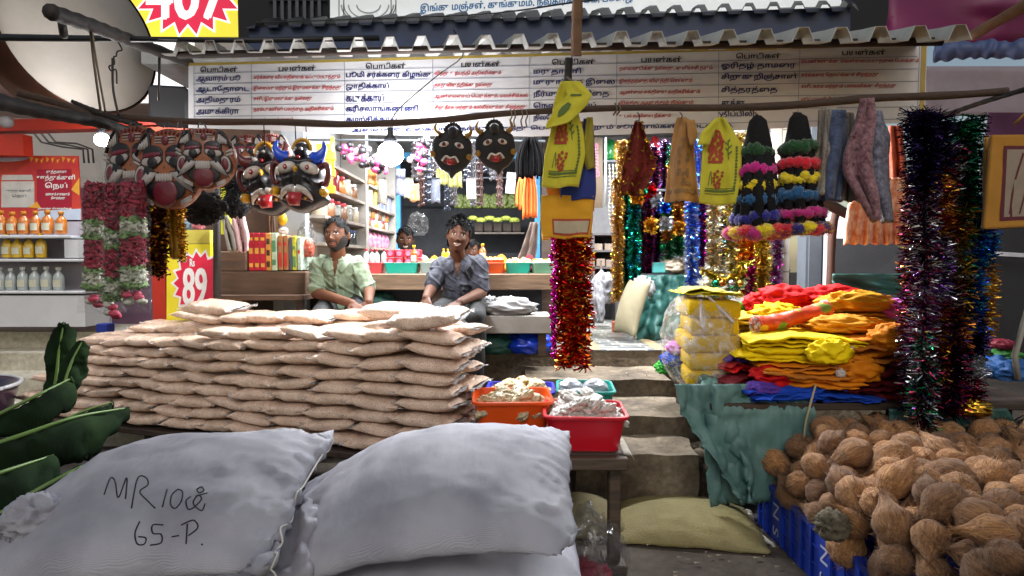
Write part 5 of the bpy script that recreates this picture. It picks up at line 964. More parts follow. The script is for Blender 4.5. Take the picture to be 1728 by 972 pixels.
# ------------------------------------------------------------------ pom-pom tassels
def pompom(px, tiers, label, d, top, seed):
    t = thing('pompom_hanging', W(px, top, d), label, 'hanging', 'pom-pom hangings'); r_ = np.random.RandomState(seed)
    s_ = d / FPX; mb = MB(); c = W(px, top, d); y1 = tiers[0][0]
    mb.lathe(W(px, y1, d), [(24 * s_, 0), (22 * s_, 10 * s_), (13 * s_, (y1 - top) * s_ * .85), (5 * s_, (y1 - top) * s_)], 24); 
    yb = tiers[-1][0]; n = 10
    for k in range(n):
        a = 2 * math.pi * k / n; mb.tube([W(px, y1, d) + [18 * s_ * math.cos(a), 18 * s_ * math.sin(a), 0], W(px, yb, d) + [tiers[-1][1] * .82 * s_ * math.cos(a), tiers[-1][1] * .82 * s_ * math.sin(a), 0]], 8 * s_, 8)
    V = np.concatenate(mb.v); mb.v = [wobble(V, mb.f, .012, 45, seed)]
    mb.build('black_core', M('black_wool', '#0a090b', .95, bump=.6, bs=90), t)
    for y, rad, cols, hh in tiers:
        nb = 15; cc = W(px, y, d)
        for q, m_ in enumerate(cols):
            mb = MB()
            for k in range(nb):
                if k % len(cols) != q: continue
                a = 2 * math.pi * (k + .3 * r_.rand()) / nb; mb.ball(cc + [rad * .82 * s_ * math.cos(a), rad * .82 * s_ * math.sin(a), r_.uniform(-.012, .012)], (rad * .34 * s_ * r_.uniform(.8, 1.15), rad * .34 * s_, hh * s_ * r_.uniform(.6, .95)), 20, 14)
            V = np.concatenate(mb.v); mb.v = [V + vnormals(V, mb.f) * (r_.rand(len(V)) * .009 - .003)[:, None]]; tinsel(mb, [cc + [rad * .82 * s_ * math.cos(a), rad * .82 * s_ * math.sin(a), 0] for a in np.linspace(0, 6.28, 24)], rad * .40 * s_, 3500, r_, lambda a, q_: 0, wid=.002, droop=.1)
            mb.build('pompom_tier', m_, t)
WOOL = lambda n, c: M('wool_' + n, c, .95, var=.25, vs=60, bump=.7, bs=120, sheen=.5)
wg, wp, wy, wb, wn_, wr, wm = WOOL('green', '#0e4a1c'), WOOL('pink', '#d0148a'), WOOL('yellow', '#f0d008'), WOOL('blue', '#0a5484'), WOOL('indigo', '#1a1680'), WOOL('red', '#dc1030'), WOOL('magenta', '#c0167a')
pompom(1277, [(258, 24, [wg], 13), (288, 28, [wp], 12), (314, 29, [wy], 11), (340, 32, [wb], 12), (370, 38, [wn_], 14), (392, 46, [wr, wm, wy], 12)], 'woollen pom-pom hanging, left one, with pink and yellow tiers', 3.15, 196, 1)
pompom(1347, [(252, 28, [wg], 14), (280, 31, [wr], 13), (305, 31, [wy], 11), (332, 35, [wb], 14), (360, 38, [wm], 12), (386, 44, [wr, wn_, wy], 13)], 'woollen pom-pom hanging, right one, beside the knitted cloths', 3.1, 191, 2)
# ------------------------------------------------------------------ knitted cloths
KN = lambda n, c, **k: M('knit_' + n, c, .9, bump=1.0, bs=70, sheen=.2, **k)
G_ = 'folded cloths on the crooked pole'
hung('folded_cloth', [(185, 1384, 1398), (240, 1382, 1396), (290, 1372, 1392), (325, 1367, 1384)], 3.05, KN('beige', '#8d7f70', var=.2), 'beige folded cloth, leftmost on the pole beside the pom-poms', 'cloth', 1, .02, .02, seed=21, group=G_)
hung('folded_cloth', [(182, 1396, 1410), (240, 1392, 1408), (290, 1388, 1404), (330, 1376, 1398)], 3.0, KN('cream', '#9a9083', var=.15), 'cream folded cloth with a split hem beside the blue one', 'cloth', 1, .02, .02, seed=22, group=G_)
hung('folded_cloth', [(186, 1404, 1428), (240, 1400, 1426), (300, 1396, 1420), (338, 1396, 1414)], 2.98, KN('navy_print', '#28365c', var=.6, vs=18, hue='#5a6a8c'), 'navy and pale blue patterned cloth on the pole', 'cloth', 1, .02, .02, seed=23, group=G_)
hung('folded_cloth', [(190, 1424, 1440), (250, 1424, 1444), (300, 1416, 1448), (340, 1410, 1452)], 3.02, KN('taupe', '#6d6358', var=.2), 'taupe frilled cloth hanging behind the red knit', 'cloth', 2.5, .03, .01, seed=24, group=G_)
hung('folded_cloth', [(166, 1455, 1470), (200, 1448, 1476), (260, 1428, 1466), (290, 1426, 1470), (330, 1450, 1478), (372, 1474, 1482)], 2.92, KN('red_white', '#6e2030', var=.6, vs=40, hue='#a88088'), 'red and white nubbly towel hung by its corner on the pole', 'cloth', 1, .03, .03, seed=25, group=G_)
hung('folded_cloth', [(188, 1470, 1484), (230, 1468, 1498), (300, 1466, 1500), (340, 1478, 1502), (374, 1492, 1504)], 2.95, KN('grey_white', '#4d4d60', var=.5, vs=40, hue='#8c8ca0'), 'grey and white nubbly towel hung by its corner on the pole', 'cloth', 1, .03, .03, seed=26, group=G_)
hung('orange_cloth', [(300, 1470, 1545), (345, 1432, 1545), (380, 1426, 1545), (412, 1424, 1545)], 3.7, M('orange_flower_cloth', '#f4741e', .6, var=.3, vs=24, hue='#ffd8b8'), 'bright orange and white frilled cloth behind the towels', 'cloth', 7, .035, .008, seed=31)
hung('orange_cloth', [(212, 1500, 1522), (270, 1500, 1528), (330, 1498, 1530)], 4.0, M('rust_cloth', '#9c3f1c', .7, var=.35, vs=10), 'rust orange cloth hanging behind the grey towel', 'cloth', 2, .04, .008, seed=33)
hung('orange_cloth', [(240, 1372, 1388), (290, 1368, 1386), (318, 1372, 1380)], 3.5, M('scarlet_cloth', '#c2300e', .7, var=.2), 'scarlet cloth strip behind the right pom-pom hanging', 'cloth', 1, .03, .008, seed=34)
# ------------------------------------------------------------------ big front garlands
big = 'tinsel garlands hung at the stall front'
R5 = [FRD, FG, FOR, FRD, FCO]
for k, (x, d, x1) in enumerate(((950, 3.3, 953), (968, 3.22, 970), (984, 3.3, 982), (966, 3.4, 968))): garland('tinsel_garland', x, 398, 618 - 6 * (k % 2), d, 19, R5, f'red and gold tinsel garland, {("left", "front", "right", "hidden rear")[k]} strand of the bunch under the flags', 1500, group=big, wid=.010, x1=x1, seed=70 + k, droop=.1)
mb = MB(); r_ = np.random.RandomState(5)
for k in range(60):
    c = W(935 + r_.uniform(-5, 5), 402 + k * 3.4, 3.24 + r_.uniform(-.02, .02)); mb.lathe(c, [(.013, 0), (.014, .001), (.002, .004)], 8, rot=np.array(Euler((r_.uniform(0, 3), r_.uniform(0, 3), 0)).to_matrix()))
mb.tube([W(935, 400, 3.24), W(935, 608, 3.24)], .003, 5); mb.build('sequin_string', foil('hot_magenta', '#b3128a', .2), label='magenta sequin string left of the red and gold garlands', cat='garland')
DK = [FDK, FMA, FPU, FSI, FCO]
for k, (x, y0, y1, d, ms, bd, nme) in enumerate([
    (1545, 190, 690, 2.95, [FDK, FMA, FCO, FSI, FPU], [(.2, 0), (.5, (0, 1, 1, 3)), (.75, (1, 2, 4)), (1, (0, 1, 3))], 'dark violet and maroon, outermost left'), (1562, 186, 722, 2.85, [FDK, FMA, FPU, FSI, FGR], [(.25, 0), (.5, (1, 0, 3)), (.7, (2, 3, 1)), (1, (1, 0, 3, 4))], 'indigo topped, longest'),
    (1584, 195, 640, 2.95, [FDK, FPU, FMA, FG, FSI], [(.2, 0), (.45, (2, 3)), (.7, (1, 4)), (1, (2, 0, 3))], 'violet with gold patches'), (1600, 240, 600, 3.0, [FMA, FG, FSI, FPU], [(.3, (0, 2)), (.5, (1, 0)), (1, (0, 3, 2))], 'maroon and gold, fourth'),
    (1572, 330, 700, 3.1, [FDK, FMA, FDG], None, 'black and maroon rear'), (1622, 205, 560, 3.0, [FDG, FGR, FG, FTE], [(.4, (0, 1)), (.7, (1, 2)), (1, (2, 0))], 'dark green and gold'), (1642, 195, 600, 3.05, [FDG, FDK, FTE, FBL], [(.25, 0), (.5, (0, 1)), (.8, (2, 3)), (1, (1, 3))], 'dark green topped blue'), (1660, 330, 560, 3.1, [FBL, FTE, FG], [(.5, (0, 1)), (1, 2)], 'blue ending in gold'),
    (1640, 560, 690, 3.0, [FDK, FSI, FMA], [(.3, 0), (.6, 1), (1, 2)], 'indigo, silver and wine'), (1612, 520, 700, 2.95, [FDK, FCO, FMA], [(.4, (0, 1)), (1, (0, 2))], 'low copper and black')]):
    garland('tinsel_garland', x, y0, y1, d, 26, ms, f'{nme} tinsel garland at the right front', 2400, bd, group=big, wid=.005, x1=x - 6, seed=90 + k, droop=.05)
# ------------------------------------------------------------------ framed yellow banners, tarps at upper right
t, s = hung('framed_cloth', [(228, 1672, 1760), (300, 1666, 1770), (385, 1658, 1770)], 2.75, clothm('ochre', '#a8741c'), 'ochre cloth bag with maroon bordered picture panel, right edge', 'cloth', .7, .012, .02, seed=41)
mb = MB(); mb.grid([[s(u, .12, .012), s(u, .92, .012)] for u in np.linspace(.22, .98, 8)], 0); mb.grid([[s(u, .16, .015), s(u, .88, .015)] for u in np.linspace(.27, .96, 8)], 1); strip_on(mb, s, [(.55, .2), (.4, .5), (.35, .85)], .03, .018, 0); strip_on(mb, s, [(.7, .3), (.62, .5), (.5, .85)], .02, .018, 0); mb.build('panel', [M('wine_border', '#5a1c28', .8), M('panel_tan', '#8f8070', .8)], t, smooth=False)
hung('framed_cloth', [(232, 1662, 1690), (300, 1660, 1690), (380, 1657, 1690)], 2.82, clothm('ochre', '#a8741c'), 'plain ochre cloth edge behind the bordered one', 'cloth', .7, .012, .02, seed=42)
MB().tube([W(1712, 210, 2.72), W(1730, 190, 2.7), W(1735, 230, 2.74)], .008, 6).build('loop_handle', clothm('ochre', '#a8741c'), label='ochre loop handle at the right edge', cat='handle')
MAGT = M('magenta_tarp', '#6a1648', .5, var=.2, vs=3, bump=.2, bs=8); G, s = drape([(-60, 1500, 1900), (20, 1500, 1900), (76, 1490, 1900)], 4.6, 1.5, .12, 24, 14, seed=51); mb = MB(); mb.sheet(G, .006); mb.build('tarp', MAGT, label='magenta tarpaulin at the upper right corner', cat='tarp')
mb = MB(); P = spline([W(1575, 90, 3.9), W(1640, 84, 3.8), W(1700, 84, 3.7), W(1790, 80, 3.5)], 60); mb.tube(P, .05 * (1 + .12 * np.sin(np.arange(60) * .9)), 14); V = wobble(np.concatenate(mb.v), mb.f, .015, 16, 3); mb.v = [V]; mb.build('rolled_tarp', M('slate_blue_tarp', '#46557e', .55, var=.2, bump=.4, bs=22), label='rolled slate blue tarpaulin under the magenta one', cat='tarp')
mb = MB(); G, s = drape([(112, 1560, 1900), (150, 1560, 1900), (196, 1556, 1900)], 4.2, 1, .03, 20, 10, seed=52); mb.sheet(G, .006); mb.build('sheet_screen', M('greyish_pink_sheet', '#8a7f86', .8, var=.1), label='greyish pink sheet behind the thin stick at upper right', cat='screen')
mb = MB(); G, s = drape([(190, 1668, 1900), (220, 1664, 1900), (262, 1662, 1900)], 3.9, 2, .04, 20, 10, seed=53); mb.sheet(G, .006); mb.build('purple_cloth', M('plum_cloth', '#4a1c40', .8), label='plum cloth behind the ochre framed cloth', cat='cloth')
# dark boards at the right rear
SL = M('slate_board', '#2c2e31', .7, var=.2, vs=4, bump=.15)
mb = MB(); mb.prism([W(1412, 520, 4.7), W(1540, 520, 4.5), W(1540, 405, 4.5), W(1400, 402, 4.7)], (0, .03, 0)); mb.build('dark_board', SL, smooth=False, label='dark slate board behind the cloth stacks', cat='board')
mb = MB(); mb.prism([W(1672, 640, 3.9), W(1900, 640, 3.6), W(1900, 262, 3.6), W(1660, 262, 3.9)], (0, .03, 0)); mb.build('dark_board', M('black_board', '#17181d', .7, var=.2), smooth=False, label='black board behind the garlands at the right edge', cat='board')
mb = MB(); mb.prism([W(1672, 431, 3.85), W(1780, 437, 3.65), W(1780, 430, 3.65), W(1672, 424, 3.85)], (0, .02, 0)); mb.build('white_trim', M('white_trim', '#9c9ca0', .6), smooth=False, label='thin white strip across the black board', cat='trim')
pole([W(1400, 520, 4.4), W(1404, 400, 4.45), W(1412, 355, 4.45)], .028, M('rust_pole', '#4a2f22', .8, var=.2), 'rusty brown post left of the slate board', n=14)
pole([W(1370, 325, 4.2), W(1400, 345, 4.2), W(1450, 372, 4.2)], .035, DKP, 'thick dark branch behind the right pom-pom hanging', n=14)
MB().bbox(W(1393, 445, 6.6), (.5, .05, 1.1)).build('outside_glow_panel', glow('lit_white_panel', '#eef0f2', 1.0), smooth=False, label='added glowing panel standing in for the bright outside past the steel post', cat='light panel')  # added glowing sheet, stands in for the bright view outside
mb = MB(); mb.tube([W(1735, 520, 3.0), W(1712, 600, 3.0), W(1718, 640, 3.0)], .014, 6); mb.build('pale_frame', M('pale_frame', '#8f8a80', .6), label='pale bent frame at the right edge', cat='frame')
bag('blue_bundle', 1698, 640, 3.1, 56, 46, .2, M('blue_bundle', '#2a5fa0', .6, var=.25, bump=.4), 'blue cloth bundle at the right edge behind the garlands', seed=61, crease=.3); bag('green_bundle', 1700, 604, 3.12, 34, 18, .15, M('green_bundle', '#3f8a3c', .6, var=.25, bump=.4), 'small green cloth bundle above the blue bundle', seed=62, crease=.3); bag('red_bundle', 1692, 588, 3.12, 36, 18, .15, M('crimson_bundle', '#8f2438', .6, var=.25, bump=.4), 'small crimson cloth bundle above the green bundle', seed=63, crease=.3)
# ------------------------------------------------------------------ garlands of flowers in film, at left
def flower_garland(px, label, d, seed, rs, dy):
    y0 = 312; y1 = 498
    t = thing('flower_garland', W(px, y1, d), label, 'garland', 'plastic wrapped flower garlands'); s_ = d / FPX; r_ = np.random.RandomState(seed)
    def band(a, b, mat, nm, rad):
        mb = MB(); rad *= rs; a += dy if a > y0 else 0; b += dy; n = int((b - a) / 7) + 1
        for k in range(n):
            y = a + (b - a) * (k + .5) / n
            for q in range(9):
                an = 2 * math.pi * (q + .5 * (k % 2)) / 9; c = W(px, y, d) + np.array([math.cos(an), math.sin(an), 0]) * rad * s_ * .72
                mb.ball(c, (rad * s_ * .42, rad * s_ * .42, 5.5 * s_), 8, 6, rot=np.array(Euler((r_.uniform(-.5, .5), r_.uniform(-.5, .5), 0)).to_matrix()))
        V = np.concatenate(mb.v); mb.v = [V + r_.randn(len(V), 3) * .006]; mb.build(nm, mat, t)
    RF_ = M('red_petals', '#8f1c38', .7, var=.3, vs=50, bump=.6, bs=90); GF = M('green_petals', '#6c8a54', .7, var=.3, vs=40); WF = M('white_petals', '#b3b5a6', .7, var=.15, vs=40)
    for a, b, m_, nm, r in ((y0, 372, RF_, 'red_band', 15), (372, 379, GF, 'green_band', 15), (379, 397, WF, 'white_band', 16), (397, 404, GF, 'green_band', 16), (404, 453, RF_, 'red_band', 15), (453, 460, GF, 'green_band', 15), (460, 480, WF, 'white_band', 16), (480, 487, GF, 'green_band', 16)): band(a, b, m_, nm, r)
    mb = MB()
    for k in range(7): lump(mb, W(px + r_.uniform(-14, 14) * rs, 494 + dy + r_.uniform(0, 24), d + r_.uniform(-.04, .04)), (.05, .04, .03), k, .4, 3, 10, 8, mi=k % 2, flat=False)
    mb.build('petal_tip', [M('pink_petal', '#b03a54', .7), M('white_petals', '#b3b5a6', .7)], t)
    mb = MB(); n = 20; rows = [[W(px, y, d) + np.array([math.cos(a), math.sin(a), 0]) * (21 * rs + 2.5 * math.sin(a * 5 + y * .05) + 3 * k / 12) * s_ for a in np.linspace(0, 2 * np.pi, n, endpoint=False)] for k, y in enumerate(np.linspace(y0 - 14, 528, 13))]; mb.grid(np.array(rows), wrap=True); mb.build('film', film('garland_film', dens=.09, base=.3), t)
for k, (x, d, rs, dy) in enumerate(((163, 3.1, 1.05, 0), (192, 3.0, .72, 16), (225, 3.02, 1.1, -4))): flower_garland(x, f'red, white and green flower garland in clear film, {ORD[k]} from the left', d, k, rs, dy)
for k, (x, y1, ms, nme) in enumerate([(256, 462, [foil('wine', '#4a1a22', .3), FCO], 'dark wine, left'), (270, 466, [foil('wine', '#4a1a22', .3), FG], 'dark wine with gold edge')]): garland('tinsel_garland', x, 338, y1, 3.3, 15, ms, f'{nme} tinsel garland beside the flower garlands', 1300, group=big, wid=.012, seed=130 + k, droop=.1)
t, s = hung('gold_garland', [(335, 278, 306), (390, 284, 310), (436, 292, 306)], 3.35, M('gold_fabric', '#a37a1c', .45, var=.3, vs=30, metal=.3), 'gold and pink pleated garland right of the wine tinsel', 'garland', 1.5, .02, .03, seed=61)
mb = MB(); strip_on(mb, s, [(.25, .03), (.3, .5), (.2, .9)], .2, .02); mb.build('pink_strip', M('dusty_pink', '#8f4048', .7), t, smooth=False)
mb = MB(); r_ = np.random.RandomState(2); tinsel(mb, [W(305, 335, 3.33), W(308, 440, 3.33)], .03, 900, r_, lambda a, q: 0, wid=.01); mb.build('gold_edge', FG, t, smooth=False)
# ================================================================== demon masks
MBLK = M('mask_black', '#1d1c20', .42, coat=.4, var=.2); MBLUE = M('mask_blue', '#1250d8', .35, coat=.6); MRED = M('mask_red', '#a3161c', .35, coat=.6); MWHT = M('mask_white', '#c9c3bb', .4, coat=.4); MYEL = M('mask_yellow', '#d09a0c', .4, coat=.5); MMAR = M('mask_maroon', '#5a1a1c', .45, coat=.4)
def relief(c, s, fn, n=70, rot=None, thick=.05):
    """face relief on a closed outline: fn(x, z) gives height towards the viewer or None outside"""
    mb = MB(); return mb
def mask_frame(px, py, d, w, h, tilt=0):
    c = W(px, py, d); s = d / FPX; Rm = rotm(0, tilt, 0); 
    def at(x, z, y=0): return c + Rm @ np.array([x * w * s / 2, y, z * h * s / 2])
    return c, s, Rm, at
def oval(mb, at, x, z, rx, rz, y, bulge, mi=0, n=20, a=0):
    ca, sa = math.cos(a), math.sin(a); rings = []
    for k, r in enumerate((1, .92, .7, .4, .05)):
        rings.append([at(x + (rx * r * math.cos(t)) * ca - rz * r * math.sin(t) * sa, z + rx * r * math.cos(t) * sa + rz * r * math.sin(t) * ca, y - bulge * math.sqrt(max(0, 1 - r * r)) - .001 * k) for t in np.linspace(0, 2 * np.pi, n, endpoint=False)])
    rings.insert(0, [p + np.array([0, .02, 0]) for p in rings[0]]); mb.grid(np.array(rings), mi, wrap=True); mb.add(rings[-1], [tuple(range(n))], mi)
def horned_mask(px, py, d, w, h, label, horn, tilt=0):
    c, s, Rm, at = mask_frame(px, py, d, w, h, tilt); t = thing('demon_mask', c, label, 'mask', 'black demon masks')
    out = [(-.62, .55), (-.3, .62), (0, .6), (.3, .62), (.62, .52), (.74, .2), (.72, -.1), (.80, -.38), (.92, -.62), (.80, -.74), (.5, -.86), (.2, -.98), (0, -1.0), (-.25, -.95), (-.55, -.82), (-.72, -.68), (-.7, -.4), (-.74, -.1), (-.76, .2)]
    O = spline(out + [out[0]], 90)[:-1]; mb = MB(); rings = []
    for r in np.linspace(1, 0, 16):
        ring = []
        for x, z in O:
            X, Z = x * r, z * r - .05 * (1 - r); q = math.sqrt(max(0, 1 - r ** 2.4)); y = -.085 * q
            y -= .045 * math.exp(-((X / .13) ** 2 + ((Z + .02) / .22) ** 2)) + .02 * math.exp(-((abs(X) - .45) / .16) ** 2 - ((Z + .15) / .2) ** 2)
            y -= .02 * math.exp(-((Z - .42 - .12 * abs(X)) / .07) ** 2) * (abs(X) < .6); y += .02 * math.exp(-((abs(X) - .36) / .2) ** 2 - ((Z - .22) / .1) ** 2)
            y -= .03 * math.exp(-((Z + .45 - .35 * abs(X) ** 1.5 + .1) / .06) ** 2) * math.exp(-(X / .6) ** 4); y -= .012 * math.sin(Z * 22 + abs(X) * 9) * math.exp(-((abs(X) - .4) / .2) ** 2 - ((Z + .1) / .25) ** 2)
            ring.append(at(X, Z, y))
        rings.append(ring)
    rings.insert(0, [p + np.array([0, .03, 0]) for p in rings[0]]); mb.grid(np.array(rings), wrap=True); mb.build('face', MBLK, t)
    for q in (-1, 1): mb = MB(); oval(mb, at, q * .37, .23, .31, .165, -.078, .02, 0, a=-q * .22); oval(mb, at, q * .36, .23, .09, .085, -.092, .012, 1); oval(mb, at, q * .36, .23, .035, .033, -.104, .004, 0); mb.build('eye', [MWHT, MRED], t)
    mb = MB()
    for q in (-1, 1): mb.tube(spline([at(q * .05, -.36, -.11), at(q * .3, -.42, -.1), at(q * .52, -.66, -.07)], 10), [.036, .036, .035, .033, .03, .027, .023, .018, .012, .004], 10, flat=.6)
    for k in range(6): mb.ball(at(-.15 + .06 * k, -.44, -.115), (.010, .012, .022), 8, 6)
    mb.build('teeth', MWHT, t)
    mb = MB(); rings = []
    for v in np.linspace(0, 1, 8): rings.append([at(.04 + a * .22 * (1 - .35 * v ** 3), -.5 - .33 * v, -.115 - .03 * math.cos(a * 1.4) - .02 * math.sin(v * 3)) for a in np.linspace(-1, 1, 7)])
    mb.sheet(np.array(rings), .012); mb.build('tongue', MRED, t)
    mb = MB(); mb.tube(spline([at(-.42, -.58, -.07), at(0, -.52, -.09), at(.5, -.6, -.06)], 12), .022, 8); mb.build('mouth', M('mask_mouth', '#3a0d0d', .4), t)
    for q in (-1, 1):
        mb = MB(); mb.tube(spline([at(q * .50, .52, -.03), at(q * .66, .58, -.05), at(q * .80, .78, -.05), at(q * .76, 1.0, -.04)], 14), np.linspace(.042, .004, 14), 12); mb.build('horn', horn, t)
        mb = MB(); mb.tube(spline([at(q * .62, .28, -.02), at(q * .86, .36, -.03), at(q * .94, .1, -.03), at(q * .84, -.2, -.03), at(q * .74, -.12, -.02)], 18), np.linspace(.03, .018, 18), 10, flat=.6); mb.build('ear', MMAR, t)
        mb = MB(); oval(mb, at, q * .80 - .02, -.42, .155, .135, -.035, .025); mb.build('earring', MYEL, t)
    mb = MB(); oval(mb, at, 0, .74, .26, .24, -.01, .06); mb.build('crown_head', MBLK, t)
    mb = MB(); mb.tube([at(.30 * math.cos(a), .76 + .3 * math.sin(a), -.01) for a in np.linspace(.0, math.pi, 46)], .011 + .004 * np.sin(np.arange(46) * 2.1), 8); mb.build('crown_beads', MYEL, t)
    for x, z, rx, rz, y, m_, nm in ((-.09, .76, .045, .05, -.07, MWHT, 'crown_eye'), (.09, .76, .045, .05, -.07, MWHT, 'crown_eye'), (0, .16, .055, .1, -.12, MYEL, 'nose_gem'), (0, .52, .06, .06, -.075, MRED, 'forehead_gem'), (-.3, -.6, .07, .05, -.085, MYEL, 'fang_cap'), (.3, -.6, .07, .05, -.085, MYEL, 'fang_cap')): mb = MB(); oval(mb, at, x, z, rx, rz, y, .01); mb.build(nm, m_, t)
    return t
def flat_mask(px, py, d, w, h, label, tilt=0):
    c, s, Rm, at = mask_frame(px, py, d, w, h, tilt); t = thing('demon_mask', c, label, 'mask', 'flat black demon masks')
    out = [(-.72, .52), (-.5, .62), (-.25, .78), (0, .86), (.25, .8), (.5, .62), (.72, .52), (.86, .35), (.92, .0), (.86, -.3), (.6, -.62), (.3, -.78), (.08, -1.0), (-.1, -.82), (-.45, -.66), (-.8, -.32), (-.9, 0), (-.88, .32)]
    O = [p for p in spline(out + [out[0]], 70)[:-1]]; O = [(x * (1 + .02 * math.sin(k * 2.6)), z * (1 + .02 * math.cos(k * 3.1))) for k, (x, z) in enumerate(O)]
    mb = MB(); rings = [[at(x, z, .02) for x, z in O], [at(x, z, 0) for x, z in O], [at(x * .95, z * .95, -.012) for x, z in O], [at(x * .5, z * .5, -.022) for x, z in O], [at(x * .03, z * .03, -.026) for x, z in O]]; mb.grid(np.array(rings), wrap=True)
    mb.add(rings[0], [tuple(range(len(O)))]); mb.build('face', M('mask_velvet', '#0f0e11', .75, var=.3, sheen=.3), t)
    for q in (-1, 1): mb = MB(); oval(mb, at, q * .33, .2, .21, .10, -.026, .006, 0, a=-q * .25); oval(mb, at, q * .33, .2, .085, .075, -.034, .005, 1); mb.build('eye', [MWHT, MMAR], t)
    mb = MB(); oval(mb, at, 0, -.38, .34, .16, -.026, .004, 1); mb.tube(spline([at(-.36, -.42, -.03), at(-.2, -.24, -.034), at(0, -.3, -.036), at(.2, -.24, -.034), at(.36, -.42, -.03)], 16), .012, 8, 0, flat=.5); oval(mb, at, 0, -.42, .14, .13, -.034, .008, 2); mb.build('mouth', [MWHT, MMAR, MRED], t)
    for q in (-1, 1):
        mb = MB(); mb.tube(spline([at(q * .56, .56, -.01), at(q * .74, .66, -.01), at(q * .80, .84, -.01), at(q * .68, 1.02, -.01)], 12), np.linspace(.034, .004, 12), 10, flat=.5); mb.build('horn', M('mask_dull_gold', '#8f6a1c', .5), t)
        mb = MB(); oval(mb, at, q * .80, -.18, .13, .11, -.022, .008); mb.build('earring', M('mask_dull_gold', '#8f6a1c', .5), t)
    mb = MB(); oval(mb, at, 0, .68, .2, .2, -.02, .03)
    for k in range(9): a = .3 + k * .31; mb.ball(at(.36 * math.cos(a), .62 + .36 * math.sin(a), -.01), .012, 7, 5)
    mb.build('crown_knob', M('mask_velvet', '#0f0e11'), t); MB().tube([at(0, .9, 0), at(0, 1.25, 0)], .003, 5).build('string', BLKT, t); return t
horned_mask(510, 300, 3.35, 100, 118, 'glossy black demon mask with blue horns and red tongue out', MBLUE, 2); horned_mask(455, 305, 3.75, 100, 118, 'black demon mask with maroon horns half behind the blue horned one', MMAR, -8)
flat_mask(762, 255, 3.55, 76, 90, 'flat black demon mask with gold horns, left of its twin', 5); flat_mask(836, 250, 3.5, 74, 90, 'flat black demon mask with gold horns, right of its twin', -3)
mb = MB()
for x, d, y in ((447, 3.75, 262), (500, 3.35, 252), (518, 3.35, 252)): mb.tube([W(x, y, d), W(x - 2, 207, 3.36)], .003, 5)
mb.build('mask_string', BLKT, label='thin strings tying the horned masks to the crooked pole', cat='string')
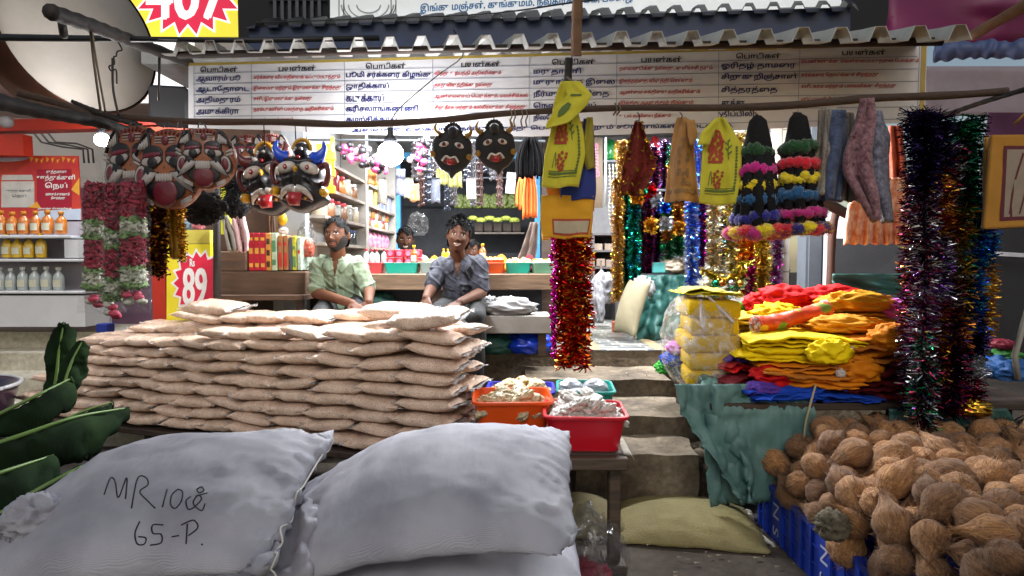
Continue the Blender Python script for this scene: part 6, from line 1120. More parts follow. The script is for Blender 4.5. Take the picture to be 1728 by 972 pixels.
def round_mask(px, py, d, r, label, seed, yaw=0):
    c, s, Rm, at0 = mask_frame(px, py, d, 2 * r, 2 * r * 1.08, 0); Ry = rotm(0, 0, yaw)
    def at(x, z, y=0): q = at0(x, z, y) - c; return c + Ry @ q
    t = thing('round_mask', c, label, 'mask', 'round brown masks in clear film'); mb = MB(); rings = []
    for q, y in ((1, .03), (1, .0), (.96, -.012), (.7, -.028), (.35, -.036), (.02, -.038)): rings.append([at(q * math.cos(a), q * math.sin(a), y) for a in np.linspace(0, 2 * np.pi, 44, endpoint=False)])
    mb.grid(np.array(rings), wrap=True); mb.add(rings[0], [tuple(range(44))]); mb.build('face', M('mask_brown', '#94522c', .45, coat=.4, var=.15), t)
    W_, B_, R_ = M('mask_offwhite', '#b0a8a4', .5), M('mask_dark', '#171216', .5), M('mask_wine', '#6b1426', .45, coat=.3); y0 = -.038
    for q in (-1, 1): mb = MB(); oval(mb, at, q * .33, .34, .30, .22, y0, .002, 1); oval(mb, at, q * .36, .18, .33, .17, y0 - .002, .002, 1, a=-q * .15); oval(mb, at, q * .36, .17, .29, .13, y0 - .0045, .002, 0, a=-q * .15); oval(mb, at, q * .34, .31, .28, .07, y0 - .007, .002, 2, a=-q * .12); oval(mb, at, q * .32, .13, .15, .14, y0 - .008, .002, 1); oval(mb, at, q * .46, -.10, .15, .2, y0 - .002, .002, 1); mb.build('eye', [W_, B_, R_], t)
    for q in (-1, 1): mb = MB(); oval(mb, at, q * .74, -.2, .20, .31, y0 + .012, .002, 1, a=q * .15); oval(mb, at, q * .74, -.2, .17, .27, y0 + .009, .002, 0, a=q * .15); oval(mb, at, q * .74, -.2, .12, .20, y0 + .006, .003, 2, a=q * .15); mb.build('cheek', [W_, B_, R_], t)
    mb = MB(); oval(mb, at, 0, -.54, .56, .30, y0 + .006, .002, 1); oval(mb, at, 0, -.60, .36, .34, y0 + .002, .006, 2)
    for k in range(6): mb.ball(at(-.2 + .08 * k, -.24, y0 - .004), (.010, .004, .022), 7, 5)
    for q in (-1, 1):
        for g, m_, yy in ((1.12, 1, 0), (1, 0, -.004)): mb.prism([at(q * (.48 + (x - .48) * g), -.32 + (z + .32) * g, y0 - .003 + yy) for x, z in ((.2, -.12), (.5, -.1), (.64, -.26), (.86, -.62), (.62, -.50), (.36, -.32))], (0, .006, 0), m_)
    mb.build('mouth', [W_, B_, R_], t); mb = MB(); oval(mb, at, .02, .68, .11, .12, y0 + .004, .004, 1)
    for k in (-1, 0, 1): mb.prism([at(-.30, .68 + k * .07, y0 + .006), at(.30, .68 + k * .07, y0 + .006), at(.30, .71 + k * .07, y0 + .006), at(-.30, .71 + k * .07, y0 + .006)], (0, .006, 0), 0)
    for q in (-1, 1):
        mb.tube(spline([at(q * .42, .42, y0 + .004), at(q * .52, .86, y0 + .016), at(q * .72, .72, y0 + .016), at(q * .92, .34, y0 + .02)], 14), .008, 5, 2)
        for k in range(4): mb.tube([at(q * (.50 + .09 * k), .46, y0 + .008), at(q * (.54 + .06 * k), .76 - .05 * k, y0 + .014)], .008, 5, 0)
        for k in range(2): mb.tube([at(q * .76, .18 - k * .1, y0 + .012), at(q * .96, .30 - k * .12, y0 + .018)], .007, 5, 0); mb.tube([at(q * .42, -.84 - k * .06, y0 + .014), at(q * .70, -.70 - k * .06, y0 + .018)], .007, 5, 0)
    for k in range(15): a = math.pi * (.2 + .6 * k / 14); mb.tube([at(.84 * math.cos(a), .84 * math.sin(a), y0 + .014), at(.95 * math.cos(a), .95 * math.sin(a), y0 + .018)], .005, 5, 1)
    mb.build('painted_mark', [W_, R_, B_], t)
    P = [[at((1.08 + .05 * math.sin(a * 7 + seed)) * q * math.cos(a), (1.08 + .05 * math.sin(a * 5)) * q * math.sin(a), -.06 - .03 * (1 - q) + .006 * math.sin(a * 9 + q * 8)) for a in np.linspace(0, 2 * np.pi, 40, endpoint=False)] for q in (1, .8, .5, .02)]
    mb = MB(); mb.grid(np.array(P), wrap=True); mb.build('film', film('mask_film', dens=.08, bs=14, base=.02), t); return t
round_mask(231, 280, 3.25, 62, 'large round brown mask in film, leftmost of the row', 1, -14); round_mask(286, 285, 3.1, 62, 'large round brown mask in film, second from left', 2, -8); round_mask(312, 270, 3.22, 47, 'smaller round brown mask in film, mostly hidden behind the rightmost', 3, -8); round_mask(348, 268, 3.05, 47, 'smaller round brown mask with full grin, rightmost of the row', 4, 4)
round_mask(418, 262, 4.15, 32, 'small round brown mask behind the grinning one', 5, 0); round_mask(458, 260, 4.25, 32, 'small round brown mask behind the maroon horned mask', 6, 5)
mb = MB()
for x, y in ((232, 214), (290, 214), (312, 220), (348, 216)): mb.tube(spline([W(x, y, 3.2), W(x - 6, 206, 3.3), W(x - 12, 208, 3.3), W(x - 14, 216, 3.3)], 10), .004, 5)
mb.build('wire_hooks', M('dark_wire', '#2a2523', .5), label='bent wire hooks above the round brown masks', cat='hooks')
# black fuzzy hair pieces
for k, (x, y, w, h, d) in enumerate([(345, 352, 70, 52, 3.7), (405, 312, 46, 80, 3.9), (398, 345, 40, 44, 3.85)]):
    s = d / FPX; mb = MB(); lump(mb, W(x, y, d), (w * s, .12, h * s), k, .35, 2.6, 44, 30, flat=False); tinsel(mb, [W(x - w * .3, y, d), W(x, y + h * .1, d), W(x + w * .3, y, d)], h * s * .52, 2500, np.random.RandomState(k), lambda t, q: 0, wid=.004, droop=.1); mb.build('black_wig', M('black_hair', '#0b0a0c', .8), label=('long black hair piece behind the dark pole', 'tall black hair piece left of the maroon horned mask', 'small black hair piece under the tall one')[k], cat='wig', group='black hair pieces')
mb = MB(); lump(mb, W(317, 388, 4.6), (.12, .08, .13), 5, .35, 3, mi=0); lump(mb, W(335, 388, 4.58), (.09, .07, .09), 6, .35, 3, mi=1); mb.build('toy_animals', [M('pale_blue_toy', '#8fb0c4', .5), M('red_white_toy', '#b36a70', .5)], label='pale blue and red toy animals on top of the Rs 89 sign', cat='toys')
mb = MB(); mb.prism([W(366, 395, 4.5), W(388, 395, 4.5), W(388, 308, 4.5), W(366, 310, 4.5)], (0, .03, 0)); mb.build('yellow_board', M('neon_yellow', '#d4d417', .4), smooth=False, label='bright yellow board peeking between the black hair pieces', cat='board')
# ================================================================== rice packets stacked in a wall
def rice_mat(name, k=1.0):
    m, n, l, b = nodes_of(name); tc = n.new('ShaderNodeTexCoord')
    v = n.new('ShaderNodeTexVoronoi'); v.inputs['Scale'].default_value = 190; l.new(tc.outputs['Object'], v.inputs[0])
    t = n.new('ShaderNodeTexNoise'); t.inputs['Scale'].default_value = 9; t.inputs['Detail'].default_value = 5; l.new(tc.outputs['Object'], t.inputs[0])
    r = ramp(n, [(0, C('#efdac8', k)), (.5, C('#e2c4ac', k)), (1, C('#b08c70', k))]); l.new(v.outputs['Distance'], r.inputs[0]); 
    r2 = ramp(n, [(.3, (.72, .68, .64)), (.7, (1, 1, 1))]); l.new(t.outputs[0], r2.inputs[0]); mx = n.new('ShaderNodeMix'); mx.data_type = 'RGBA'; mx.blend_type = 'MULTIPLY'; mx.inputs[0].default_value = 1
    l.new(r.outputs[0], mx.inputs[6]); l.new(r2.outputs[0], mx.inputs[7]); l.new(mx.outputs[2], b.inputs['Base Color'])
    w = n.new('ShaderNodeTexNoise'); w.inputs['Scale'].default_value = 34; w.inputs['Detail'].default_value = 3; w.inputs['Distortion'].default_value = 2; l.new(tc.outputs['Object'], w.inputs[0])
    b1 = n.new('ShaderNodeBump'); b1.inputs['Strength'].default_value = .5; b1.inputs['Distance'].default_value = .004; l.new(v.outputs['Distance'], b1.inputs['Height']); b1.invert = True
    b2 = n.new('ShaderNodeBump'); b2.inputs['Strength'].default_value = 1; b2.inputs['Distance'].default_value = .03; l.new(w.outputs[0], b2.inputs['Height'])
    l.new(b1.outputs[0], b.inputs['Normal']); l.new(b2.outputs[0], b.inputs['Coat Normal']); b.inputs['Coat Weight'].default_value = 1; b.inputs['Coat Roughness'].default_value = .04; b.inputs['Coat IOR'].default_value = 1.8; b.inputs['Roughness'].default_value = .8; return m
RICE = rice_mat('puffed_rice_in_film'); SEAL = film('seal_film', dens=.42, bs=60, base=.75)
packs = []
def packet(seed, Lx=.295, Wy=.225, Hz=.086):
    r_ = np.random.RandomState(seed); rows = []; q0 = r_.rand(4) * 6
    for u in np.concatenate([[-1.0], np.linspace(-.985, .985, 31), [1.0]]):
        hf = max(.02, (1 - abs(u) ** 3.6)) ** .62; wf = 1 - .05 * (1 - abs(u) ** 4) + .04 * abs(u) ** 8; row = []
        for a in np.linspace(0, 2 * np.pi, 36, endpoint=False):
            c_, s_ = math.cos(a), math.sin(a); y = math.copysign(abs(c_) ** .62, c_) * Wy / 2 * wf; z = math.copysign(abs(s_) ** .72, s_) * Hz / 2 * hf; x = u * Lx / 2
            p = Vector((x * 9 + seed * 5, y * 11, z * 14)); n1 = mnoise.noise(p); n2 = 1 - 2 * abs(mnoise.noise(Vector((x * 40 + seed, y * 30, z * 40)))); k = .008 * n1 + .0055 * n2 * (.5 + abs(u))
            row.append((x + .012 * mnoise.noise(Vector((y * 20, seed * 3, u))) * abs(u) ** 4, y + c_ * k * 1.2, z + s_ * k + .012 * u * math.sin(q0[0]) + .010 * math.sin(u * 4 + q0[1]) * (abs(u) ** 2)))
        rows.append(row)
    return np.array(rows)
for k in range(6):
    G = packet(k); mb = MB(); mb.grid(G, wrap=True); V = np.concatenate(mb.v); z0 = V[:, 2].min(); V[:, 2] -= z0
    me = mesh_of('puffed_rice_packet', V, mb.f, [RICE]); mbs = MB()
    mbs = []
    for e, sx in ((G[0], -1), (G[-1], 1)):
        P = e[np.argsort(e[:, 1])][::2] - [0, 0, z0]; j = np.arange(len(P)); P[:, 2] = P[:, 2].mean() + .004 * np.sin(j * .9 + k); m1 = MB(); mbs.append(m1); m1.sheet(np.array([P - [sx * .004, 0, 0], P + np.column_stack([np.full(len(P), sx * .012), np.zeros(len(P)), .004 * np.sin(j * 1.3)]), P + np.column_stack([np.full(len(P), sx * .022), np.zeros(len(P)), .009 * np.sin(j * 1.1 + k)])]), .0012)
    packs.append((me, mbs, V[:, 2].max()))
seals = [[mesh_of('seal_flap', np.concatenate(q.v), q.f, SEAL) for q in mbs] for me, mbs, h in packs]
def flaps(o, i):
    for q in seals[i]: f = bpy.data.objects.new('seal_flap', q); COL.objects.link(f); f.parent = o
TW = wood('rice_table_wood', '#241a14', '#46352a', (2, 22, 22))
A = np.array([-.30, 2.98]); Bp = np.array([-3.0, 3.86]); u = (Bp - A) / np.linalg.norm(Bp - A); nrm = np.array([-u[1], u[0]]); nrm = nrm if nrm[1] > 0 else -nrm; ang = math.atan2(u[1], u[0])
def wallp(s, t, z): q = A + u * s + nrm * t; return np.array([q[0], q[1], z])
tb = thing('rice_table', wallp(1.4, .4, 0), 'dark plank table under the wall of rice packets', 'table'); zt = .44
rt = np.array(Euler((0, 0, ang)).to_matrix())
for k in range(3): MB().bbox(wallp(1.4, .02 + .3 * k, zt - .02), (3.0, .28, .035), rt, .006).build('plank', TW, tb, smooth=False)
for s in (.1, 1.45, 2.75):
    for t in (-.05, .7): MB().bbox(wallp(s, t, (zt - .04) / 2), (.06, .06, zt - .042), rt, .006).build('leg', TW, tb, smooth=False)
cols = [.12, .385, .65, .91, 1.165, 1.415, 1.66, 1.9, 2.135, 2.365, 2.59, 2.81]; H = .0675
nfront = [9, 9, 9, 9, 9, 9, 9, 8, 8, 8, 8, 7]; nback = [9, 9, 9, 9, 10, 10, 10, 10, 9, 9, 9, 8]; nthird = [0, 9, 9, 10, 10, 10, 10, 10, 10, 10, 9, 9]
cnt = 0
for ci, s in enumerate(cols):
    sc = 1.0 - .018 * ci
    for row, (nl, t) in enumerate(((nfront[ci], .0), (nback[ci], .235), (nthird[ci], .47))):
        lo = 0 if row == 0 else max(0, nl - (4 if row == 1 and ci else 2 if ci else 8))
        for L in range(lo, nl):
            me, mbs, h = packs[(ci * 3 + L * 5 + row) % 6]
            o = bpy.data.objects.new('puffed_rice_packet', me); COL.objects.link(o); z = zt + H * L * (1 - .016 * ci)
            jog = .055 * (1 if L % 2 else -1) * (ci > 4) * (1 + .2 * rnd.random()) + rnd.uniform(-.025, .025); back = .012 * L * (1 + .25 * ci)
            o.location = tuple(wallp(s + jog, t + back + rnd.uniform(-.015, .015), z)); o.scale = (sc, sc, H * (1 - .016 * ci) / h * 1.12)
            o.rotation_euler = (R(rnd.uniform(-5, 5)), R(rnd.uniform(-6, 6)), ang + R(rnd.uniform(-8, 8)) + (math.pi if rnd.random() < .5 else 0))
            tag(o, f'puffed rice packet, {ORD[ci]} column from the right, {("front", "second", "third")[row]} row, {ORD[L]} layer up', 'packet', 'puffed rice packets in the wall')
            flaps(o, (ci * 3 + L * 5 + row) % 6)
for k, (s, t, z, rz) in enumerate([(.16, .0, 9, 6), (.52, .32, 9.0, -4), (2.0, .5, 8.6, 3)]):
    me, mbs, h = packs[k % 6]; o = bpy.data.objects.new('puffed_rice_packet', me); COL.objects.link(o); o.location = tuple(wallp(s, t + .1, zt + H * z + .01)); o.rotation_euler = (R(-6), R(4 - 3 * k), ang + R(rz))
    o.scale = (1.25, 1.15, .98); tag(o, f'larger loose puffed rice packet lying on top of the wall, {ORD[k]} from the right', 'packet', 'loose packets on the wall'); flaps(o, k % 4)
# ================================================================== tubs table
pt = W(900, 792, 2.7); zt2 = .53
tb = thing('tub_table', (.15, 2.95, 0), 'low wooden table under the red and orange tubs', 'table')
MB().bbox((.09, 2.68, zt2 - .03), (.85, .05, .055), bev=.006).build('front_rail', wood('worn_wood', '#30271f', '#5c4d3e', (2, 22, 22)), tb, smooth=False)
for k in range(4): MB().bbox((.09, 2.83 + k * .23, zt2 - .015), (.85, .225, .03), bev=.005).build('plank', TW, tb, smooth=False)
for x in (-.25, .465):
    for y in (2.74, 3.5): MB().bbox((x, y, (zt2 - .03) / 2), (.055, .055, zt2 - .034), bev=.006).build('leg', wood('worn_wood', '#30271f', '#5c4d3e'), tb, smooth=False)
MB().bbox((.465, 2.74, .02), (.1, .16, .04), bev=.006).build('foot_block', wood('worn_wood', '#30271f', '#5c4d3e'), tb, smooth=False)
TUBM = lambda n, c: M('tub_' + n, c, .32, var=.05, vs=3, coat=.25)
tub((.345, 2.90, zt2), .37, .34, .165, TUBM('red', '#c00f24'), 'plastic_tub', 'red plastic tub of white packets at the table corner', 'tub', flare=.84, rz=-3, r=.05)
tub((.0, 3.08, zt2), .38, .34, .19, TUBM('orange', '#e0500e'), 'plastic_tub', 'orange plastic tub of pale sweet packets beside the rice wall', 'tub', flare=.84, rz=2, r=.05)
tub((.41, 3.40, zt2), .30, .32, .17, TUBM('teal', '#1a8a80'), 'plastic_tub', 'teal plastic tub with white pouches behind the red tub', 'tub', flare=.84, rz=-4, r=.05)
tub((.05, 3.56, zt2 + .03), .38, .30, .10, TUBM('violet_blue', '#2a2fb0'), 'plastic_tub', 'violet blue tray heaped with small packets behind the orange tub', 'tub', flare=.88, rz=-2, r=.04)
mb = MB(); lump(mb, (-.26, 3.45, zt2), (.18, .25, .16), 3, .3); mb.build('white_packet', PW, label='white crumpled packet between the rice wall and the blue tray', cat='packet')
minis = []
for k in range(3):
    mb = MB(); lump(mb, (0, 0, 0), (.115, .09, .055), k + 3, .34, 2.3, 30, 20, flat=False); V = np.concatenate(mb.v); V[:, 0] *= 1 + .35 * (np.abs(V[:, 0]) / .05) ** 4 * .2; minis.append((V, mb.f))
def mini_set(prefix, group, cx, cy, z, nx, ny, dx, dy, mat, layers, sc=1, name='small_packet'):
    mes = [mesh_of(name, V * sc, F, mat) for q, (V, F) in enumerate(minis)]; n = 0
    for L in range(layers):
        for i in range(nx - L):
            for j in range(ny - (L > 0)):
                o = bpy.data.objects.new(name, mes[n % 3]); COL.objects.link(o); n += 1
                o.location = (cx + (i - (nx - L - 1) / 2) * dx + rnd.uniform(-.012, .012), cy + (j - (ny - (L > 0) - 1) / 2) * dy + rnd.uniform(-.012, .012), z + L * .03 + rnd.uniform(0, .012)); o.rotation_euler = (R(rnd.uniform(-35, 35)), R(rnd.uniform(-35, 35)), R(rnd.uniform(0, 360)))
                tag(o, f'{prefix}, {("lower", "upper", "topmost")[L]} layer, {ORD[j]} row from the front, {ORD[i]} from left', 'packet', group)
def sweet_mat(name, a, b_, sc=60):
    if name in _M: return _M[name]
    m = M(name, a, .6, var=.3, vs=sc, coat=.5, bump=.35, bs=50, hue=b_); return m
mini_set('pale sweets packet in orange tub', 'packets in the orange tub', 0, 3.08, zt2 + .12, 4, 4, .085, .075, sweet_mat('pale_sweets', '#a8946c', '#d6c69e'), 3)
mini_set('clear white packet in red tub', 'packets in the red tub', .345, 2.92, zt2 + .125, 4, 4, .085, .075, sweet_mat('white_sweets', '#aaa39a', '#d6d0c8'), 3)
mini_set('straw snack packet in blue tray', 'packets in the violet blue tray', .05, 3.56, zt2 + .075, 5, 4, .075, .07, sweet_mat('straw_snacks', '#a08254', '#ccb07c'), 3, .9)
for k, (x, y, z) in enumerate(((.33, 3.42, .1), (.47, 3.42, .1), (.36, 3.30, .07))): mb = MB(); lump(mb, (x, y, zt2 + z), (.15, .14, .12), k, .12, 2); mb.build('white_pouch', M('white_powder_pouch', '#8f949c', .4, coat=.7, bump=.3, bs=30), label=f'white powder pouch in the teal tub, {("back left", "back right", "front")[k]} one', cat='pouch', group='white pouches in the teal tub')
mb = MB(); G = np.array([[(.50 + .05 * i / 5 + .01 * j / 5, 2.70 + .25 * j / 5, zt2 + .003 - .02 * max(0, i - 3) ** 1.5 / 2) for j in range(6)] for i in range(6)]); mb.sheet(G, .002); mb.build('paper_scrap', M('newspaper', '#9c978a', .8, var=.3, vs=40), label='scrap of newsprint under the red tub hanging over the table edge', cat='paper')
# ================================================================== white sacks in front
def sackmat(name, c0='#82828e', c1='#aaaab4'):
    m, n, l, b = nodes_of(name); tc = n.new('ShaderNodeTexCoord'); w1 = n.new('ShaderNodeTexWave'); w2 = n.new('ShaderNodeTexWave'); w2.bands_direction = 'Y'
    for w in (w1, w2): w.inputs['Scale'].default_value = 130; w.inputs['Distortion'].default_value = .4; l.new(tc.outputs['Object'], w.inputs[0])
    mx = n.new('ShaderNodeMath'); mx.operation = 'ADD'; l.new(w1.outputs[1], mx.inputs[0]); l.new(w2.outputs[1], mx.inputs[1])
    t = n.new('ShaderNodeTexNoise'); t.inputs['Scale'].default_value = 4; t.inputs['Detail'].default_value = 8; l.new(tc.outputs['Object'], t.inputs[0]); r = ramp(n, [(.3, C(c0)), (.62, C(c1))]); l.new(t.outputs[0], r.inputs[0]); l.new(r.outputs[0], b.inputs['Base Color'])
    bp = n.new('ShaderNodeBump'); bp.inputs['Strength'].default_value = .4; bp.inputs['Distance'].default_value = .005; l.new(mx.outputs[0], bp.inputs['Height'])
    t3 = n.new('ShaderNodeTexNoise'); t3.inputs['Scale'].default_value = 14; t3.inputs['Detail'].default_value = 3; mp = n.new('ShaderNodeMapping'); mp.inputs['Scale'].default_value = (1, .35, 1); l.new(tc.outputs['Object'], mp.inputs[0]); l.new(mp.outputs[0], t3.inputs[0])
    b2 = n.new('ShaderNodeBump'); b2.inputs['Strength'].default_value = .35; b2.inputs['Distance'].default_value = .015; l.new(t3.outputs[0], b2.inputs['Height']); l.new(bp.outputs[0], b2.inputs['Normal']); l.new(b2.outputs[0], b.inputs['Normal'])
    b.inputs['Roughness'].default_value = .55; b.inputs['Sheen Weight'].default_value = .1; return m
SACK = sackmat('white_woven_sack')
def place(V, c, rx, ry, rz): return V @ np.array(Euler((R(rx), R(ry), R(rz)), 'XYZ').to_matrix()).T + np.asarray(c)
Va, Fa = pillow(1.0, .70, 72, 52, .076, steps=100, K=1.2e5, seed=1, wob=.02, iters=18); Va -= [0, 0, Va[:, 2].mean()]
Vb, Fb = pillow(1.14, .74, 72, 48, .084, zmax=.33, steps=100, K=1.2e5, seed=2, wob=.02, iters=18); Vb -= [0, 0, Vb[:, 2].mean()]
Va = wobble(wobble(Va, Fa, .012, 3.5, 3, (1, 1, .7)), Fa, .004, 16, 5, (1, .35, 1)); Vb = wobble(wobble(Vb, Fb, .016, 4.5, 8, (1, 1, .7)), Fb, .007, 13, 9, (.4, 1, 1))
def ridged(V, F, amp, seed):
    n = vnormals(V, F); e = np.clip(np.abs(V[:, 0]) / np.abs(V[:, 0]).max() * 1.5 - .45, .12, 1)
    d = np.array([(1 - 2 * abs(mnoise.noise(Vector((p[0] * 4 + seed, p[1] * 16 + 4 * p[0], p[2] * 9))))) ** 4 + .5 * (1 - 2 * abs(mnoise.noise(Vector((p[0] * 9 + p[1] * 6, p[1] * 7 - seed, p[2] * 7))))) ** 5 for p in V]); return V + n * (amp * d * e)[:, None]
def sack(V, F, name, label, parent_thing=True, group='white woven sacks'):
    t = thing(name, (V[:, 0].mean(), V[:, 1].mean(), V[:, 2].min()), label, 'sack', group); mb = MB(); mb.add(V, F); b = mb.build('sack_body', SACK, t); return t, b
def seam(V, F, t, a, b, side, xs):
    """stitched hem with a thread along one short edge"""
    pass
q_ = Va[:, 0] / .42; Va1 = Va.copy(); Va1[:, 0] *= 1.06; Va1[:, 2] *= 1 - .45 * np.clip(-q_ - .1, 0, 1); Va1[:, 2] += -.12 * np.maximum(0, -q_ - .15) ** 1.5 - .05 * np.maximum(0, q_ - .2) ** 1.5; V1 = place(ridged(Va1, Fa, .012, 3), (-.33, 2.0, .665), 14, -10, -5); t1, b1 = sack(V1, Fa, 'white_sack', 'bulging white woven sack in front of the tubs, front centre')
q_ = Vb[:, 0] / .5; Vb1 = Vb.copy(); Vb1[:, 2] *= 1 - .3 * np.clip(-q_ - .1, 0, 1); Vb1[:, 2] += -.12 * np.maximum(0, -q_ - .1) ** 1.5; V2 = place(ridged(Vb1, Fb, .015, 8), (-1.17, 1.88, .655), 16, -7, -2); t2, b2 = sack(V2, Fb, 'white_sack', 'white woven sack with MR 10 and 65-P written in black, front left')
V3 = place(Va * [1, 1, .92], (-.26, 1.93, .405), 3, -1, 2); t3, b3 = sack(V3, Fa, 'white_sack', 'white woven sack lying under the bulging centre sack')
V4 = place(Vb * [1, .95, .9], (-1.05, 1.80, .39), 2, 1, 5); t4, b4 = sack(V4, Fb, 'white_sack', 'white woven sack under the written one at front left')
V5 = place(Va * [.98, 1, .9], (-.28, 1.95, .145), 0, 0, 4); t5, b5 = sack(V5, Fa, 'white_sack', 'lowest white woven sack of the centre pile, nearest the ground')
def edge_thread(V, t, sx, n=40, r=.0028):
    rel = V - V.mean(0); k = np.argsort(rel[:, 0] * sx)[-110:]; P = V[k]; P = P[P[:, 2] > V[:, 2].mean() - .05]; P = P[np.argsort(P[:, 1] + P[:, 2])]; Q = spline(P[:: max(1, len(P) // 12)], n); Q = Q + [sx * .004, -.004, .004]
    mb = MB(); mb.tube(Q, r, 6); mb.tube(spline([Q[0], Q[0] + [sx * .015, -.01, -.005], Q[0] + [sx * .025, -.015, -.025]], 8), r * .8, 5); mb.build('stitching', M('white_thread', '#c0bcb4', .8), t)
edge_thread(V2, t2, 1)
# handwriting laid onto the sack surface
bv = BVHTree.FromPolygons([Vector(p) for p in V2], [tuple(int(i) for i in f) for f in Fb])
def ink(strokes, t):
    mb = MB()
    for st_ in strokes:
        P = []
        for x, y in spline(st_, max(8, 5 * len(st_))):
            r_ = ray(x, y); loc, no, ix, ds = bv.ray_cast(Vector((0, 0, CAMZ)), Vector(r_ / np.linalg.norm(r_)))
            if loc is not None: P.append(np.array(loc + no * (.001 if no.dot(Vector(r_)) < 0 else -.001)))
        if len(P) > 3: mb.tube(P, .0019, 5)
    if mb.v: mb.build('handwriting', M('black_marker', '#1b1a22', .7), t)
ink([[(176, 835), (186, 808), (194, 812), (200, 840), (214, 806), (212, 842)], [(222, 858), (232, 808), (246, 806), (250, 818), (236, 830), (250, 846), (262, 858)], [(282, 826), (274, 856)],
     [(300, 826), (290, 836), (288, 852), (296, 858), (306, 846), (308, 830), (300, 826)], [(322, 838), (314, 846), (318, 860), (330, 854), (340, 842), (334, 836), (326, 850), (340, 862), (346, 850)], [(332, 826), (340, 822), (344, 828), (336, 832), (332, 826)], [(330, 838), (350, 832)],
     [(236, 880), (228, 900), (232, 918), (244, 918), (246, 908), (234, 906)], [(276, 886), (258, 886), (258, 900), (272, 902), (272, 916), (254, 920)], [(290, 906), (302, 904)], [(316, 884), (314, 918)], [(306, 886), (326, 878), (334, 890), (318, 904)], [(340, 918), (342, 920)]], t2)
# gathered tie end between the sacks, tied corner at far left
mb = MB(); P = spline([W(522, 850, 1.95), W(508, 890, 1.85), W(496, 985, 1.72)], 16); mb.tube(P, np.linspace(.03, .075, 16), 24, flat=.7); V = wobble(np.concatenate(mb.v), mb.f, .03, 14, 4, (3, 3, .6)); mb.v = [V]; mb.build('sack_end', SACK, label='gathered neck of a white sack between the two front sacks', cat='sack')
mb = MB(); r_ = np.random.RandomState(3); tinsel(mb, [W(20, 882, 1.75), W(40, 890, 1.72), W(60, 880, 1.74)], .05, 2200, r_, lambda a, q: 0, wid=.005, droop=.4); lump(mb, W(62, 900, 1.74), (.16, .14, .13), 4, .3, 2.4); mb.build('frayed_end', SACK, label='frayed white sack corner at the far left', cat='sack')
# ================================================================== banana leaves at left
def leafmat():
    m, n, l, b = nodes_of('banana_leaf'); tc = n.new('ShaderNodeTexCoord'); w = n.new('ShaderNodeTexWave'); w.inputs['Scale'].default_value = 28; w.inputs['Distortion'].default_value = 1; l.new(tc.outputs['Object'], w.inputs[0]); t = n.new('ShaderNodeTexNoise'); t.inputs['Scale'].default_value = 3; t.inputs['Detail'].default_value = 6; l.new(tc.outputs['Object'], t.inputs[0])
    r = ramp(n, [(.3, C('#0d130c')), (.5, C('#192717')), (.8, C('#344a28'))]); l.new(t.outputs[0], r.inputs[0]); l.new(r.outputs[0], b.inputs['Base Color']); bp = n.new('ShaderNodeBump'); bp.inputs['Strength'].default_value = .1; bp.inputs['Distance'].default_value = .005; l.new(w.outputs[1], bp.inputs['Height']); l.new(bp.outputs[0], b.inputs['Normal']); b.inputs['Roughness'].default_value = .9; b.inputs['Specular IOR Level'].default_value = .05; return m
LEAF = leafmat()
def leaf(spine, wid, label, fold=.8, seed=0, lean=(0, 0, 1)):
    S = spline(spine, 34); n = len(S); T = np.gradient(S, axis=0); T /= np.linalg.norm(T, axis=1)[:, None]; up = np.array(lean, float); side = np.cross(T, up); side /= np.linalg.norm(side, axis=1)[:, None]; nn = np.cross(side, T); G = []
    for k in range(n):
        q = k / (n - 1); w = wid * (math.sin(math.pi * min(1, q * .93 + .07)) ** .55) * (1 + .10 * mnoise.noise(Vector((k * .5, seed, 0)))); row = []
        for a in np.linspace(-1, 1, 15): row.append(S[k] + side[k] * w * a * math.cos(fold * abs(a)) - nn[k] * (w * abs(a) * math.sin(fold * abs(a)) * 1.0) + nn[k] * .02 * math.sin(a * 3 + k * .5 + seed) * abs(a))
        G.append(row)
    t = thing('banana_leaf', S[0], label, 'leaf', 'banana leaves'); mb = MB(); mb.sheet(crumple(np.array(G), .018, 7, seed), .003); mb.build('blade', LEAF, t); mb = MB(); mb.tube(S + nn * .004, np.linspace(.012, .003, n), 7); mb.build('midrib', M('pale_midrib', '#5d7a3a', .5), t); return t
leaf([W(85, 700, 3.3), W(95, 640, 3.3), W(100, 590, 3.3), W(108, 545, 3.3)], .13, 'upright bright green banana leaf left of the rice wall', 1.0, 1, (.5, -1, .1)); leaf([W(-40, 720, 2.6), W(60, 670, 2.7), W(120, 640, 2.9)], .14, 'dark banana leaf lying along the left edge below the upright one', 1.1, 2)
leaf([W(-60, 770, 2.1), W(40, 735, 2.2), W(130, 705, 2.35), W(215, 690, 2.6)], .17, 'broad folded banana leaf under the rice wall', 1.25, 3); leaf([W(30, 850, 1.95), W(90, 815, 2.0), W(150, 785, 2.1), W(200, 770, 2.3)], .14, 'lower folded banana leaf touching the written sack', 1.2, 4)
leaf([W(-80, 830, 1.9), W(0, 800, 2.0), W(90, 770, 2.2)], .16, 'dark banana leaf at the left edge in shade', 1.1, 5); leaf([W(60, 740, 2.9), W(130, 700, 3.0), W(190, 680, 3.1)], .15, 'shaded banana leaf tucked behind the broad folded one', 1.0, 6); leaf([W(100, 690, 3.1), W(118, 620, 3.15), W(140, 575, 3.2)], .09, 'narrow dark banana leaf tip beside the upright leaf', .9, 7, (.3, -1, .2))
leaf([W(-60, 900, 1.8), W(20, 860, 1.85), W(80, 850, 1.9)], .14, 'lowest banana leaf in the dark left corner', 1.1, 8)
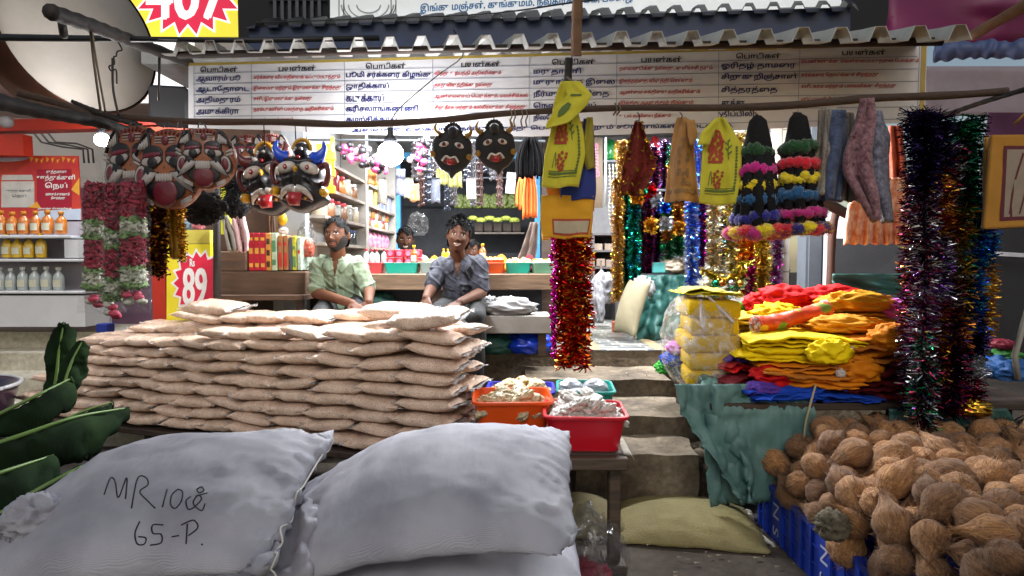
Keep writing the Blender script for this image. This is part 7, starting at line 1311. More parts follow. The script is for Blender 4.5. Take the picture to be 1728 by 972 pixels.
mb = MB(); lump(mb, (-1.95, 2.35, 0), (1.1, 1.1, .62), 8, .25, 1.6); mb.build('dark_basket_cover', M('dark_cover', '#141614', .8, var=.3, bump=.3), label='dark covered heap the banana leaves lie on', cat='heap')
mb = MB(); mb.lathe((-3.45, 3.6, 0), [(.28, 0), (.36, .42), (.40, .60), (.415, .63), (.40, .645), (.37, .62), (.30, .5)], 30); mb.build('basin', M('dark_purple_basin', '#2d1c2c', .3, coat=.5), label='dark basin with pale rim at the left edge', cat='basin'); 
MB().tube([(-3.45 + .415 * math.cos(a), 3.6 + .415 * math.sin(a), .64) for a in np.linspace(0, 2 * np.pi, 40)], .012, 8).build('rim', M('pale_rim', '#a9a9ac', .3), bpy.data.objects['basin'])
mb = MB(); mb.bbox(W(178, 553, 4.9), (.09, .1, .07), bev=.006); mb.build('blue_carton', M('blue_carton', '#1c2f8a', .4), smooth=False, label='small blue carton behind the rice wall at left', cat='carton')
# ================================================================== yellow sack, clear bag, stones on the ground
V, F = pillow(.76, .52, 54, 34, .036, zmax=.27, steps=110, K=2.6e5, seed=7, wob=.006); YS = M('yellowish_sack', '#8f855a', .75, var=.18, vs=6, bump=.4, bs=120); V = place(V, (.89, 3.14, .002), 0, 0, -8); V[:, 2] = np.maximum(V[:, 2], .012); V = ridged(V, F, .014, 4)
t = thing('yellow_sack', (.89, 3.14, 0), 'yellowish woven sack lying at the foot of the steps', 'sack'); mb = MB(); mb.add(V, F); mb.build('sack_body', YS, t); edge_thread(V, t, 1, r=.012)
V, F = pillow(.6, .42, 30, 24, .030, zmax=.2, steps=70, K=2.6e5, seed=9); V = place(V, (.3, 3.15, .002), 0, 0, 8); V[:, 2] = np.maximum(V[:, 2], .012); mb = MB(); mb.add(V, F); mb.build('tan_sack', M('tan_sack', '#7d7350', .8, var=.2, bump=.4, bs=120), label='tan sack in shade under the tub table', cat='sack')
cb_ = MB(); lump(cb_, (.30, 2.45, .012), (.34, .34, .42), 9, .28, 2.0); pb = cb_.build('clear_bag', film('bag_film2', dens=.3, bs=9, rough=.12), label='big clear plastic bag under the tub table beside the sacks', cat='bag'); mb = MB(); lump(mb, (.28, 2.46, .02), (.26, .26, .16), 10, .3); mb.build('contents', M('crimson_stuff', '#7d1430', .6, var=.3, vs=12), pb)
V, F = pillow(.55, .35, 30, 22, .022, steps=70, K=2.6e5, seed=11); V = place(V, (.36, 2.2, .012), 0, 0, 4); V[:, 2] = np.maximum(V[:, 2], .012); mb = MB(); mb.add(V, F); mb.build('grey_sack', SACK, label='flat pale sack on the ground below the clear bag', cat='sack')
mb = MB(); lump(mb, (1.22, 3.62, .0), (.5, .4, .36), 12, .2, 1.5); mb.build('rubble_stone', STEPM, label='rough stone beside the lowest step under the teal sheet', cat='stone')
mb = MB(); lump(mb, WZ(1190, 790, .02), (.1, .08, .1), 3, .4); mb.build('red_scrap', M('red_scrap', '#8f2a22', .6), label='small red scrap beside the yellow sack', cat='scrap')
for k in range(26):
    p = WZ(rnd.uniform(1040, 1340), rnd.uniform(890, 990), .012); mb = MB(); s_ = rnd.uniform(.008, .03); mb.add(p + np.array([[0, 0, .004], [s_, .004, .010], [s_ * .9, s_ * .5, .004], [.0, s_ * .4, .008]]), [(0, 1, 2, 3)])
    if k == 0: LT = MB()
    LT.add(mb.v[0], mb.f)
for k in range(34):
    z, y = ((.343, rnd.uniform(3.36, 3.62)), (.458, rnd.uniform(3.74, 4.14)), (.576, rnd.uniform(4.27, 4.68)))[k % 3]; p = np.array((rnd.uniform(.5, 1.0), y, z + .006)); s_ = rnd.uniform(.008, .022); LT.add(p + np.array([[0, 0, .004], [s_, .004, .010], [s_ * .9, s_ * .6, .004], [.0, s_ * .5, .008]]), [(0, 1, 2, 3)])
LT.build('litter', M('dry_litter', '#8a7d68', .9, var=.4, vs=3), smooth=False, kind='stuff')
# ================================================================== cloth table at right
zc = .68; t = thing('cloth_table', (1.75, 3.6, 0), 'low dark table carrying the bright cloth stacks', 'table')
for k in range(3): MB().bbox((1.88, 3.22 + k * .33, zc - .02), (1.75, .32, .035), bev=.005).build('plank', TW, t, smooth=False)
for x in (1.12, 2.6):
    for y in (3.2, 4.0): MB().bbox((x, y, (zc - .04) / 2), (.06, .06, zc - .042), bev=.006).build('leg', TW, t, smooth=False)
TARP = M('teal_sheet', '#557873', .55, var=.15, vs=4, bump=.3, bs=18)
G0 = flatgrid(46, 46, (.98, 3.9, zc + .06), (.52, 0, 0), (.05, -1.25, .0)); col_ = box_collider([(1.0, 2.75, 3.06, 4.1, -.1, zc)], floor=.02, r=.014)
pins = [(i, j) for j in range(0, 22) for i in range(4, 46, 3)]
G0[:, :, 2] += .02 * rng.rand(46, 46); Gt = cloth(G0, pins, steps=110, iters=10, collide=col_, bend=.08)
mb = MB(); mb.sheet(crumple(Gt, .024, (11, 11, 4.5)), .004); mb.build('teal_sheet', TARP, label='teal plastic sheet hanging off the front corner of the cloth table', cat='sheet')
G, s = drape([(648, 1138, 1340), (690, 1148, 1345), (740, 1180, 1335), (790, 1215, 1320), (850, 1250, 1285)], 3.08, 2.2, .05, seed=8, dz=lambda u, v: -.10 * v + .14 * u * u, nu=46, nv=46); mb = MB(); mb.sheet(crumple(G, .036, (10, 10, 4), 3), .004); mb.build('teal_sheet', TARP, label='crumpled teal sheet fold hanging down to the ground beside the crates', cat='sheet')
G, s = drape([(462, 1405, 1530), (478, 1404, 1532), (496, 1430, 1532)], 4.1, 1.5, .04, 24, 14, seed=9); mb = MB(); mb.sheet(G, .006); mb.build('teal_sheet', TEALF, label='teal sheet lying over the back of the cloth stacks', cat='sheet')
mb = MB(); G, s = drape([(690, 1500, 1700), (720, 1500, 1720), (760, 1490, 1740)], 3.0, 2, .05, 24, 14, seed=10); mb.sheet(G, .006); mb.build('teal_sheet', M('dark_teal', '#1d4a44'), label='dark teal sheet behind the coconuts at right', cat='sheet')
mb = MB(); mb.tube([WZ(1185, 752, .45), WZ(1255, 800, .12)], .014, 7); mb.build('stick', M('pale_stick', '#6a5a44', .8), label='pale stick leaning under the teal sheet', cat='stick')
def foldstack(x, y, z, w, dp, h, n, mat, label, rz=0, seed=0, name='cloth_stack', group='folded cloth stacks', ripple=.020, parts=None):
    """folded cloth lying in layers, each layer a soft loop with its fold to the front"""
    r_ = np.random.RandomState(seed); t = thing(name, (x, y, z), label, 'cloth', group); Rz = rotm(0, 0, rz); lh = h / n; mbs = MB()
    n = int(n * 1.5 + .5); hw = r_.uniform(.45, 1.6, n); hw *= h / hw.sum(); zb_ = np.concatenate([[0], np.cumsum(hw)]); m2_ = M(mat.name + '_deep', tuple(x * .72 for x in CLR.get(mat.name, (.4, .3, .1))), .8, var=.2, vs=9, bump=.3, bs=60)
    for k in range(n):
        ww = w * (1 + r_.uniform(-.16, .08)); ox = r_.uniform(-.06, .06) * w; oy = r_.uniform(-.07, .05) * dp; Rk = rotm(0, 0, rz + r_.uniform(-7, 7)); lh = hw[k]; sl = r_.uniform(-.05, .05); nx = 26; prof = []
        for a in np.linspace(-math.pi / 2, math.pi * 1.5, 18, endpoint=False):
            c_, s_ = math.cos(a), math.sin(a); py = math.copysign(abs(c_) ** .45, c_) * dp / 2; pz = math.copysign(abs(s_) ** .7, s_) * lh * .56; prof.append((py, pz))
        P = []
        for i in range(nx):
            u_ = i / (nx - 1) * 2 - 1; e = max(.3, (1 - abs(u_) ** 16)); row = []
            for (py, pz) in prof:
                q = np.array([u_ * ww / 2 + ox, -py * (.96 + .04 * e) + oy, pz * e])
                nz = mnoise.noise(Vector((q[0] * 14 + seed, q[1] * 9, k * 2.3 + seed))); nz2 = mnoise.noise(Vector((q[0] * 34, q[1] * 20 + seed, k * 3.1)))
                q += np.array([.4 * nz, (nz + .6 * nz2) * (1.2 if py > 0 else .5), .55 * nz + .4 * nz2]) * ripple; q[2] += zb_[k] + lh * .5 + .25 * lh * math.sin(u_ * 3 + k + seed) + sl * q[0] - .02 * (abs(u_) ** 3) * (k > n - 3); row.append(q @ Rk.T + [x, y, z])
            P.append(row)
        mi_ = int(r_.rand() < .35); mbs.grid(np.array(P), mi_, wrap=True); a_ = len(prof); mbs.add(P[0], [tuple(range(a_))], mi_); mbs.add(P[-1], [tuple(range(a_))[::-1]], mi_)
    V = np.concatenate(mbs.v); V[:, 2] = np.maximum(V[:, 2], z + .001); mbs.v = [V]; mbs.build('cloth_layers', [mat, m2_], t); return t
CLR = {}
def CM(n, c):
    CLR['folded_' + n] = C(c); return M('folded_' + n, c, .75, var=.12, vs=8, bump=.3, bs=60, spec=.25)
cy, cor, cred, cmar, cblu, cmg, cgr, cpk = CM('yellow', '#e6c800'), CM('orange', '#cc7606'), CM('red', '#b8050a'), CM('maroon', '#5c0a14'), CM('blue', '#0f3fa8'), CM('magenta', '#8f1a5c'), CM('green', '#2f8a2a'), CM('pink', '#c05ab0')
zz = zc + .002
foldstack(1.44, 3.26, zz, .52, .36, .06, 4, cblu, 'blue folded cloths at the bottom of the front pile', 4, 1); foldstack(1.72, 3.20, zz, .34, .26, .03, 2, cblu, 'royal blue cloth edge under the orange pile', -6, 11)
foldstack(1.24, 3.40, zz, .26, .34, .10, 4, cmar, 'maroon folded cloths beside the wrapped yellow tower', 12, 2); foldstack(1.26, 3.44, zz + .11, .22, .32, .05, 2, cred, 'small red folded cloth on the maroon ones', 16, 3); foldstack(1.28, 3.47, zz + .16, .2, .3, .04, 2, CM('violet', '#4d2f86'), 'violet folded cloth peeking beside the yellow tower', 10, 4); foldstack(1.30, 3.22, zz - .0, .2, .2, .02, 1, cmg, 'magenta cloth corner hanging off the front of the pile', -20, 5)
foldstack(1.24, 3.3, zz + .0, .15, .2, .05, 2, CM('mustard', '#a87a10'), 'mustard cloth poking out beside the blue pile', 35, 6); foldstack(1.22, 3.26, zz, .12, .16, .03, 2, cgr, 'small green cloth under the maroon pile', -20, 7)
foldstack(1.55, 3.27, zz + .062, .52, .36, .12, 4, cor, 'orange tied cloth bundle below the bright yellow one', -8, 8, ripple=.018)
foldstack(1.54, 3.34, zz + .185, .56, .38, .14, 4, cy, 'bright yellow cloth bundle at the front of the pile', -7, 9, ripple=.016)
foldstack(1.92, 3.32, zz, .42, .40, .19, 3, cmar, 'dark red cloth pile at the right of the front bundles', 4, 10); foldstack(1.90, 3.34, zz + .192, .46, .42, .13, 3, cor, 'orange cloth bundle on the dark red pile', 5, 12, ripple=.02); foldstack(1.74, 3.55, zz + .25, .5, .36, .06, 2, CM('light_orange', '#d88c12'), 'light orange printed cloth fan behind the yellow bundle', -6, 13)
foldstack(1.66, 3.72, zz, .95, .5, .25, 4, CM('mixed_olive', '#8f6a1c'), 'ochre cloth base pile under the rear stacks', 0, 14); foldstack(1.30, 3.78, zz + .12, .45, .4, .22, 4, CM('dull_yellow', '#b8980c'), 'dull yellow cloth pile behind the wrapped tower', 4, 15)
foldstack(1.36, 3.72, zz + .345, .42, .36, .05, 2, cy, 'yellow printed cloth on the pile right of the wrapped tower', -5, 16); foldstack(2.02, 3.78, zz + .25, .5, .4, .16, 5, CM('amber_fold', '#c98a08'), 'amber pleated cloth stack behind the patterned roll', 6, 17, ripple=.02)
foldstack(1.92, 4.02, zz + .02, .56, .34, .40, 6, cred, 'bright red folded cloths at the back of the table', -10, 18, ripple=.02); foldstack(1.66, 4.0, zz + .02, .34, .34, .36, 5, cred, 'red bunched cloth left of the bright red folds', 5, 19, ripple=.03)
foldstack(2.26, 3.66, zz + .2, .26, .3, .15, 3, cpk, 'pink cloth left of the dark garlands', 25, 20, ripple=.02); foldstack(2.24, 3.6, zz + .12, .26, .28, .07, 3, cgr, 'green folded cloth under the pink one', 14, 21, ripple=.02); foldstack(2.26, 3.55, zz, .4, .34, .11, 3, cred, 'red cloth under the green one near the garlands', 8, 22); foldstack(2.2, 3.9, zz + .3, .22, .2, .1, 2, cor, 'small orange cloth behind the pink one', 8, 23)
foldstack(1.46, 4.06, zz, .5, .3, .37, 5, CM('brown_print', '#7d3a14'), 'orange brown printed cloth stack at the back left', 3, 24)
mb = MB(); a, b = np.array((1.40, 4.0, zz + .41)), np.array((1.78, 4.08, zz + .44)); mb.tube([a, b], .03, 12); mb.build('cloth_roll', cgr, label='thin green cloth roll at the back of the cloth table', cat='roll'); mb = MB(); mb.tube([(1.66, 4.14, zz + .40), (1.95, 4.2, zz + .46)], .03, 12); mb.build('cloth_roll', cblu, label='thin blue cloth roll behind the green one', cat='roll')
def dotmat(name, base, dots, sc=14):
    m, n, l, b = nodes_of(name); tc = n.new('ShaderNodeTexCoord'); v = n.new('ShaderNodeTexVoronoi'); v.inputs['Scale'].default_value = sc; l.new(tc.outputs['Object'], v.inputs[0]); r = ramp(n, [(.0, (1, 1, 1)), (.34, (1, 1, 1)), (.36, (0, 0, 0)), (1, (0, 0, 0))]); l.new(v.outputs['Distance'], r.inputs[0])
    t = n.new('ShaderNodeTexNoise'); t.inputs['Scale'].default_value = sc * .4; l.new(tc.outputs['Object'], t.inputs[0]); r2 = ramp(n, [(.35 + .1 * k, C(c)) for k, c in enumerate(dots)]); r2.color_ramp.interpolation = 'CONSTANT'; l.new(t.outputs[0], r2.inputs[0])
    mx = n.new('ShaderNodeMix'); mx.data_type = 'RGBA'; l.new(r.outputs[0], mx.inputs[0]); mx.inputs[6].default_value = (*C(base), 1); l.new(r2.outputs[0], mx.inputs[7]); l.new(mx.outputs[2], b.inputs['Base Color']); b.inputs['Roughness'].default_value = .45; b.inputs['Coat Weight'].default_value = .4; return m
mb = MB(); P = spline([(1.36, 3.40, zz + .36), (1.5, 3.43, zz + .375), (1.66, 3.46, zz + .41), (1.80, 3.5, zz + .44)], 40); mb.tube(P, .062, 22, flat=.75); mb.v = [wobble(np.concatenate(mb.v), mb.f, .010, 12, 4)]; t = mb.build('patterned_roll', dotmat('orange_floral', '#c8400a', ['#d8a62a', '#6f8a2a', '#b01c34', '#d8cdb8'], 11), label='orange floral patterned cloth roll with filmed ends on the pile', cat='cloth'); mb = MB(); [lump(mb, p, (.05, .10, .10), 7, .4, 3, flat=False) for p in (P[0], P[-1])]; mb.build('film_end', film('roll_film', dens=.5, base=.7), t);  foldstack(1.22, 3.92, zz + .42, .3, .3, .03, 1, dotmat('violet_white_print', '#4d4a8a', ['#c4c2cc', '#c4c2cc', '#a8a6c0', '#c4c2cc'], 40), 'violet and white printed cloth behind the wrapped yellow tower', -4, 26, ripple=.006)
for k, (x, y, z, sx, sy, sz, m_, nm) in enumerate([(1.36, 3.17, .07, .22, .16, .08, cred, 'red'), (1.30, 3.14, .02, .2, .15, .06, CM('violet', '#4d2f86'), 'violet'), (1.78, 3.13, .10, .26, .14, .10, cor, 'orange knotted'), (1.62, 3.10, .20, .22, .12, .09, cy, 'yellow knotted'), (1.98, 3.16, .26, .26, .16, .10, cor, 'dark orange knotted'), (1.78, 3.98, .40, .40, .28, .12, cred, 'bright red'), (2.06, 3.92, .43, .4, .26, .10, cred, 'long bright red'), (1.62, 4.0, .38, .2, .2, .1, cred, 'small bright red'), (1.60, 3.7, .36, .3, .22, .08, cy, 'yellow printed'), (2.06, 3.66, .42, .44, .24, .09, CM('amber_fold', '#c98a08'), 'amber'), (2.30, 3.60, .38, .2, .2, .09, cpk, 'pink'), (1.84, 3.34, .33, .4, .24, .07, CM('light_orange', '#d88c12'), 'light orange'), (1.46, 3.12, .01, .3, .14, .05, cblu, 'blue'), (2.2, 3.3, .02, .3, .3, .2, cmar, 'wine red')]):
    mb = MB(); lump(mb, (x, y, zc + z), (sx, sy, sz * 1.5), k + 20, .30, 1.9, 54, 34); mb.build('crumpled_cloth', m_, label=f'{nm} crumpled cloth on the bright heap', cat='cloth', group='crumpled cloths on the heap')
# wrapped tower of yellow cloth
tw = thing('wrapped_tower', (1.12, 3.62, zc), 'tall tower of yellow cloth bundles wrapped in clear film', 'bundle tower')
for k in range(5):
    mb = MB(); mb.bbox((1.15 + .010 * (k % 2), 3.60, zc + .056 + k * .098), (.27 + .02 * (k % 3), .42, .095), rotm(0, rnd.uniform(-2, 2), -6 + rnd.uniform(-4, 4)), .014)
    P = mb.build('bundle', CM('tower_yellow', '#c9a40c'), tw)
foldstack(1.14, 3.6, zc + .525, .30, .42, .035, 2, CM('lemon_print', '#d8c80c'), 'lemon yellow printed cloth lying on the wrapped tower', -6, 27)
mb = MB(); lump(mb, (1.11, 3.58, zc + .002), (.44, .56, .64), 14, .14, 2.4); V = np.concatenate(mb.v); V[:, 2] = np.minimum(V[:, 2], zc + .522); mb.v = [V]; mb.build('film', film('tower_film', dens=.34, bs=12, base=.6), tw)
mb = MB(); mb.tube(spline([(1.06, 3.42, zc + .50), (1.05, 3.37, zc + .40), (1.07, 3.36, zc + .33)], 12), .010, 7); mb.tube(spline([(1.10, 3.42, zc + .52), (1.17, 3.38, zc + .44), (1.22, 3.34, zc + .38)], 12), .009, 7); mb.build('white_tape', M('white_tape', '#bdb4b0', .6), label='white tape ends hanging on the wrapped yellow tower', cat='tape')
for k, (cc, x, y) in enumerate(((cgr, 1.0, 3.9), (cblu, .98, 3.84), (cpk, .99, 3.88))): mb = MB(); lump(mb, (x + .03 * k, y - .05 * k, zc + .07 * k), (.16, .2, .09), k, .35, 2.4); mb.build('cloth_bundle', cc, label=f'small {("green", "blue", "pink")[k]} cloth wad behind the wrapped yellow tower', cat='cloth', group='small cloth wads')
mb = MB(); mb.tube(spline([(1.545, 3.08, zc + .09), (1.50, 3.04, zc + .0), (1.47, 3.03, zc - .12), (1.45, 3.0, zc - .3)], 16), .006, 6); mb.build('cloth_strap', M('pale_strap', '#a39878', .8), label='pale strap hanging from the orange tied bundle', cat='strap')
for k, (x, y, z) in enumerate(((1.66, 3.09, zc + .13), (1.72, 3.12, zc + .24), (1.98, 3.12, zc + .26))): mb = MB(); mb.tube(spline([(x, y + .02, z - .03), (x + .015, y - .012, z), (x, y + .02, z + .05)], 10), .009, 6); lump(mb, (x + .01, y - .01, z), (.05, .04, .05), k, .3); mb.build('tie_string', M('white_tape', '#bdb4b0', .6), label=('white tie on the orange bundle', 'white tie on the yellow bundle', 'white tie on the right orange bundle')[k], cat='tie')
# ================================================================== crates and coconuts
CB = M('crate_blue', '#1a3aa4', .45, var=.15, vs=6)
def crate(cx, cy, z, w, dpt, h, label, rz=0):
    t = thing('crate', (cx, cy, z), label, 'crate', 'blue plastic crates'); mb = MB(); Rz = rotm(0, 0, rz); th = .014
    def B(x0, x1, y0, y1, z0, z1): mb.box(x0 + cx, x1 + cx, y0 + cy, y1 + cy, z0 + z, z1 + z, rot=Rz, c=(cx, cy, z))
    hw, hd = w / 2, dpt / 2
    for sx in (-1, 1): B(sx * hw - (th if sx > 0 else 0), sx * hw + (0 if sx > 0 else th), -hd, hd, .012, h - .03)
    for sy in (-1, 1): B(-hw + th, hw - th, sy * hd - (th if sy > 0 else 0), sy * hd + (0 if sy > 0 else th), .012, h - .03)
    B(-hw + .002, hw - .002, -hd + .002, hd - .002, 0, .0115)
    for a, b_, c_, d_ in ((-hw - .012, -hw + th, -hd - .012, hd + .012), (hw - th, hw + .012, -hd - .012, hd + .012), (-hw + th, hw - th, -hd - .012, -hd + th), (-hw + th, hw - th, hd - th, hd + .012)): B(a, b_, c_, d_, h - .03, h)
    for k in range(6):
        y = -hd + dpt * k / 5; 
        for sx in (-1, 1): B(sx * hw - (.0 if sx > 0 else .012), sx * hw + (.012 if sx > 0 else 0), y - .009, y + .009, .0125, h - .031)
    for k in range(5):
        x = -hw + w * k / 4; B(x - .009, x + .009, -hd - .012, -hd, .0125, h - .031)
    for zz_ in (.09, .17):
        for sx in (-1, 1): B(sx * hw - (0 if sx > 0 else .007), sx * hw + (.007 if sx > 0 else 0), -hd + .01, hd - .01, zz_ - .004, zz_ + .004)
    mb.build('crate_body', CB, t, smooth=False); V, F = text2d('N S'); a = V.min(0); q = (V - a) / (V.max(0) - a)
    mb = MB(); mb.box(cx - hw - .0155, cx - hw - .0125, cy - .045, cy + .045, z + .03, z + h - .035, rot=Rz, c=(cx, cy, z)); mb.build('plate', CB, t, smooth=False)
    P = np.array([[cx - hw - .018, cy + .03 - .06 * v_, z + .05 + (1 - u_) * (h - .11)] for u_, v_ in q]); P = (P - [cx, cy, z]) @ Rz.T + [cx, cy, z]; mb = MB(); mb.add(P, F); mb.build('lettering', M('crate_white', '#b9bdd0', .6), t, smooth=False); return t
for k, (cx, cy, lb) in enumerate([(1.49, 2.94, 'farthest'), (1.495, 2.49, 'second'), (1.50, 2.04, 'third'), (1.505, 1.59, 'nearest')]): crate(cx, cy, .002, .36, .43, .268, f'{lb} blue crate of the left row under the coconuts', 1)
for k, (cx, cy, lb) in enumerate([(1.90, 2.94, 'farthest'), (1.905, 2.49, 'second'), (1.91, 2.04, 'third'), (1.915, 1.59, 'nearest')]): crate(cx, cy, .002, .36, .43, .268, f'{lb} blue crate of the right row under the coconuts', 1)
def cocomat():
    m, n, l, b = nodes_of('coconut_fibre'); tc = n.new('ShaderNodeTexCoord'); mp = n.new('ShaderNodeMapping'); mp.inputs['Scale'].default_value = (9, 9, 1.2); l.new(tc.outputs['Object'], mp.inputs[0]); t = n.new('ShaderNodeTexNoise'); t.inputs['Scale'].default_value = 9; t.inputs['Detail'].default_value = 9; t.inputs['Roughness'].default_value = .7; t.inputs['Distortion'].default_value = 1.4; l.new(mp.outputs[0], t.inputs[0])
    oi = n.new('ShaderNodeObjectInfo'); r = ramp(n, [(.3, C('#4d301a')), (.5, C('#946a42')), (.7, C('#c69a64'))]); l.new(t.outputs[0], r.inputs[0]); r2 = ramp(n, [(0, (.5, .44, .4)), (.5, (.9, .85, .8)), (1, (1.3, 1.2, 1.05))]); l.new(oi.outputs['Random'], r2.inputs[0]); mx = n.new('ShaderNodeMix'); mx.data_type = 'RGBA'; mx.blend_type = 'MULTIPLY'; mx.inputs[0].default_value = 1; l.new(r.outputs[0], mx.inputs[6]); l.new(r2.outputs[0], mx.inputs[7]); l.new(mx.outputs[2], b.inputs['Base Color'])
    bp = n.new('ShaderNodeBump'); bp.inputs['Strength'].default_value = .8; bp.inputs['Distance'].default_value = .012; l.new(t.outputs[0], bp.inputs['Height']); l.new(bp.outputs[0], b.inputs['Normal']); b.inputs['Roughness'].default_value = .85; b.inputs['Sheen Weight'].default_value = .15; return m
COCO = cocomat(); cocos = []
for k in range(6):
    r_ = np.random.RandomState(k + 40); mb = MB(); tuft = .25 + .6 * r_.rand(); rad = .0605
    def fn(V):
        V = V.copy(); z = V[:, 2]; nz = np.array([mnoise.noise(Vector(p * 2.2 + k * 4)) for p in V]); n2 = np.array([abs(mnoise.noise(Vector((math.atan2(p[1], p[0]) * 2.2, p[2] * .8, k * 2)))) for p in V])
        s = 1 + .10 * nz - .07 * n2; V *= s[:, None]; up = np.clip((z - .45) / .55, 0, 1); V[:, :2] *= (1 - .62 * up ** 1.3)[:, None]; V[:, 2] += up ** 1.8 * tuft; V[:, 0] += up ** 2 * tuft * r_.uniform(-.3, .3) * 1.0; return V
    mb.ball((0, 0, 0), (rad, rad * .96, rad * 1.08), 34, 26, fn=fn); V0 = np.concatenate(mb.v).copy(); N0 = vnormals(V0, mb.f)
    for q in range(340):
        i = r_.randint(len(V0)); p = V0[i]; nn = N0[i]; ax = np.array([0, 0, 1.]) - nn * nn[2]; ax = ax + r_.randn(3) * .45; ax /= np.linalg.norm(ax) + 1e-9; Ls = r_.uniform(.012, .034) * (1.5 if p[2] > rad * .8 else 1); sd = np.cross(nn, ax) * .0008
        a, b_, c_ = p - nn * .001, p + ax * Ls * .5 + nn * .004, p + ax * Ls + nn * r_.uniform(-.002, .014); mb.add([a - sd, a + sd, b_ + sd, b_ - sd, c_], [(0, 1, 2, 3), (3, 2, 4)])
    V = np.concatenate(mb.v); cocos.append(mesh_of('coconut', V, mb.f, COCO))
def heap_top(x, y):
    a = np.clip((x - 1.25) / .30, 0, 1); f = np.clip((3.28 - y) / .22, 0, 1); return .30 + (.33 + .10 * np.clip((2.9 - y) / 1.2, 0, 1) + .10 * np.clip((x - 1.7) / .5, 0, 1)) * (a ** .6) * f ** .6
n = 0; ys = np.arange(1.40, 3.24, .121)
for L in range(4):
    for j, y in enumerate(ys):
        xs_ = np.arange(1.33 + .062 * ((j + L) % 2), 2.58 if y > 2.0 else 2.36, .125)
        for i, x in enumerate(xs_):
            xx, yy = x + rnd.uniform(-.022, .022), y + .05 * (L % 2) + rnd.uniform(-.022, .022); z = .285 + L * .092 + rnd.uniform(-.012, .016); top = heap_top(xx, yy)
            if z > top or z < top - .24 or n >= 296: continue
            if yy < .95 * 1.45 and xx < 1.2: continue
            o = bpy.data.objects.new('coconut', cocos[rnd.randrange(6)]); COL.objects.link(o); o.location = (xx, yy, z); s_ = rnd.uniform(.8, 1.2); o.scale = (s_, s_, s_ * rnd.uniform(.95, 1.1)); o.rotation_euler = (rnd.uniform(.6, 2.4) * rnd.choice((-1, 1)), rnd.uniform(-.6, .6), rnd.uniform(0, 6.28)); n += 1
            tag(o, f'husked brown coconut, row {j + 1} from the front, number {i + 1} from the left, {("bottom", "second", "third", "top")[L]} layer', 'coconut', 'coconuts heaped on the blue crates')
p = W(1405, 885, 2.3); mb = MB(); lump(mb, p + [0, 0, -.05], (.12, .12, .12), 4, .35, 3); tinsel(mb, [p + [-.03, 0, 0], p + [.03, 0, .03]], .07, 4000, np.random.RandomState(8), lambda a, q: 0, wid=.002, droop=.3); mb.build('fibre_tuft', M('grey_fibre', '#5c5444', .95, var=.3), label='tangled grey fibre tuft caught on the edge of a crate', cat='fibre')
# black net basket at the right edge
c = np.array((2.75, 2.95, .28)); mb = MB()
for k in range(14): a = math.pi * 2 * k / 14; mb.tube([c + np.array([.34 * math.cos(a) * math.cos(e), .34 * math.sin(a) * math.cos(e), .40 * math.sin(e)]) for e in np.linspace(-.2, 1.5, 14)], .004, 5)
for e in np.linspace(0, 1.3, 6): mb.tube([c + np.array([.34 * math.cos(a) * math.cos(e), .34 * math.sin(a) * math.cos(e), .40 * math.sin(e)]) for a in np.linspace(0, 2 * np.pi, 36)], .004, 5)
lump(mb, c - [0, 0, .28], (.62, .62, .62), 4, .12, 1.6, mi=1); mb.build('net_bag', [M('net_cord', '#2f2e30', .7), M('black_plastic', '#0c0c0e', .5)], label='black netted sack at the right edge behind the coconuts', cat='sack')
bag('gold_foil', 1640, 700, 2.95, 60, 30, .12, FG, 'crumpled gold foil at the foot of the right garlands', 'foil', 71, .4, 3)
# ================================================================== people
SKIN = M('skin_brown', '#5c3824', .62, var=.16, vs=9, spec=.3, bump=.12, bs=260); HAIR = M('black_hair_strands', '#0a090a', .75, spec=.15, var=.3, vs=80, stretch=(1, 1, .3), bump=.6, bs=150)
SKIND = M('skin_deep', '#4f2f1e', .6, var=.16, vs=9, spec=.3, bump=.12, bs=260)
EYEW = M('eye_white', '#8f877e', .4); IRIS = M('iris_dark', '#120c0a', .2); LIP = M('lip_tone', '#6b3a30', .45); TEETH = M('tooth_white', '#d4cdc2', .3); BEARD = M('beard_shadow', '#17110e', .8, var=.4, vs=150); MOUTH = M('mouth_dark', '#2a1210', .6)
def head_verts(seed, smile=0, wide=1.0):
    mb = MB()
    def fn(V):
        o = V.copy(); x, y, z = V.T; front = np.clip(-y, 0, 1)
        sx = .076 * wide * (1 - .26 * np.clip(-z - .15, 0, 1) ** 1.3) ; sy = np.where(y < 0, .098, .104); sz = .122
        X, Y, Z = x * sx, y * sy, z * sz
        def g(cx, cz, rx, rz): return np.exp(-((X - cx) / rx) ** 2 - ((Z - cz) / rz) ** 2) * (y < 0)
        Y -= .010 * g(0, -.098, .03, .022) + .006 * g(0, -.062, .03, .016)
        Y -= .024 * g(0, -.028, .0115, .014) + .014 * g(0, -.004, .009, .022) + .012 * (g(.013, -.034, .008, .008) + g(-.013, -.034, .008, .008))
        Y += .011 * (g(.032, .008, .016, .011) + g(-.032, .008, .016, .011)); Y -= .006 * (g(.031, .008, .011, .007) + g(-.031, .008, .011, .007))
        Y -= .006 * (g(.03, .028, .024, .008) + g(-.03, .028, .024, .008)); Y -= (.005 + .006 * smile) * (g(.042, -.026, .018, .018) + g(-.042, -.026, .018, .018))
        Y -= .006 * (g(0, -.056, .022, .006) + g(0, -.071, .019, .006)) ; Y += .006 * g(0, -.0635, .026 + .008 * smile, .004)
        return np.stack([X, Y, Z], 1)
    mb.ball((0, 0, 0), 1, 110, 90, fn=fn); V = np.concatenate(mb.v); return V, mb.f
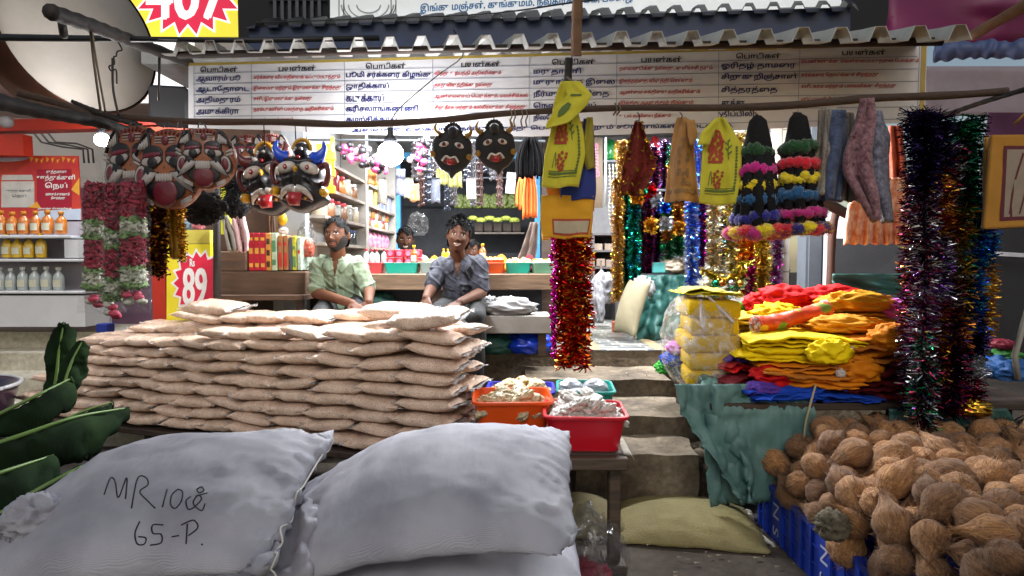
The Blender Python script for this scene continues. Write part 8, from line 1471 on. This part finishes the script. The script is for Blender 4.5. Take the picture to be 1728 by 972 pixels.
def head_paint(V, F, base, beard=0, smile=0, brow=1):
    """material index per face from where it lies on the face"""
    cen = np.array([V[list(f)].mean(0) for f in F]); x, y, z = cen.T; ax = np.abs(x); fr = y < -.01; mi = np.zeros(len(F), int)
    if beard:
        jt = np.array([.005 * mnoise.noise(Vector(c * 160)) for c in cen]); zb = -.088 + .080 * np.clip((ax - .014) / .054, 0, 1) ** 1.3 + jt
        b = (y < .035) & (z < zb) & (z > -.13); b |= fr & (((z > -.055 + jt * .4) & (z < -.044 + jt * .4) & (ax < .032)) | ((ax > .026) & (ax < .035) & (z < -.046) & (z > -.085))); b |= (ax > .066) & (y < .012) & (y > -.03) & (z < .03) & (z > -.03); mi[b] = 5
    elif smile: mi[fr & (z > -.050) & (z < -.046) & (ax < .024)] = 5
    mi[fr & ((x / .023) ** 2 + ((z + .0635 - .006 * smile * (ax / .025) ** 2) / (.009 + .003 * smile)) ** 2 < 1)] = 3
    if smile: mi[fr & ((x / .0235) ** 2 + ((z + .0625 - .008 * (ax / .025) ** 2) / .0062) ** 2 < 1)] = 4
    e = fr & (((ax - .0315) / .0145) ** 2 + ((z - .008) / (.0058 - .0012 * smile)) ** 2 < 1); mi[e] = 1; mi[fr & (((ax - .0312) / .0062) ** 2 + ((z - .0083) / .0055) ** 2 < 1)] = 2; mi[fr & (((ax - .0315) / .017) ** 2 + ((z - .0145 + .15 * np.abs(ax - .0315)) / .0022) ** 2 < 1)] = 2
    mi[fr & (((ax - .033) / .021) ** 2 + ((z - .030 - .10 * (ax - .033) * -1) / .0042) ** 2 < 1)] = 2
    return mi
def hand(mb, wrist, direction, palm_n, curl=.6, s=1.0, thumb=1):
    d = np.asarray(direction, float); d /= np.linalg.norm(d); n = np.asarray(palm_n, float); n = n - d * (n @ d); n /= np.linalg.norm(n); side = np.cross(d, n); w = np.asarray(wrist, float)
    for k in (-1.2, -.4, .4, 1.2): cone_mesh(mb, w + side * k * .010 * s, .015 * s, w + d * .075 * s + side * k * .019 * s, .012 * s)
    for k, L in zip((-1.5, -.5, .5, 1.5), (.070, .082, .078, .062)):
        p = w + d * .078 * s + side * k * .0175 * s; a = 0; 
        for seg, fr_ in enumerate((.45, .32, .26)):
            a += curl * (.5 + .25 * seg); q = p + (d * math.cos(a) + n * math.sin(a)) * L * fr_ * s * 1.1; cone_mesh(mb, p, (.0095 - .0008 * seg) * s, q, (.009 - .001 * seg) * s, 10); p = q
    p = w + d * .02 * s + side * thumb * .026 * s; q = p + (d * .6 + side * thumb * .7 + n * .25) * .042 * s; cone_mesh(mb, p, .014 * s, q, .0115 * s, 10); cone_mesh(mb, q, .0115 * s, q + (d * .9 + side * thumb * .15 + n * .4) * .036 * s, .009 * s, 10)
def person(name, label, J, skin, headc, hs, hyaw, hpitch, hroll, seed, beard=0, smile=0, wide=1.0, hands=None, legs=True, shirt=None, trousers=None, hair=None):
    t = thing(name, J['pelvis'] * [1, 1, 0] + [0, 0, J['pelvis'][2] - .1], label, 'person'); Rh = rotm(0, 0, hyaw) @ rotm(hpitch, 0, 0) @ rotm(0, hroll, 0)
    mb = MB(); ch = (J['sL'] + J['sR']) / 2; pel = J['pelvis']; ax = J['sR'] - J['sL']; ax = ax / np.linalg.norm(ax)
    def torso(m, g):
        for f, rx in ((0, .135), (.3, .125), (.6, .135), (.85, .13)):
            c = pel + (ch - pel) * f; m.ball(c, (rx + g - .008, .105 + g, .13 + g), 20, 14)
        for k in (-1, 1): cone_mesh(m, ch + ax * k * .05 - [0, 0, .02], .085 + g, ch + ax * k * .135 - [0, 0, .015], .062 + g)
        cone_mesh(m, ch + [0, 0, .0], .07 + g, ch + [0, 0, .045], .052 + g)
    torso(mb, 0)
    nb = headc + Rh @ np.array([0, .012, -.085]) * hs; cone_mesh(mb, ch + [0, 0, .0], .062, nb, .052 * hs)
    for s_, e_, h_ in (('sL', 'eL', 'hL'), ('sR', 'eR', 'hR')): cone_mesh(mb, J[s_], .058, J[e_], .044); cone_mesh(mb, J[e_], .044, J[h_], .028)
    if hands:
        for hnd in hands: hand(mb, *hnd)
    for q in ('L', 'R'):
        cone_mesh(mb, J['p' + q], .08, J['k' + q], .056); cone_mesh(mb, J['k' + q], .06, J['f' + q], .04); cone_mesh(mb, J['f' + q] + [0, .03, -.03], .036, J['f' + q] + [0, -.14, -.05], .03)
    V0, F0 = head_verts(seed, smile, wide); Vh = headc + (V0 * hs) @ Rh.T; mh = MB(); mh.add(Vh, F0)
    for k in (-1, 1): mb.ball(headc + Rh @ np.array([k * .079 * wide, .012, .0]) * hs, (.012 * hs, .020 * hs, .032 * hs), 10, 8, rot=Rh)
    mb.add(headc + (V0 * .985 * hs) @ Rh.T, F0); Vb, Fb_ = union(mb, .0055, 5)
    # the fine face surface is carried by the same continuous body mesh
    cen = (np.array([Vb[f[0]] for f in Fb_]) - headc) @ Rh / hs; inside = (np.linalg.norm(cen / np.array([.074 * wide, .094, .118]), axis=1) < .97) 
    body = MB(); body.add(Vb, [f for f, i in zip(Fb_, inside) if not i], 0)
    mi = head_paint(V0, F0, 0, beard, smile); body.v.append(Vh); n0 = body.n; body.f.extend([tuple(i + n0 for i in f) for f in F0]); body.m.extend([int(i) for i in mi]); body.n += len(Vh)
    body.build('body', [skin, EYEW, IRIS, LIP, TEETH, BEARD], t)
    if shirt:
        m = MB(); torso(m, .014); 
        for s_, e_ in (('sL', 'eL'), ('sR', 'eR')): f = shirt[1]; cone_mesh(m, J[s_], .066, J[s_] + (J[e_] - J[s_]) * f, .062)
        m.ball(pel + [0, 0, -.02], (.155, .13, .09), 20, 12); Vs, Fs = union(m, .0065, 8); Vs = wobble(Vs, Fs, .011, 9, seed, (1, 1, .5)); Vs = wobble(Vs, Fs, .007, 20, seed + 5, (1, 1, .6)); nS = vnormals(Vs, Fs); Vs = Vs + nS * np.array([.012 * (1 - 2 * abs(mnoise.noise(Vector((p[0] * 7 + seed, p[1] * 7, p[2] * 13 + p[0] * 8))))) ** 5 for p in Vs])[:, None]
        # open neck: a V cut at the front of the collar
        cenS = np.array([Vs[list(f)].mean(0) for f in Fs]); rel = cenS - (ch + [0, -.06, .055]); cut = (rel[:, 1] < .03) & (np.abs(rel[:, 0] - shirt[3]) < shirt[2] * np.clip((rel[:, 2] + .15) / .15, 0, 1)) & (rel[:, 2] > -.15); cut |= (rel[:, 2] > .028)
        m2 = MB(); m2.add(Vs, [f for f, c_ in zip(Fs, cut) if not c_]); so = m2.build('shirt', shirt[0], t)
        m = MB()
        for k in (-1, 1): P = spline([ch + [k * .062, .05, .065], ch + [k * .068, -.03, .062], ch + [k * .045 + shirt[3], -.088, .030], ch + [k * .022 + shirt[3], -.118, -.03]], 14); Q = spline([ch + [k * .085, .06, .045], ch + [k * .098, -.03, .040], ch + [k * .090 + shirt[3], -.105, -.005], ch + [k * .05 + shirt[3], -.125, -.055]], 14); m.sheet(np.stack([P, Q], 1), .006)
        m.build('collar', shirt[0], so)
        a, b = ch + [shirt[3] * .6, -.12, -.08], pel + [0, -.135, .02]; m = MB(); P = np.linspace(a, b, 12)
        bvs = BVHTree.FromPolygons([Vector(p) for p in Vs], [tuple(f) for f in Fs]); pts = []
        for p in P:
            loc = bvs.ray_cast(Vector(p + [0, -.5, 0]), Vector((0, 1, 0)))[0]
            if loc is not None: pts.append(np.array(loc))
        if len(pts) > 4:
            pts = np.array(pts); m.sheet(np.stack([pts + [-.014, -.003, 0], pts + [.014, -.003, 0]], 1), .004); m.build('placket', shirt[0], so); m = MB(); [m.ball(p + [0, -.008, 0], .0055, 8, 6) for p in pts[1::3]]; m.build('button', M('shirt_button', '#3c4038', .4), so)
    if trousers:
        m = MB()
        for q in ('L', 'R'): cone_mesh(m, J['p' + q], .092, J['k' + q], .070); cone_mesh(m, J['k' + q], .069, J['f' + q] + [0, 0, .02], .058)
        m.ball(pel + [0, .02, -.05], (.165, .13, .10), 18, 12); Vs, Fs = union(m, .011, 5); Vs = wobble(Vs, Fs, .010, 10, seed + 2); m2 = MB(); m2.add(Vs, Fs); m2.build('trousers', trousers, t)
    if hair: hair(t, headc, Rh, hs, wide)
    return t
def hair_cap(top=.0, tuft=.02, n=700, seed=0, front=.052, vol=.012, sweep=0):
    def f(t, c, Rh, hs, wide):
        mb = MB(); r_ = np.random.RandomState(seed)
        def fn(V):
            o = V.copy(); z, y = V[:, 2], V[:, 1]; nz = np.array([mnoise.noise(Vector(p * 5 + seed)) for p in V]); k = 1 + .05 * nz
            return np.stack([V[:, 0] * (.080 * wide + vol * .5) * k, V[:, 1] * (.104 + vol * .5) * k + .006, V[:, 2] * (.126 + vol) * k], 1)
        mb.ball((0, 0, 0), 1, 60, 44, fn=fn); V = np.concatenate(mb.v); F = mb.f; cen = np.array([V[list(q)].mean(0) for q in F])
        keep = ((cen[:, 2] > front + .02 * np.sin(cen[:, 0] * 60 + seed)) | ((cen[:, 1] > -.004) & (cen[:, 2] > -.01)) | ((cen[:, 1] > .035) & (cen[:, 2] > -.075)) | ((np.abs(cen[:, 0]) > .066 * wide) & (cen[:, 1] > -.035) & (cen[:, 2] > .012)))
        F = [q for q, k_ in zip(F, keep) if k_]; m = MB(); m.add(c + (V * hs) @ Rh.T, F); N = vnormals(V, mb.f); idx = np.array(sorted(set(i for q in F for i in q)))
        for _ in range(n):
            i = r_.choice(idx); p = V[i]; nn = N[i]
            if p[2] < .045 and r_.rand() > .2: continue
            d = nn * .8 + np.array([sweep * .8, -.5, .1]) + r_.randn(3) * .35; d /= np.linalg.norm(d); L = tuft * r_.uniform(.5, 1.2) * (1 if p[2] > .06 else .35); sd = np.cross(d, r_.randn(3)); sd = sd / np.linalg.norm(sd) * .0018
            q = [p - sd - nn * .002, p + sd - nn * .002, p + d * L * .6 + sd * .7, p + d * L + np.array([sweep * L * .4, 0, -L * .35])]; m.add(c + (np.array(q) * hs) @ Rh.T, [(0, 1, 2, 3)])
        m.build('hair', HAIR, t)
    return f
P3 = lambda x, y, d: W(x, y, d)
D = 4.55
SHG = M('sage_shirt', '#6a7860', .8, var=.06, vs=6, bump=.2, bs=120, sheen=.2)
def plaid():
    m, n, l, b = nodes_of('grey_blue_patch_shirt'); tc = n.new('ShaderNodeTexCoord'); mp = n.new('ShaderNodeMapping'); mp.inputs['Rotation'].default_value = (R(90), 0, 0); l.new(tc.outputs['Object'], mp.inputs[0])
    br = n.new('ShaderNodeTexBrick'); br.inputs['Scale'].default_value = 1; br.inputs['Brick Width'].default_value = .045; br.inputs['Row Height'].default_value = .06; br.inputs['Mortar Size'].default_value = .006; br.inputs['Bias'].default_value = 0
    for k, v in (('Color1', C('#23262f')), ('Color2', C('#40434c')), ('Mortar', C('#30323c'))): br.inputs[k].default_value = (*v, 1)
    t = n.new('ShaderNodeTexNoise'); t.inputs['Scale'].default_value = 26; t.inputs['Detail'].default_value = 5; l.new(tc.outputs['Object'], t.inputs[0]); mxv = n.new('ShaderNodeMix'); mxv.data_type = 'VECTOR'; mxv.inputs[0].default_value = .03; l.new(mp.outputs[0], mxv.inputs[4]); l.new(t.outputs[1], mxv.inputs[5]); l.new(mxv.outputs[1], br.inputs[0])
    r = ramp(n, [(.35, (.55, .55, .6)), (.65, (1.2, 1.2, 1.25))]); l.new(t.outputs[0], r.inputs[0]); mx = n.new('ShaderNodeMix'); mx.data_type = 'RGBA'; mx.blend_type = 'MULTIPLY'; mx.inputs[0].default_value = 1; l.new(br.outputs[0], mx.inputs[6]); l.new(r.outputs[0], mx.inputs[7]); l.new(mx.outputs[2], b.inputs['Base Color']); b.inputs['Roughness'].default_value = .8; return m
SHP = plaid(); TRD = M('dark_trousers', '#191b1c', .85, var=.15, vs=8, bump=.3, bs=80)
def seated(ax, pelvis, sL, sR, eL, hL, eR, hR, kL, kR, fz=.62): return dict(pelvis=pelvis, sL=sL, sR=sR, eL=eL, hL=hL, eR=eR, hR=hR, pL=pelvis + [-.09, -.02, -.03], pR=pelvis + [.09, -.02, -.03], kL=kL, kR=kR, fL=np.array([kL[0], kL[1] + .05, fz]), fR=np.array([kR[0], kR[1] + .05, fz]))
pz = 1.085
J1 = seated(0, np.array([P3(572, 0, D)[0], D, pz]), P3(541, 448, D - .03), P3(604, 447, D - .03), P3(534, 494, D - .12), P3(594, 512, D - .44), P3(623, 490, D - .10), P3(622, 510, D - .42), np.array([P3(532, 0, 4.1)[0], 4.08, 1.01]), np.array([P3(614, 0, 4.1)[0], 4.10, 1.01]))
person('person', 'seated bearded man in a sage green short sleeved shirt', J1, SKIN, P3(568, 398, D - .10), 1.02, -6, -4, -2, 1, beard=1, wide=1.06, hands=[(J1['hL'], (.55, -.55, -.35), (.2, .3, -1), .55, 1, -1), (J1['hR'], (.0, -.5, -.6), (-.3, .6, -.6), .5, 1, -1)], shirt=(SHG, .86, .026, 0.0), trousers=TRD, hair=hair_cap(seed=1, tuft=.02, n=500, front=.070))
J2 = seated(0, np.array([P3(778, 0, D)[0], D, pz]), P3(744, 450, D - .05), P3(806, 446, D - .03), P3(727, 488, D - .16), P3(719, 503, D - .46), P3(812, 494, D - .10), P3(776, 510, D - .44), np.array([P3(726, 0, 4.1)[0], 4.08, 1.03]), np.array([P3(801, 0, 4.1)[0], 4.12, 1.01]))
person('person', 'seated smiling young man in a grey patchwork shirt and dark trousers', J2, SKIND, P3(774, 399, D - .14), 1.03, 4, -2, 9, 2, smile=1, wide=.98, hands=[(J2['hL'], (.15, -.6, -.4), (.4, .4, -.8), .7, 1, -1), (J2['hR'], (-.75, -.4, -.35), (-.1, .3, -1), .6, 1, 1)], shirt=(SHP, .80, .034, -.005), trousers=TRD, hair=hair_cap(seed=2, tuft=.032, n=1100, front=.058, vol=.016, sweep=-.3))
def back_person(px, py, d, hs, label, shirtm, skin, beard, smile, seed, yaw, drop=0):
    c = P3(px, py, d); ch = c + [0, .03, -.21 * hs]; pel = ch + [0, .02, -.45]
    J = dict(pelvis=pel, sL=ch + [-.17, 0, 0], sR=ch + [.17, 0, 0], eL=ch + [-.22, -.02, -.26], hL=ch + [-.16, -.2, -.36], eR=ch + [.22, -.02, -.26], hR=ch + [.16, -.2, -.36], pL=pel + [-.09, 0, -.05], pR=pel + [.09, 0, -.05], kL=pel + [-.1, -.05, -.35], kR=pel + [.1, -.05, -.35], fL=np.array([pel[0] - .1, pel[1], FL + .1]), fR=np.array([pel[0] + .1, pel[1], FL + .1]))
    return person('person', label, J, skin, c, hs, yaw, 0, 0, seed, beard=beard, smile=smile, hands=[(J['hL'], (.2, -.8, -.1), (0, 0, -1), .5, 1, -1), (J['hR'], (-.2, -.8, -.1), (0, 0, -1), .5, 1, 1)], shirt=(shirtm, .8, .03, 0.0), trousers=TRD, hair=hair_cap(seed=seed, front=.062))
back_person(684, 406, 6.3, 1.05, 'man in a white shirt behind the red spice boxes on the counter', M('white_shirt', '#b3b3b8', .8), SKIND, 1, 1, 3, 10)
back_person(797, 424, 6.6, .95, 'person in a dark top half hidden behind the smiling man', M('dark_shirt', '#26262c', .8), SKIN, 0, 0, 4, -6)
